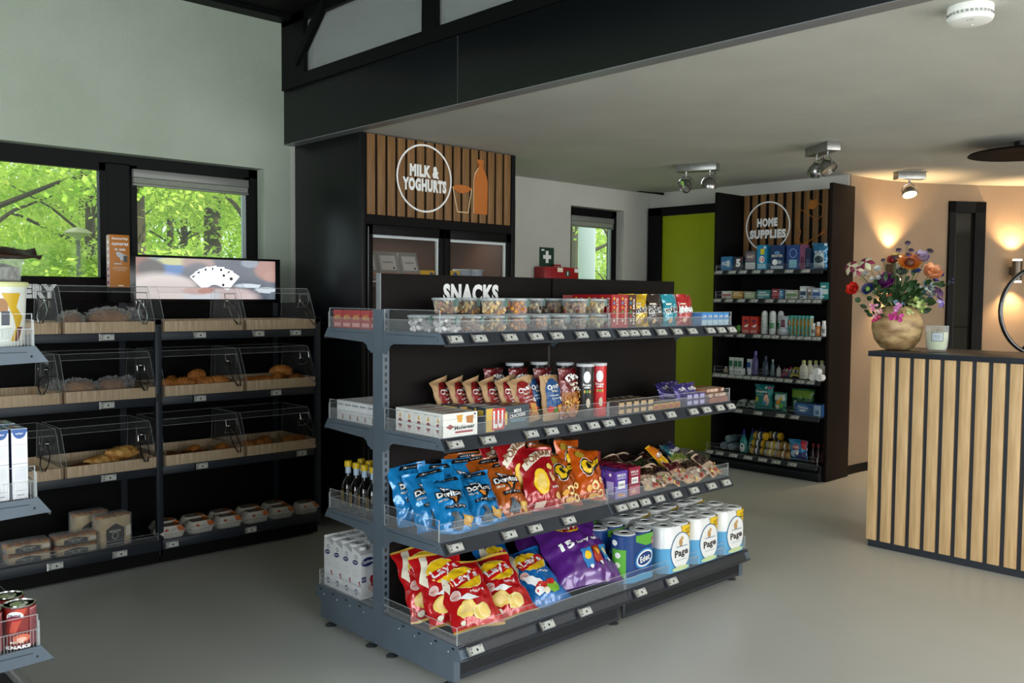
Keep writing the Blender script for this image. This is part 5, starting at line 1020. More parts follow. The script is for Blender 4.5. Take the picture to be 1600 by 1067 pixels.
for ci, ri, x, y, me, rz, lb in ((1, 0, .27, .17, WL, .15, 'long golden loaf in a knotted clear bag on the top bakery row'), (1, 0, .08, .14, WL2, 1.2, 'dark brown loaf in film on top bakery row, left of golden loaf'), (1, 1, .11, .13, WL2, 2.8, 'dark loaf in a crumpled clear bag, left of two on the middle bakery row'), (1, 1, .27, .15, WL2, .4, 'dark loaf in a crumpled clear bag, right of two on the middle bakery row')):
    X, Y, Z = in_tray(ci, ri); place('wrapped_loaf', me, (X + x, Y + y, Z + .004), lb, 'bread', 'wrapped loaves', rz=rz)
# egg boxes
def eggbox():
    m = MB(); pul = noisy('egg_carton', '#c9c2b4', '#d8d2c6', 30, .85, .3, 120); w, d = .15, .105
    for z0, z1, s0, s1 in ((0, .028, .86, 1.0), (.028, .032, 1.05, 1.05), (.032, .062, 1.0, .74)):
        v = []
        for z, s in ((z0, s0), (z1, s1)):
            for k in range(32):
                a = 2 * PI * k / 32; c, q = math.cos(a), math.sin(a); e = .45; v.append((w / 2 * s * (abs(c) ** e) * (1 if c > 0 else -1) * (1 + .03 * math.cos(6 * a)), d / 2 * s * (abs(q) ** e) * (1 if q > 0 else -1), z))
        m.add(v, [(k, (k + 1) % 32, 32 + (k + 1) % 32, 32 + k) for k in range(32)] + [tuple(range(32, 64)), tuple(range(31, -1, -1))], pul)
    art(m, [('p', [(.72, .1), (.95, .1), (.86, .9), (.66, .9)], ink('#c4641c')), ('e', .3, .4, .07, .22, ink('#b05030')), ('e', .55, .42, .07, .22, ink('#8a9090')), ('e', .55, .42, .05, .15, ink('#d8d8d0'))], lambda a, b, L: ((a - .5) * .15, -.0535 + b * .0135 - .0004 * L - .0008, .032 + b * .030), .15, .03)
    art(m, [('r', .1, .2, .7, .8, ink('#4a3a34')), ('r', .72, .1, .95, .9, ink('#c4641c')), ('r', .2, .35, .6, .65, ink('#a89a88'))], face((-.055, -.04, .0622), (.11, 0, 0), (0, .08, 0)), .11, .08)
    return m.mesh('egg_box', 40)
EB = eggbox()
for i in range(6):
    x = 1.86 + i * .163
    place('egg_box', EB, (x + .05, 4.685, .1315), 'grey egg box with orange label, front row of bakery base, %s' % nth(i, 6), 'egg box', 'egg boxes front row', rz=.1 * ((i % 2) - .5))
    if i < 5: place('egg_box', EB, (x + .07, 4.80, .1315), 'grey egg box with orange label, rear row of bakery base, %s' % nth(i, 5), 'egg box', 'egg boxes rear row', rz=.08)
# packed bread on the left base
def loafpack(key, w, d, h):
    m = MB(); m.box(-w/2 + .006, w/2 - .006, -d/2 + .006, d/2 - .006, .004, h - .012, noisy('pale_bread', '#b59c74', '#d4bf98', 14, .7, .3, 50), b=.01)
    n = 5
    for k in range(n): x = -w/2 + .02 + (w - .04) * k / (n - 1); m.ell((x, 0, h - .016), (w / n * .55, d * .42, .012), crust, None, 12, 8, .1, k)
    art(m, [('p', [(.2, .04), (.75, .04), (.75, .56), (.6, .66), (.5, .72), (.36, .66), (.2, .56)], ink('#15171c')), ('o', .47, .36, .1, .11, ink('#b8b8b0'), .2), ('t', 'BROOD', .47, .5, .34, .06, cream), ('r', .8, .3, .95, .6, ink('#e0d8c8'))], face((-w/2, -d/2 + .004, 0), (w, 0, 0), (0, 0, h)), w, h)
    q = MB(); q.ell((0, 0, h / 2 + .002), (w / 2 * 1.28, d / 2 * 1.25, h / 2 * 1.2), wrap, None, 8, 6, .05, 3); M = MB(); M.box(-w/2, w/2, -d/2, d/2, 0, h, wrap, b=.012)
    return [(None, m.mesh(key)), ('plastic_wrap', M.mesh('plastic_wrap'))]
LP, LPs = loafpack('bread_pack', .17, .10, .17), loafpack('bread_pack', .2, .12, .05)
for i, (x, y, rz) in enumerate(((1.62, 4.70, .12), (1.55, 4.83, .05))): place('bread_pack', LP, (x, y, .132), ('upright pack of bread rolls with black label on the base shelf by the frame post', 'upright pack of bread rolls behind the front upright pack')[i], 'bread pack', 'upright bread packs', rz=rz)
for i in range(4): place('bread_pack', LPs, (1.22 + (i % 2) * .215, 4.70 + .0 * i, .132 + .052 * (i // 2)), 'flat clear bread pack on the bakery base shelf, %s' % ('bottom left', 'bottom right', 'top left', 'top right')[i], 'bread pack', 'flat bread packs')
m = MB(); m.box(-.11, .11, -.07, .07, 0, .012, blackmat, b=.003); m.ell((0, 0, .03), (.09, .055, .03), noisy('dark_fruit', '#101818', '#2a3a30', 20, .3, .3), None, 16, 10, .4, 2); q = MB(); q.box(-.115, .115, -.075, .075, 0, .075, wrap, b=.012)
place('food_box', [(None, m.mesh('box')), ('lid', q.mesh('lid'))], (1.02, 4.72, .132), 'clear lidded box with dark contents at the far left of the bakery base shelf', 'food box')

# ------------------------------------------------------------------ television and security notice standing on the bakery unit
tv = empty('television', (2.345, 5.12, 1.372), 0, 'wide black television showing a hand of playing cards, standing on the bakery unit', 'television')
m = MB(); hw, hh = .466, .27; m.box(-hw, hw, 0, .035, 0, hh, mat('#0c0c0e', .25), b=.004); m.box(-.2, .2, .01, .06, -.0, .015, blackmat); m.obj('housing', tv)
sm_ = bpy.data.materials.new('screen_picture'); nt, p = nodes(sm_); Lk = nt.links.new
tc = nt.nodes.new('ShaderNodeTexCoord'); sx = nt.nodes.new('ShaderNodeSeparateXYZ'); Lk(tc.outputs['Object'], sx.inputs[0])
def mth(op, a, b=None, c=None):
    n = nt.nodes.new('ShaderNodeMath'); n.operation = op
    for i, v in enumerate((a, b, c)):
        if v is None: continue
        if isinstance(v, (int, float)): n.inputs[i].default_value = v
        else: Lk(v, n.inputs[i])
    return n.outputs[0]
U = mth('DIVIDE', mth('ADD', sx.outputs[0], .43), .86); V = mth('DIVIDE', mth('SUBTRACT', sx.outputs[2], .02), .236)
cur = None
blobs = [(.9, .5, .6, .6, '#30425a', 1), (.1, .95, .25, .25, '#a8b8a0', .6), (.22, .8, .12, .3, '#1d6fb8', 1), (.26, .92, .14, .1, '#c8cc8a', 1), (.02, .8, .10, .28, '#8a4a38', 1), (.1, .72, .1, .25, '#241a1c', 1), (.42, .9, .12, .22, '#a88a84', 1), (.42, .62, .12, .3, '#3c4a60', .9), (.15, .1, .3, .55, '#e6dcd8', 1), (.22, .35, .18, .22, '#e0d4d0', 1), (.62, .05, .26, .28, '#e4d0d0', 1), (.45, .08, .14, .2, '#dfe3ea', 1), (.95, .78, .12, .3, '#a86e60', 1), (.98, .6, .08, .16, '#b07a6c', .9), (.72, .8, .08, .3, '#1c3454', .8), (.8, .93, .07, .12, '#90a0b0', .8), (.78, .35, .1, .06, '#c8d8e4', 1), (.93, .25, .1, .07, '#d0dce8', 1), (.42, .2, .12, .1, '#d8b4ac', .9)]
rgb = nt.nodes.new('ShaderNodeRGB'); rgb.outputs[0].default_value = lin('#4a5568'); cur = rgb.outputs[0]
for cx, cy_, rx, ry, c, st in blobs:
    d = mth('ADD', mth('POWER', mth('ABSOLUTE', mth('DIVIDE', mth('SUBTRACT', U, cx), rx)), 2.0), mth('POWER', mth('ABSOLUTE', mth('DIVIDE', mth('SUBTRACT', V, cy_), ry)), 2.0))
    n = nt.nodes.new('ShaderNodeMapRange'); n.inputs[1].default_value = 1.3; n.inputs[2].default_value = .45; n.inputs[4].default_value = st; n.interpolation_type = 'SMOOTHSTEP'; Lk(d, n.inputs[0])
    mx = nt.nodes.new('ShaderNodeMix'); mx.data_type = 'RGBA'; mx.inputs[7].default_value = lin(c); Lk(n.outputs[0], mx.inputs[0]); Lk(cur, mx.inputs[6]); cur = mx.outputs[2]
p.inputs['Base Color'].default_value = (.01, .01, .01, 1); p.inputs['Roughness'].default_value = .15; Lk(cur, p.inputs['Emission Color']); p.inputs['Emission Strength'].default_value = .85
sc_ = MB(); sc_.add([(-.43, -.001, .02), (.43, -.001, .02), (.43, -.001, .256), (-.43, -.001, .256)], [(0, 1, 2, 3)], sm_); so = sc_.obj('screen', tv, sm=0)
em = mat('#f0f3f8', .3, emit=.85); ek = mat('#20242c', .4, emit=.15); er = mat('#c8968c', .4, emit=.6)
fan = MB(); f = face((-.43, -.0015, .02), (.86, 0, 0), (0, 0, .236), .0006); shp = []
for k, (x, y, a) in enumerate(((.445, .50, 42), (.475, .56, 28), (.515, .60, 14), (.555, .60, 0), (.60, .56, -18), (.635, .50, -36))):
    c, s = math.cos(R(a)), math.sin(R(a)); q = [(-.052, -.08), (.052, -.08), (.052, .072), (-.052, .072)]
    shp.append(('p', [(x + u_ * c - v_ * s, y + (u_ * s + v_ * c) * 3.0) for u_, v_ in q], em)); shp.append(('e', x - .034 * c - .055 * s, y + (-.034 * s + .055 * c) * 3.0, .006, .024, ek)); shp.append(('t', str(5 - k if k < 5 else 'A'), x - .034 * c - .068 * s * .6, y + (-.034 * s + .075 * c) * 2.2, .012, .06, ek))
shp += [('e', .655, .52, .012, .04, ek), ('e', .595, .36, .009, .035, ek), ('e', .60, .60, .009, .035, ek), ('e', .47, .22, .06, .07, er, 6), ('p', [(.74, .40), (.88, .38), (.86, .28), (.76, .30)], mat('#d8e2ec', .4, emit=.7)), ('p', [(.84, .28), (.97, .24), (.95, .15), (.86, .18)], mat('#d8e2ec', .4, emit=.7))]
art(fan, shp, f, .86, .236); fan.obj('picture_detail', so, sm=0)
sg = empty('notice_block', (1.775, 4.985, 1.452), R(0), 'orange Security cameras in use notice block beside the television', 'sign')
om = mat('#b8701e', .5)
m = MB(); m.box(-.053, .053, -.02, .03, 0, .285, om, b=.006); m.box(-.0545, -.052, -.016, .026, .006, .279, mat('#c9a79a', .5)); m.obj('block', sg)
m = MB(); lb = [('t', 'Security', .5, .92, .82, .065, w_, 0, .02), ('t', 'cameras', .5, .82, .82, .05, w_, 0, .02), ('t', 'in use', .5, .725, .52, .055, w_, 0, .02), ('p', [(.28, .66), (.42, .68), (.86, .60), (.84, .48), (.68, .5), (.34, .60)], ink('#b8bcc0')), ('p', [(.66, .61), (.86, .60), (.84, .48), (.66, .5)], ink('#26282c')), ('p', [(.50, .55), (.56, .55), (.56, .46), (.2, .46), (.2, .44), (.58, .44)], ink('#c8ccd0')), ('t', 'Camera surveillance', .5, .385, .66, .018, cream), ('t', 'for your safety and ours', .5, .355, .8, .018, cream), ('t', 'in this shop', .5, .325, .5, .018, cream), ('r', .38, .03, .64, .05, cream)]
art(m, lb, face((-.053, -.0203, 0), (.106, 0, 0), (0, 0, .285), .0004), .106, .285)
for k in range(7): m.box(-.0552, -.0545, -.012, .018, .02 + k * .036, .035 + k * .036, mat('#8a3a6a' if k < 3 else '#e6dcd8', .5))
m.obj('printed_text', sg, sm=0)
st = MB().box(-.05, .05, -.035, .035, 0, .08, blackmat, b=.003).mesh('b'); place('notice_stand', st, (1.775, 4.99, 1.372), 'small black stand under the orange security notice', 'stand')

# ------------------------------------------------------------------ first aid on the back wall
m = MB(); m.box(-.085, .085, -.008, 0, 0, .16, mat('#12382a', .5), b=.001); art(m, [('r', .4, .18, .6, .82, w_), ('r', .22, .4, .78, .6, w_), ('r', .1, .82, .3, .9, w_)], face((-.085, -.0085, 0), (.17, 0, 0), (0, 0, .16)))
tag(m.obj('first_aid_sign', loc=(5.455, 5.379, 1.68), sm=0), 'dark green first aid sign with white cross on the back wall', 'sign')
k = empty('first_aid_box', (5.515, 5.379, 1.40), 0, 'red first aid case hanging below the green cross sign on the back wall', 'first aid box')
rb = mat('#a01820', .4); MB().box(-.21, .21, -.13, 0, 0, .275, rb, b=.012).obj('case', k); MB().tube([(-.03, -.06, .27), (-.03, -.06, .29), (.05, -.06, .29), (.05, -.06, .27)], .008, rb).obj('handle', k)
m = MB(); art(m, [('r', .36, .84, .52, .97, cream), ('r', .86, .84, .98, .96, w_), ('e', .66, .8, .07, .1, mat('#1a4a38', .5)), ('r', .645, .74, .675, .86, w_)], face((-.21, -.1305, 0), (.42, 0, 0), (0, 0, .275))); m.obj('label', k, sm=0)
m = MB()
for i in range(3): m.box(-.14 + i * .12, -.1 + i * .12, -.135, -.128, .12, .16, mat('#7a1218', .4))
m.obj('latch', k)

# ------------------------------------------------------------------ goods in the home supply cabinet  (front faces -X)
HX = 6.475
def hp(name, me, y, z, label, cat, group=None, x=0, rz=0, rx=0, s=1, lift=0): return place(name, me, (HX + x, y, z + .0015 + lift), label, cat, group, rz=-PI/2 + rz, rx=rx, s=s)
Z = hz + [.135]
cnt = 0
for y, w, h, c, d, F, lb in [(4.255, .10, .115, '#2a6c9e', .08, [('t', 'HG', .3, .5, .4, .3, w_), ('e', .7, .5, .18, .25, ink('#c8d4dc'))], 'blue'), (4.145, .085, .11, '#2b2f38', .06, [('t', '5', .5, .55, .5, .6, w_, 0, .065), ('e', .8, .85, .08, .08, red)], 'black and white number 5'),
        (4.03, .10, .155, '#4a5260', .06, [('r', .1, .45, .9, .9, ink('#7c6a74')), ('t', 'VAAT', .5, .7, .7, .15, cream), ('r', .05, .05, .95, .4, ink('#c0c4c6'))], 'grey and mauve'), (3.925, .09, .20, '#1d86b0', .06, [('r', .35, .62, .75, .85, ink('#d8c428')), ('e', .5, .42, .28, .14, w_), ('t', '13', .5, .42, .4, .16, red, 0, .04), ('r', .1, .06, .9, .25, ink('#9ccbe0')), ('e', .8, .9, .1, .05, w_)], 'turquoise number 13'),
        (3.785, .12, .195, '#1b3560', .07, [('t', 'MEISTER', .5, .56, .8, .1, cream), ('e', .5, .68, .2, .08, ink('#5f88b8')), ('e', .35, .3, .2, .12, w_), ('e', .68, .3, .18, .08, ink('#9aa8b0')), ('r', .05, .03, .95, .15, ink('#b0b8bc'))], 'dark blue mountain'),
        (3.645, .11, .19, '#26417a', .07, [('o', .5, .66, .3, .2, ink('#7890c8'), .2), ('r', .2, .06, .8, .4, ink('#7fb4c8'))], 'blue oval'), (3.565, .045, .19, '#7d4a68', .07, [('r', .2, .1, .8, .5, ink('#5a2c48'))], 'plum narrow'), (3.52, .035, .16, '#1e2c46', .07, [('r', .2, .1, .8, .5, ink('#3a4c70'))], 'navy narrow')]:
    hp('cleaning_box', carton(w, d, h, ink(c, .4), F=F, key='cleaning_box'), y, Z[0], '%s household box on the top supply shelf' % lb, 'household box', 'top shelf household boxes', x=.02)
wb = bag(.13, .20, .05, foil('#1f6f9a'), [('p', [(.12, .05), (.88, .05), (.8, .62), (.2, .62)], ink('#a8b4b8')), ('e', .5, .36, .3, .14, ink('#2a3a44')), ('t', 'SWIFT', .5, .66, .7, .06, w_), ('r', .78, .88, .96, .98, w_)], 'refill_bag', 201, wr=.006)
hp('refill_bag', wb, 3.435, Z[0], 'blue bag with a grey panel, rightmost in front on top supply shelf', 'bag', x=.02); hp('refill_bag', wb, 3.49, Z[0], 'blue bag behind the rightmost blue bag on the top supply shelf', 'bag', x=.12)
row2 = [(4.25, .095, .062, '#c9c6bc', '#a84a50', 'white and red'), (4.145, .095, .06, '#b8893a', '#d8b060', 'mustard'), (4.035, .095, .056, '#9aa88a', '#c8d0a0', 'pale green'), (3.905, .115, .07, '#2e7c7e', '#a8c8c4', 'teal'), (3.795, .065, .08, '#8c2a34', '#b85860', 'dark red'), (3.745, .035, .075, '#3a7ca8', '#8ab0c8', 'light blue'), (3.655, .105, .07, '#b8bca8', '#6a9060', 'cream and green'), (3.555, .055, .10, '#c4c8cc', '#28405e', 'white and navy'), (3.50, .03, .09, '#b0a8a4', '#6a5a58', 'grey'), (3.445, .07, .085, '#a4b4c4', '#2a5a98', 'pale blue'), (3.395, .07, .13, '#2c8480', '#c8d8d4', 'tall teal'), ]
for i, (y, w, h, c, c2, lb) in enumerate(row2):
    me = carton(w, .06, h, ink(c, .4), F=[('r', .06, .30, .94, .60, ink(c2)), ('r', .15, .70, .7, .80, w_), ('r', .1, .1, .5, .2, ink(c2))], key='care_box'); x = .02 if i != 10 else .05
    hp('care_box', me, y, Z[1], '%s medicine box in front on the second supply shelf' % lb, 'small box', 'second shelf small boxes', x=x)
    if i not in (6, 10): hp('care_box', me, y, Z[1], '%s medicine box directly behind its twin on the second supply shelf' % lb, 'small box', 'second shelf small boxes', x=x + .075)
me = carton(.07, .05, .14, ink('#c0301f', .4), F=[('e', .5, .72, .3, .1, ink('#7a1c3a')), ('p', [(.2, .4), (.5, .48), (.9, .56), (.7, .36)], w_), ('r', .1, .05, .9, .2, ink('#c88a84'))], L=[('r', .2, .2, .8, .8, ink('#a02818'))], key='plaster_box')
for i, y in enumerate((4.065, 3.99)): hp('plaster_box', me, y, Z[2], 'red plaster box on the third supply shelf, %s of two' % nth(i, 2), 'small box', 'red plaster boxes', x=.02)
def spray(c, c2, h=.19, r=.026): return [(None, can(r, h * .82, ink(c, .35), [('r', .2, .3, .8, .6, ink(c2)), ('t', 'deo', .5, .7, .3, .06, ink('#556'))], 'spray_can')), ('cap', MB().lathe([(r * .96, h * .82), (r * .9, h * .9), (r * .55, h * .985), (0, h)], ink('#dfe2de', .35), 20).mesh('cap'))]
for i, (y, x) in enumerate(((3.905, .02), (3.83, .02), (3.87, .08), (3.795, .08))): hp('spray_can', spray(*(('#c5cbc6', '#aab4ae'), ('#cfd4cf', '#4a8a58'))[i % 2]), y, Z[2], 'white spray can on the third supply shelf, %s' % ('left front', 'right front with green print', 'left rear', 'right rear')[i], 'spray can', 'white spray cans', x=x)
hp('pouch', bag(.08, .15, .03, mat('#b9c0c6', .2), [('p', [(.2, .4), (.8, .4), (.7, .8), (.3, .8)], ink('#6a3a48')), ('r', .2, .1, .8, .3, ink('#e0e4e8'))], 'pouch', 210), 3.735, Z[2], 'clear tapered pouch with plum print on the third supply shelf', 'pouch', x=.02)
me = carton(.055, .028, .155, ink('#3aa6a0', .35), F=[('e', .5, .62, .3, .18, ink('#e88a1c')), ('e', .5, .62, .15, .09, ink('#f8c060')), ('p', [(.1, .02), (.9, .02), (.6, .35), (.4, .35)], ink('#2a8078')), ('r', .3, .04, .7, .14, ink('#d8702a'))], Rr=[('r', .1, .05, .9, .9, ink('#7a6a1c'))], key='sun_cream')
for i in range(6): hp('sun_cream_box', me, 3.665 - .032 * i, Z[2], 'teal box with orange sun, third supply shelf, %s of six' % nth(i, 6), 'small box', 'teal sun boxes', x=.02 + .0 * i, rz=R(-32))
for y, c, h, lb in ((3.475, '#d0cfc9', .10, 'white'), (3.435, '#d07a34', .11, 'orange'), (3.39, '#c8c8c4', .12, 'white and black')): hp('small_bottle', [(None, can(.018, h * .7, ink(c, .35), [('r', .2, .3, .8, .7, ink('#6a6a68' if 'white' == lb[:5] else '#e8a060'))], 'bottle')), ('cap', MB().lathe([(.013, h * .7), (.014, h * .72), (.014, h), (0, h)], ink('#e8e8e4'), 16).mesh('cap'))], y, Z[2], 'small %s bottle at the right of the third supply shelf' % lb, 'small bottle', 'small bottles third supply shelf', x=.02)
m = MB(); m.ell((0, 0, .035), (.022, .02, .035), ink('#58a830', .4), None, 16, 10); place('sponge', m.mesh('sponge'), (HX + .03, 4.15, Z[2] + .0015), 'bright green sponge on the third supply shelf behind the gum packs', 'sponge')
def tubec2(c, c2, h, r=.02):
    m = MB(); vs = []; N = 20
    for j in range(9):
        t = j / 8
        for k in range(N): a = 2 * PI * k / N; vs.append((r * math.cos(a) * (1 + .25 * t), r * math.sin(a) * (1 - t * .92), .02 + t * (h - .02)))
    m.add(vs, [(j*N+k, j*N+(k+1)%N, (j+1)*N+(k+1)%N, (j+1)*N+k) for j in range(8) for k in range(N)] + [tuple(8*N+k for k in range(N))], ink(c, .35)); m.box(-.016, .016, -.0155, -.014, .06, h * .8, ink(c2)); 
    q = MB(); q.lathe([(r * .8, 0), (r * .8, .02), (r * .95, .021)], w_, 18); return [(None, m.mesh('tube')), ('cap', q.mesh('cap'))]
for i, y in enumerate((4.215, 4.165, 4.125)): hp('cream_tube', tubec2('#c9cfca', '#2a6a48', .135), y, Z[3], 'white tube with green print on the fourth supply shelf, %s' % nth(i, 3), 'tube', 'white and green tubes', x=.03)
hp('cream_tube', tubec2('#cdd3dc', '#1d4a90', .13), 4.035, Z[3], 'white tube with a blue shield on the fourth supply shelf beside the purple bottle', 'tube', x=.02)
def shampoo(c, h, cap, r=.026, fl=.6): return [(None, MB().lathe([(0, 0), (r, .003), (r * 1.08, h * .3), (r, h * .62), (r * .45, h * .78), (r * .4, h * .82)], ink(c, .3), 20, M=Matrix.Scale(fl, 4, (0, 1, 0))).mesh('bottle')), ('cap', MB().lathe([(r * .5, h * .82), (r * .48, h * .97), (r * .3, h), (0, h)], ink(cap, .3), 16).mesh('cap'))]
for y, c, h, cap, r, lb in ((3.985, '#4a3f7a', .20, '#5a4f92', .028, 'purple shampoo'), (3.89, '#1f3448', .165, '#18283a', .027, 'dark blue shampoo'), (3.825, '#4c6a72', .14, '#a0a8aa', .016, 'slim grey-green'), (3.77, '#b0b2b4', .10, '#1a1a1c', .018, 'small silver'), (4.265, '#a89a80', .055, '#c8c8c4', .02, 'little tan')): hp('shampoo_bottle', shampoo(c, h, cap, r, .8), y, Z[3], '%s bottle in the middle of the fourth supply shelf' % lb if 'tan' not in lb else 'little tan jar at the left end of the fourth supply shelf', 'bottle', 'bottles on the fourth supply shelf', x=.025)
for i, y in enumerate((4.165, 4.12, 4.085)): hp('soap_box', carton(.036, .05, .05, ink('#d0d4d2', .4), F=[('r', .1, .3, .9, .6, ink('#9aa8a4'))], key='sb'), y, Z[3], 'small white carton before the tubes, fourth supply shelf, %s' % nth(i, 3), 'small box', 'small white cartons fourth supply shelf', x=-.02)
for i, (y, c, lb) in enumerate(((3.725, '#8a2038', 'dark red'), (3.665, '#2c3a6a', 'navy'), (3.625, '#a89a28', 'yellow'))): hp('razor_pack', bag(.08, .09, .03, foil(c), [('e', .5, .55, .3, .2, ink('#c8ccd0')), ('e', .5, .5, .12, .25, ink('#303238'))], 'razor_pack', 220 + i), y, Z[3], '%s razor pack lying tilted on the fourth supply shelf' % lb, 'razor pack', 'razor packs', x=.02, rx=R(-40), rz=R(14 * i - 10), lift=.01)
for i in range(5): hp('lotion_bottle', shampoo('#cdcbb8', .15, '#a8a460', .033, .55), 3.545 - .035 * i, Z[3], 'cream coloured lotion bottle, fourth supply shelf, %s of five' % nth(i, 5), 'bottle', 'cream lotion bottles', x=.01 + .03 * i)
m = MB(); m.lathe([(.026, 0), (.027, .002), (.027, .058), (.026, .06)], w_, 22, M=Matrix.Rotation(PI/2, 4, 'X')); ro = m.mesh('roll')
for i, (y, z) in enumerate(((3.425, .0), (3.37, .0), (3.398, .045))): place('cotton_roll', ro, (HX - .02, y, Z[3] + .0285 + z), 'white round roll on the fourth supply shelf, %s of three' % ('bottom left', 'bottom right', 'top')[i], 'roll', 'white rolls', rz=-PI/2)
dia = bag(.175, .21, .09, ink('#14807c', .35), [('t', 'Pampers', .42, .72, .66, .11, w_, 0, .03), ('t', 'baby-dry', .4, .60, .4, .05, w_), ('r', .62, .84, .72, .93, w_), ('r', .76, .84, .94, .93, ink('#c07088')), ('e', .22, .42, .12, .1, ink('#cdc63c')), ('e', .74, .40, .12, .2, ink('#d0a088')), ('e', .74, .6, .1, .09, ink('#3a241c')), ('e', .74, .56, .08, .07, ink('#d8ac90')), ('e', .68, .3, .1, .08, ink('#4a8ab0'))], 'nappy_pack', 230, wr=.005, seal=.02)
hp('nappy_pack', dia, 3.90, Z[4], 'teal nappy pack with a baby print on the fifth supply shelf', 'nappy pack', x=.03, lift=.002)
gp = bag(.12, .16, .05, ink('#2f7a68', .35), [('r', .1, .6, .9, .9, ink('#c8d8cc')), ('e', .45, .5, .2, .12, ink('#e08a2a')), ('e', .6, .35, .2, .12, ink('#5ab040')), ('e', .35, .28, .16, .1, ink('#e8e0c8')), ('e', .6, .68, .12, .08, ink('#d8b030'))], 'wipes_pack', 233, wr=.006)
hp('wipes_pack', gp, 3.745, Z[4], 'green and white wipes pack with orange print, right of the nappy pack', 'wipes pack', x=.02)
for i, y in enumerate((3.66, 3.585)): hp('wipes_pack', bag(.13, .19, .06, ink('#2a6a3a', .35), [('r', .1, .62, .9, .92, ink('#88b03a')), ('r', .3, .1, .5, .5, ink('#c8d8dc'))], 'wipes_pack', 236 + i), y, Z[4], 'dark green pack behind the tissue box, fifth supply shelf, %s' % nth(i, 2), 'wipes pack', 'dark green packs', x=.15)
tb_ = carton(.225, .11, .095, ink('#2c5486', .4), F=[('e', .3, .58, .24, .34, ink('#4f7cae')), ('t', 'Calvino', .3, .64, .36, .22, w_, -4, .02), ('r', .72, .08, .98, .92, ink('#9ab8d0')), ('e', .3, .4, .12, .06, w_), ('r', .78, .2, .92, .5, ink('#4f7cae'))], T=[('e', .5, .5, .25, .2, ink('#1e3c66'))], key='tissue_box')
hp('tissue_box', tb_, 3.485, Z[4], 'long blue tissue box at the right of the fifth supply shelf', 'tissue box', x=.035)
for i, y in enumerate((4.12, 4.02)): hp('blister_pack', bag(.09, .075, .03, mat('#8c9896', .15, .2), [('r', .2, .6, .8, .9, ink('#c8ccca')), ('e', .5, .4, .2, .15, ink('#4a5250'))], 'blister_pack', 240 + i, wr=.008), y, Z[4], 'small clear blister pack on the fifth supply shelf, %s' % nth(i, 2), 'blister pack', 'clear blister packs', x=.02, rx=R(-40), lift=.008)
clb = mat('#7f96a2', .12, .1, coat=.4)
for i, (y, z, x) in enumerate(((4.275, 0, .02), (4.20, 0, .02), (4.235, .062, .03))): 
    m = MB(); M = Matrix.Translation((0, 0, .034)) @ Matrix.Rotation(-PI/2, 4, 'X'); m.lathe([(.0, -.002), (.03, 0), (.033, .01), (.033, .15), (.014, .19), (.013, .21), (0, .21)], clb, 20, M=M); q = MB(); q.lathe([(.015, .195), (.015, .22), (0, .22)], ink('#c8d4e4', .4), 16, M=M); hp('water_bottle', [(None, m.mesh('bottle')), ('cap', q.mesh('cap'))], y, Z[5], 'clear grey-blue bottle lying on the lowest supply shelf, %s of three' % ('left', 'right', 'top')[i], 'bottle', 'clear lying bottles', x=x, lift=z)
def dish(): 
    b = MB(); b.lathe([(0, 0), (.034, .004), (.037, .05), (.034, .10), (.018, .135), (.014, .15)], mat('#1f8f8c', .12, coat=.5), 22, M=Matrix.Scale(.7, 4, (0, 1, 0))); l = MB(); art(l, [('e', .5, .45, .45, .45, w_), ('e', .5, .6, .22, .14, ink('#1a7a80')), ('r', .3, .2, .7, .3, ink('#88b8bc'))], lambda a, b_, L: (.0385 * math.sin((a - .5) * 1.4), -.0275 * math.cos((a - .5) * 1.4) - .0003 * L, .012 + b_ * .08), .05, .08, 6, 2)
    c = MB(); c.lathe([(.015, .15), (.015, .17), (.008, .176), (.008, .195), (0, .195)], ink('#182a78', .3), 16); return [(None, b.mesh('bottle')), ('label', l.mesh('label')), ('cap', c.mesh('cap'))]
DB = dish()
for i, (y, x) in enumerate(((4.075, .02), (4.00, .09), (3.965, .16), (4.06, .13), (4.03, .2))): hp('dish_soap_bottle', DB, y, Z[5], 'teal soap bottle, lowest supply shelf, %s' % ('frontmost with full white label', 'second, right of the front one', 'third along the right', 'behind the frontmost', 'rearmost')[i], 'soap bottle', 'teal soap bottles', x=x)
def binroll(c, c2): m = MB(); M = Matrix.Translation((-.055, 0, .032)) @ Matrix.Rotation(PI/2, 4, 'Y'); m.lathe([(.0, 0), (.012, .0), (.014, .004), (.030, .0), (.032, .003), (.032, .107), (.03, .11), (0, .11)], ink(c, .4), 22, M=M); m.lathe([(.0325, .03), (.0325, .085)], ink(c2, .4), 22, M=M); m.lathe([(.0328, .045), (.0328, .06)], ink('#e8e4d8', .4), 22, M=M); return m.mesh('roll')
ra, rb_, rc = binroll('#c8a018', '#28344e'), binroll('#a8a49a', '#c8a840'), binroll('#b88a48', '#8a6428')
for i, (y, z, x, me, lb) in enumerate(((3.94, 0, .02, ra, 'yellow, bottom left'), (3.93, .064, .02, ra, 'yellow, middle left'), (3.92, .128, .03, ra, 'yellow, top left'), (3.815, 0, .02, rb_, 'grey, bottom'), (3.80, .064, .02, rb_, 'grey, upper'), (3.82, .132, .09, ra, 'yellow and navy, top middle'), (3.70, 0, .02, rc, 'tan, bottom'), (3.70, .064, .05, rc, 'tan, upper'), (3.79, .066, .095, ra, 'yellow, behind the upper grey one'))): hp('bin_bag_roll', me, y, Z[5], 'bin bag roll on the lowest supply shelf: %s' % lb, 'bin bag roll', 'bin bag rolls', x=x, rz=R(6 - 3 * (i % 3)), lift=z)
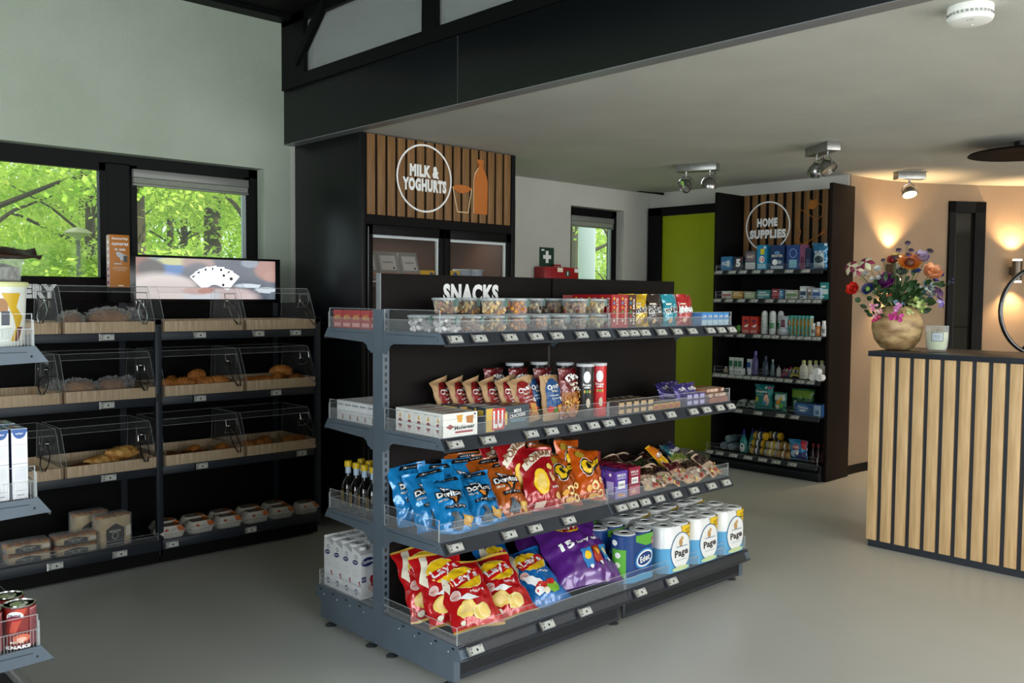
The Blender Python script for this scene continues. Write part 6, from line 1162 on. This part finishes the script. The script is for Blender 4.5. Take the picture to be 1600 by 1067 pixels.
hp('tablet_bag', bag(.165, .165, .07, foil('#2a86b8'), [('p', [(.6, .98), (.98, .98), (.98, .55), (.8, .6)], ink('#b02838')), ('e', .45, .66, .2, .12, ink('#c03048')), ('t', 'sun', .45, .66, .3, .12, w_), ('e', .4, .34, .24, .16, ink('#b8d4e8')), ('e', .62, .3, .2, .2, ink('#2c3c8a')), ('e', .55, .42, .1, .12, w_), ('p', [(.7, .05), (.97, .05), (.97, .5), (.8, .4)], ink('#2a2a60'))], 'tablet_bag', 250, wr=.006), 3.585, Z[5], 'blue and red dishwasher tablet bag on the lowest supply shelf', 'tablet bag', x=.03, lift=.003)
for i in range(3): hp('spirit_bottle', [(None, MB().lathe([(0, 0), (.022, .003), (.022, .08), (.009, .11), (.009, .13)], mat('#301018', .15), 18).mesh('bottle')), ('cap', MB().lathe([(.011, .125), (.011, .15), (0, .15)], ink('#8a1824'), 14).mesh('cap'))], 3.475 - .045 * i, Z[5], 'small dark red bottle on the lowest supply shelf, %s' % nth(i, 3), 'bottle', 'small dark red bottles', x=.06)

# ------------------------------------------------------------------ left foreground shelves
lid = MB(); lid.lathe([(.082, 0), (.087, .0), (.088, .006), (.086, .012), (.08, .013), (0, .013)], ink('#dfe3a8', .35), 40, c=(0, 0, .150))
bk = MB(); bk.lathe([(.0, 0), (.072, .001), (.075, .006), (.082, .15)], ink('#e4ebe6', .35), 40)
def bfn(a, b, L): th = PI + .2 + (a) * 2.4; z = .012 + b * .125; r_ = .0755 + (z / .15) * .007 + .0005 * L; return (r_ * math.cos(th), r_ * math.sin(th), z)
art(bk, [('r', .0, .02, .99, .98, ink('#e9ede4')), ('p', [(.60, .98), (.86, .98), (.80, .70), (.92, .5), (.86, .3), (.80, .02), (.72, .02), (.80, .3), (.76, .5)], ink('#d8b020')), ('e', .62, .72, .06, .16, ink('#a8784a'), 10), ('p', [(.82, .3), (.92, .3), (.84, .02), (.78, .02)], ink('#7a3c2a')), ('r', .60, .34, .70, .62, ink('#3a4250')), ('r', .60, .06, .72, .28, ink('#cfd8d4')), ('e', .3, .14, .09, .08, ink('#5a8a3a')), ('e', .36, .12, .05, .06, ink('#c84a2a')), ('e', .48, .08, .04, .05, ink('#d8a060')), ('r', .1, .42, .5, .46, ink('#b8c87a')), ('r', .05, .3, .5, .315, ink('#99a')), ('e', .15, .3, .02, .03, k_), ('t', 'volle yoghurt', .32, .78, .5, .1, ink('#98a888'))], bfn, .19, .13, 20, 3)
place('yoghurt_bucket', [(None, bk.mesh('bucket')), ('lid', lid.mesh('lid'))], (.592, 2.555, ZS[0] + .002), 'large white yoghurt bucket with pale yellow rim at the left photo edge', 'bucket')
q = MB(); q.lathe([(.07, 0), (.074, .002), (.08, .05), (.083, .051), (.083, .056)], tubm, 32); w2 = MB(); w2.lathe([(.05, .0), (.068, .004), (.07, .035), (.04, .045), (0, .045)], noisy('grey_seed', '#3a3c3a', '#9a9c94', 60, .6, .4, 90), 28)
place('seed_tub', [(None, q.mesh('tub')), ('contents', w2.mesh('contents'))], (.588, 2.56, ZS[0] + .166), 'clear tub of grey seeds stacked on the white yoghurt bucket', 'tub')
bb = bag(.2, .32, .035, noisy('brown_wrapper', '#2a1710', '#3c2318', 14, .4, .2, 60), [('r', .3, .1, .34, .9, ink('#8a5c38')), ('r', .62, .1, .65, .9, ink('#6a4228'))], 'wrapper', 301, wr=.006)
place('snack_packet', bb, (.70, 2.53, ZS[0] + .236), 'dark brown packet lying flat on the stacked tubs, left photo edge', 'packet', rx=R(-88), rz=R(80), ry=R(-6))
sug = carton(.036, .09, .178, ink('#eef0f4', .4), F=[('r', .0, .95, 1, 1, ink('#2a58a0')), ('e', .5, .95, .42, .09, ink('#2a58a0')), ('t', 'suiker', .5, .935, .5, .03, w_), ('r', .06, .775, .94, .78, ink('#9aa')), ('r', .0, .5, 1, .507, ink('#8a8c98'))] + [('r', .14, .74 - .022 * k, .86, .744 - .022 * k, ink('#c0c4cc')) for k in range(8)] + [('r', .14, .42 - .022 * k, .86, .424 - .022 * k, ink('#c6cad2')) for k in range(7)] + [('r', .14, .12, .86, .125, ink('#889')), ('r', .3, .05, .7, .065, ink('#99a'))], L=[('r', .02, .0, .98, .99, ink('#283468'))], T=[('r', .05, .1, .95, .95, ink('#3a62a8')), ('e', .5, .6, .3, .25, ink('#c86a50')), ('e', .6, .4, .2, .15, w_)], Rr=[('r', .1, .0, .95, .9, ink('#2a4080'))], key='sugar_carton')
for i, (x, y, rz) in enumerate(((.635, 2.53, 0), (.592, 2.53, 0), (.635, 2.64, 1), (.592, 2.64, 1))): place('sugar_carton', sug, (x, y, ZS[1] + .002), 'tall white carton with blue top, left middle shelf, %s' % ('front right', 'front left at the photo edge', 'rear right', 'rear left')[i], 'carton', 'tall white cartons', rz=R(rz))
def tin():
    r_ = .037; h = .108; F = [('r', .0, .02, .99, .96, ink('#8a1f1c', .3)), ('p', [(.2, .95), (.42, .95), (.2, .4), (.05, .4)], ink('#c84a34')), ('e', .18, .78, .17, .12, w_), ('e', .18, .73, .15, .07, ink('#a81824')), ('t', 'UNOX', .18, .79, .24, .09, ink('#20204a'), 0, .03), ('r', .47, .03, .99, .9, ink('#b0646a')), ('r', .47, .9, .99, .93, ink('#d8a0a0'))] + [('r', .51, .84 - k * .034, .95 - .06 * (k % 3), .846 - k * .034, ink('#8c4048')) for k in range(23)] + [('e', .3, .28, .14, .1, ink('#d86a4a')), ('e', .3, .26, .08, .05, ink('#f0b8a0')), ('t', 'KNAKS', .24, .08, .4, .08, w_, 0, .065), ('t', 'MINI', .22, .2, .2, .06, cream)]
    b = can(r_, h, ink('#8a1f1c', .3), F, 'tin', prof=[(r_ * .97, 0), (r_ * 1.02, .002), (r_, .005), (r_, h * .5), (r_ * .99, h * .51), (r_, h * .52), (r_, h - .004)])
    t = MB(); t.lathe([(r_ * 1.0, h - .004), (r_ * 1.03, h - .002), (r_ * 1.03, h), (r_ * .95, h), (r_ * .93, h - .004), (r_ * .6, h - .004), (r_ * .58, h - .002), (r_ * .3, h - .002), (0, h - .002)], chrome, 30); t.tube([(.004, .0, h), (.012, .008, h + .001), (.02, 0, h + .001), (.012, -.008, h + .001), (.004, 0, h)], .0015, chrome, 6); return [(None, b), ('lid', t.mesh('lid'))]
TN = tin()
for i, (x, y, z) in enumerate(((.633, 2.512, 0), (.552, 2.505, 0), (.628, 2.598, 0), (.545, 2.59, 0), (.575, 2.68, 0))): place('sausage_tin', TN, (x, y, ZS[2] + .002 + z), 'red and pink food tin on the left lower shelf, %s' % ('front right', 'front left', 'second row right', 'second row left', 'rearmost')[i], 'tin', 'red food tins', rz=R(28))
jb = MB(); jb.lathe([(0, 0), (.03, .002), (.03, .15), (.012, .2), (.012, .23), (0, .23)], mat('#0c1210', .1, coat=.4), 20)
for i, (x, y) in enumerate(((.56, 2.85), (.625, 2.86), (.60, 2.95))): place('dark_bottle', jb.mesh('bottle') if i == 0 else _jb, (x, y, ZS[2] + .002), 'very dark green bottle behind the red tins, %s' % nth(i, 3), 'bottle', 'dark bottles behind the tins'); _jb = bpy.data.meshes['bottle']
jr = [(None, can(.035, .10, ink('#b08a5a', .3), [('r', .1, .2, .9, .8, ink('#d8c8a0')), ('r', .3, .3, .6, .7, ink('#3a2a20'))], 'jar')), ('lid', MB().lathe([(.037, .10), (.037, .112), (0, .114)], ink('#4a3a28', .3), 24).mesh('lid'))]
for i, (x, y) in enumerate(((.56, 2.44), (.64, 2.47))): place('jar', jr, (x, y + .1, .168 + .0), 'tan jar with brown lid at bottom left corner, %s' % nth(i, 2), 'jar', 'tan jars')

# ------------------------------------------------------------------ desk goods
vx, vy, dz = 5.222, 2.268, 1.1285
wood_v = noisy('burl_wood', '#7a5630', '#d9ba88', 9, .42, .25, 30, stretch=(1, 1, 2.2), detail=8)
m = MB(); m.lathe([(0, 0), (.06, .0), (.09, .012), (.124, .06), (.139, .12), (.136, .17), (.118, .215), (.09, .245), (.066, .255), (.06, .25), (.075, .235), (.09, .2)], wood_v, 40, wob=lambda a, z: 1 + .018 * math.sin(3 * a + z * 9) + .01 * math.sin(7 * a)); va = m.obj('vase', loc=(vx, vy, dz), sm=60)
tag(va, 'round turned wooden vase with swirling grain standing on the reception desk', 'vase')
rv = Vector((.7285, -.685, 0)); fv = Vector((.685, .7285, 0))
def P3(zx, zy, dep): px = (zx / 5.768) - 92 ; pz = 545 - (365 + zy / 5.768); return Vector((vx, vy, dz)) + rv * (px / 276) + fv * dep + Vector((0, 0, pz / 276))
stem_m = ink('#3f5a2a', .6); leaf_m = noisy('bouquet_leaf', '#132a14', '#2c4e22', 20, .5, .1, 60)
def petal(m, c, n, up, side, L, wdt, mt, curl=.3):
    vs = []; k = 5
    for i in range(k + 1):
        t = i / k; w_2 = wdt * math.sin(PI * min(.95, t * .85 + .12)); ctr = Vector(c) + up * (L * t * math.cos(curl * t)) + n * (L * t * math.sin(curl * t * 1.2))
        vs += [tuple(ctr - side * w_2 + n * abs(w_2) * .3), tuple(ctr), tuple(ctr + side * w_2 + n * abs(w_2) * .3)]
    fs = [(3*i + a, 3*i + a + 1, 3*i + a + 4, 3*i + a + 3) for i in range(k) for a in (0, 1)]
    m.add(vs, fs, mt)
rf = random.Random(77)
def blossom(kind, p, r, cs):
    m = MB(); ax = (p - Vector((vx, vy, dz + .18))).normalized(); ax = (ax + Vector((-.92, -.39, 0)) * .9).normalized(); s1 = ax.orthogonal().normalized(); s2 = ax.cross(s1)
    ms = [ink(c, .55) for c in cs]; O = Vector((0, 0, 0))
    if kind == 'rose':
        for ring, (n, rr, L, cl) in enumerate(((7, .35, 1.05, .55), (6, .28, .9, .95), (5, .18, .75, 1.25), (4, .08, .6, 1.45))):
            for k in range(n): a = 2 * PI * k / n + ring * .5; d = s1 * math.cos(a) + s2 * math.sin(a); sd = -s1 * math.sin(a) + s2 * math.cos(a); petal(m, O + d * r * rr * .6 - ax * r * .25, ax, (d * math.cos(cl) + ax * math.sin(cl)).normalized(), sd, r * L * .85, r * .55, ms[ring % len(ms)], .5)
    elif kind == 'star':
        for k in range(6): a = 2 * PI * k / 6; d = s1 * math.cos(a) + s2 * math.sin(a); sd = -s1 * math.sin(a) + s2 * math.cos(a); petal(m, O, -ax, d + ax * .25, sd, r * 1.15, r * .3, ms[k % len(ms)], .6)
        m.ell(O + ax * .004, (r * .12,) * 3, ms[-1], None, 8, 5)
    elif kind == 'daisy':
        for ring in range(2):
            for k in range(16): a = 2 * PI * k / 16 + ring * .2; d = s1 * math.cos(a) + s2 * math.sin(a); sd = -s1 * math.sin(a) + s2 * math.cos(a); petal(m, O + d * r * .3, ax, (d + ax * (.1 + .25 * ring)).normalized(), sd, r * (.75 - .15 * ring), r * .14, ms[ring % len(ms)], .3)
        m.ell(O + ax * r * .1, (r * .38,) * 3, ms[-1], None, 14, 8, .3, 3, 12)
    else:   # cluster of florets
        for k in range(int(kind[7:] or 12)):
            q = Vector((rf.uniform(-.6, .6), rf.uniform(-.6, .6), rf.uniform(-.6, .6))) * r; mt = rf.choice(ms)
            for j in range(4): a = j * PI / 2 + k; d = s1 * math.cos(a) + s2 * math.sin(a); sd = -s1 * math.sin(a) + s2 * math.cos(a); petal(m, q, ax, (d + ax * .3).normalized(), sd, r * .38, r * .2, mt, .3)
    return m.mesh('blossom', 60)
FL = [('lily', 'star', 80, 265, .04, ['#7a2240', '#c8c0a0'], 'burgundy and cream lily at the far left of the bouquet'), ('lily', 'star', 190, 230, .04, ['#c8c8a4', '#7a2240'], 'cream lily with burgundy tips, second from left'), ('lily', 'star', 105, 305, .03, ['#8a2c48', '#c8b8a0'], 'small burgundy lily hanging below the left lilies'),
      ('white_flower', 'rose', 232, 340, .018, ['#e8e8e0'], 'small white bell flower, left of two'), ('white_flower', 'rose', 295, 300, .018, ['#e4e6e0'], 'small white bell flower, right of two'), ('white_flower', 'rose', 272, 392, .014, ['#dfe2da'], 'tiny white bud below the white bells'), ('white_flower', 'rose', 335, 378, .014, ['#e8e8e4'], 'tiny white bud left of the purple rose'),
      ('red_poppy', 'rose', 115, 485, .035, ['#d02414', '#e84030'], 'bright red poppy at the left edge of the bouquet'), ('cornflower', 'daisy', 212, 480, .03, ['#1a2a78', '#141c50', '#6a9a40'], 'dark blue cornflower beside the red poppy'), ('rose', 'rose', 410, 425, .048, ['#7a2478', '#64185e', '#8e3490'], 'large purple rose in the middle of the bouquet'),
      ('dahlia', 'daisy', 455, 212, .028, ['#6a1018', '#8a1c20'], 'dark red dahlia above the purple rose'), ('yellow_flower', 'rose', 500, 185, .02, ['#f0d468'], 'small yellow blossom at the top of the bouquet'), ('sunflower', 'daisy', 575, 245, .055, ['#d88a18', '#c05a14', '#5a2a14'], 'orange and yellow sunflower near the top of the bouquet'), ('cornflower', 'daisy', 575, 320, .03, ['#141a5a', '#10143a'], 'very dark blue flower under the sunflower'),
      ('tulip', 'rose', 690, 200, .038, ['#a08aa8', '#b8a4bc'], 'pale lilac tulip right of the sunflower'), ('white_flower', 'rose', 745, 185, .02, ['#c8c8b4'], 'small cream bud beside the lilac tulip'), ('bluebell', 'cluster10', 672, 295, .026, ['#3a4aa0', '#2a3a88'], 'blue cluster between tulip and peach rose'), ('rose', 'rose', 770, 340, .048, ['#e8a070', '#f0b488', '#dc8c58'], 'large peach rose at the right of the bouquet'),
      ('delphinium', 'cluster16', 912, 355, .034, ['#28287a', '#3c3c9a'], 'indigo delphinium at the upper right of the bouquet'), ('delphinium', 'cluster6', 968, 408, .018, ['#2c2450'], 'dark bud spray at the far right of the bouquet'), ('hydrangea', 'cluster24', 808, 478, .04, ['#a8b8c0', '#7a94b0', '#c8d0c8'], 'grey-blue hydrangea right of centre'), ('hydrangea', 'cluster20', 530, 600, .034, ['#5a84a8', '#88a8b8', '#c8d4c8'], 'blue-green hydrangea low in the middle'),
      ('columbine', 'star', 905, 490, .034, ['#3c1a48', '#4c2458'], 'dark purple columbine at the right'), ('columbine', 'star', 935, 590, .03, ['#6a58a8', '#4a2a6a', '#b8a8d8'], 'violet columbine hanging at the lower right'), ('sweet_pea', 'rose', 830, 555, .016, ['#a89ad0'], 'lilac sweet pea blossom right of centre'), ('green_hydrangea', 'cluster24', 640, 610, .036, ['#a8b868', '#c0cc88', '#88a050'], 'yellow-green hydrangea low centre right'), ('green_hydrangea', 'cluster16', 722, 660, .026, ['#a8c060', '#b8c878'], 'yellow-green floret cluster at the vase rim, right'), ('green_hydrangea', 'cluster8', 555, 682, .018, ['#d0d49a', '#b8c878'], 'pale green floret at the vase rim, centre'),
      ('orchid', 'cluster8', 235, 645, .02, ['#d878a8', '#e8a8c0'], 'pink orchid spray, upper left'), ('orchid', 'cluster8', 275, 690, .02, ['#d8a0a8', '#e8c0b8'], 'pink orchid spray, middle left'), ('orchid', 'cluster9', 262, 745, .022, ['#c83a70', '#e098a8'], 'deep pink orchid spray, lower left'), ('orchid', 'cluster9', 432, 648, .026, ['#c878b8', '#d898c8'], 'mauve pink orchid over the vase shoulder'), ('orchid', 'cluster10', 412, 722, .024, ['#c82a88', '#d868a8'], 'magenta orchid hanging before the vase, left'), ('orchid', 'cluster10', 480, 748, .026, ['#d850a0', '#c83a90'], 'magenta orchid hanging before the vase, right'),
      ('wild_flower', 'star', 562, 45, .016, ['#3c2a48'], 'dark purple star flower at the very top of the bouquet'), ('wild_flower', 'star', 515, 105, .016, ['#40304c'], 'dark purple star flower just below the top, left'), ('wild_flower', 'star', 625, 108, .016, ['#3c2c48'], 'dark purple star flower just below the top, right'), ('wild_flower', 'star', 580, 150, .018, ['#4c3458'], 'dark purple star flower above the sunflower'), ('wild_flower', 'star', 458, 175, .016, ['#4c3040'], 'dusky star flower above the dark red dahlia'), ('wild_flower', 'star', 360, 205, .012, ['#38304c'], 'tiny dark star flower alone left of the top'), ('wild_flower', 'star', 812, 110, .020, ['#2c2434'], 'dark curled blossom alone at the upper right of the bouquet'), ('red_berry', 'cluster6', 432, 548, .016, ['#c03828'], 'small red blossom under the purple rose'), ('white_flower', 'rose', 355, 520, .016, ['#e0c890'], 'small cream yellow blossom left below the purple rose')]
neck = Vector((vx, vy, dz + .20))
for nm, kind, zx, zy, r_, cs_, lb in FL:
    dep = rf.uniform(-.07, .03); 
    if zy > 600 and zx < 600: dep = -.12
    p = P3(zx, zy, dep); me = blossom(kind, p, r_ * 1.3, cs_)
    o = put_mesh(nm, me, None, p); tag(o, lb, 'flower', 'flowers in the bouquet' if nm in ('x',) else None)
    s = MB(); e = neck - p; mid = e * .5 + Vector((0, 0, .02)) + (p - neck).cross(Vector((0, 0, 1))) * .08; s.tube([(0, 0, 0), tuple(mid * .6), tuple(mid), tuple(e), tuple(e - Vector((0, 0, .05)))], .0018, stem_m, 5); put_mesh('stem', s.mesh('stem'), o)
m = MB()
for k in range(170):
    a = rf.gauss(0, 1); q = neck + rv * rf.gauss(0, .085) + fv * rf.gauss(-.0, .055) + Vector((0, 0, .11 + rf.gauss(0, .055))); d = (q - neck + Vector((0, 0, .02))).normalized(); d = (d + Vector((rf.gauss(0, .4), rf.gauss(0, .4), rf.gauss(0, .3)))).normalized(); sd = d.cross(fv).normalized()
    petal(m, q, -fv, d, sd, rf.uniform(.03, .058), rf.uniform(.009, .018), leaf_m, .4)
for k in range(16): q = P3(rf.uniform(150, 800), rf.uniform(380, 560), rf.uniform(-.05, .05)); m.tube([neck, (neck + q) / 2 + Vector((0, 0, .03)), q], .0015, stem_m, 5)
o = m.obj('bouquet_leaves', sm=60); tag(o, 'dark green leaves and stalks filling the bouquet in the wooden vase', 'leaves', kind='stuff')
# candle in a glass
cx_, cy_ = 5.232, 2.047
g = MB(); g.lathe([(0, 0), (.046, 0), (.05, .004), (.056, .03), (.0605, .08), (.0605, .145), (.0585, .145), (.0585, .08), (.054, .03), (.048, .010), (0, .008)], clear('thick_glass', 'f8faf8', .05, .03, k=.45), 36); g.lathe([(.0595, .143), (.061, .144), (.061, .147), (.0585, .147)], acr_edge, 36)
cd = put_mesh('candle', MB().lathe([(0, .012), (.046, .012), (.052, .03), (.0565, .075), (.0565, .112), (.01, .110), (0, .110)], ink('#e6e8cc', .5), 32).mesh('wax'), None, (cx_, cy_, dz))
put_mesh('glass', g.mesh('glass'), cd); put_mesh('wick', MB().tube([(0, 0, .108), (0, 0, .128)], .0015, k_, 6).mesh('wick'), cd)
m = MB(); art(m, [('r', .0, .0, 1, 1, ink('#3a3f44')), ('r', .05, .06, .95, .94, ink('#b8c2c8')), ('t', 'MAISON', .5, .6, .5, .12, ink('#556')), ('t', 'candle', .5, .38, .4, .1, ink('#667'))], lambda a, b, L: (.062 * math.sin((a - .5) * 1.05 - .0) * 1, -.062 * math.cos((a - .5) * 1.05) - .0003 * L, .06 + b * .05), .06, .05, 6, 2); lb_ = put_mesh('label', m.mesh('label'), cd); lb_.rotation_euler = (0, 0, R(-66))
tag(cd, 'pale wax candle in a clear glass with a small grey label on the reception desk', 'candle')
# curved black frame behind the desk
ch = empty('curved_frame', (5.78, 1.752, 0), R(-46), 'black bent-tube frame rising behind the reception desk at the right photo edge', 'frame')
m = MB(); c0 = (.07, 0, 1.36); m.tube([(c0[0] - .225 * math.cos(R(a)), 0, c0[2] + .255 * math.sin(R(a))) for a in range(-86, 268, 6)], .0125, mat('#15120f', .25, coat=.3), 10); m.obj('tube_ring', ch)
m = MB(); m.tube([(-.02, .0, 1.14), (.03, .0, 1.2), (.1, .0, 1.27), (.2, 0, 1.32)], .007, black, 8); m.tube([(.02, .0, 1.12), (.1, .0, 1.17), (.18, 0, 1.19), (.3, 0, 1.2)], .009, black, 8); m.obj('inner_tube', ch)
m = MB(); m.tube([(.07, 0, .02), (.07, 0, 1.1)], .02, black, 10); m.lathe([(.18, 0), (.18, .015), (.03, .025)], black, 28, c=(.07, 0, 0)); m.obj('stand', ch)
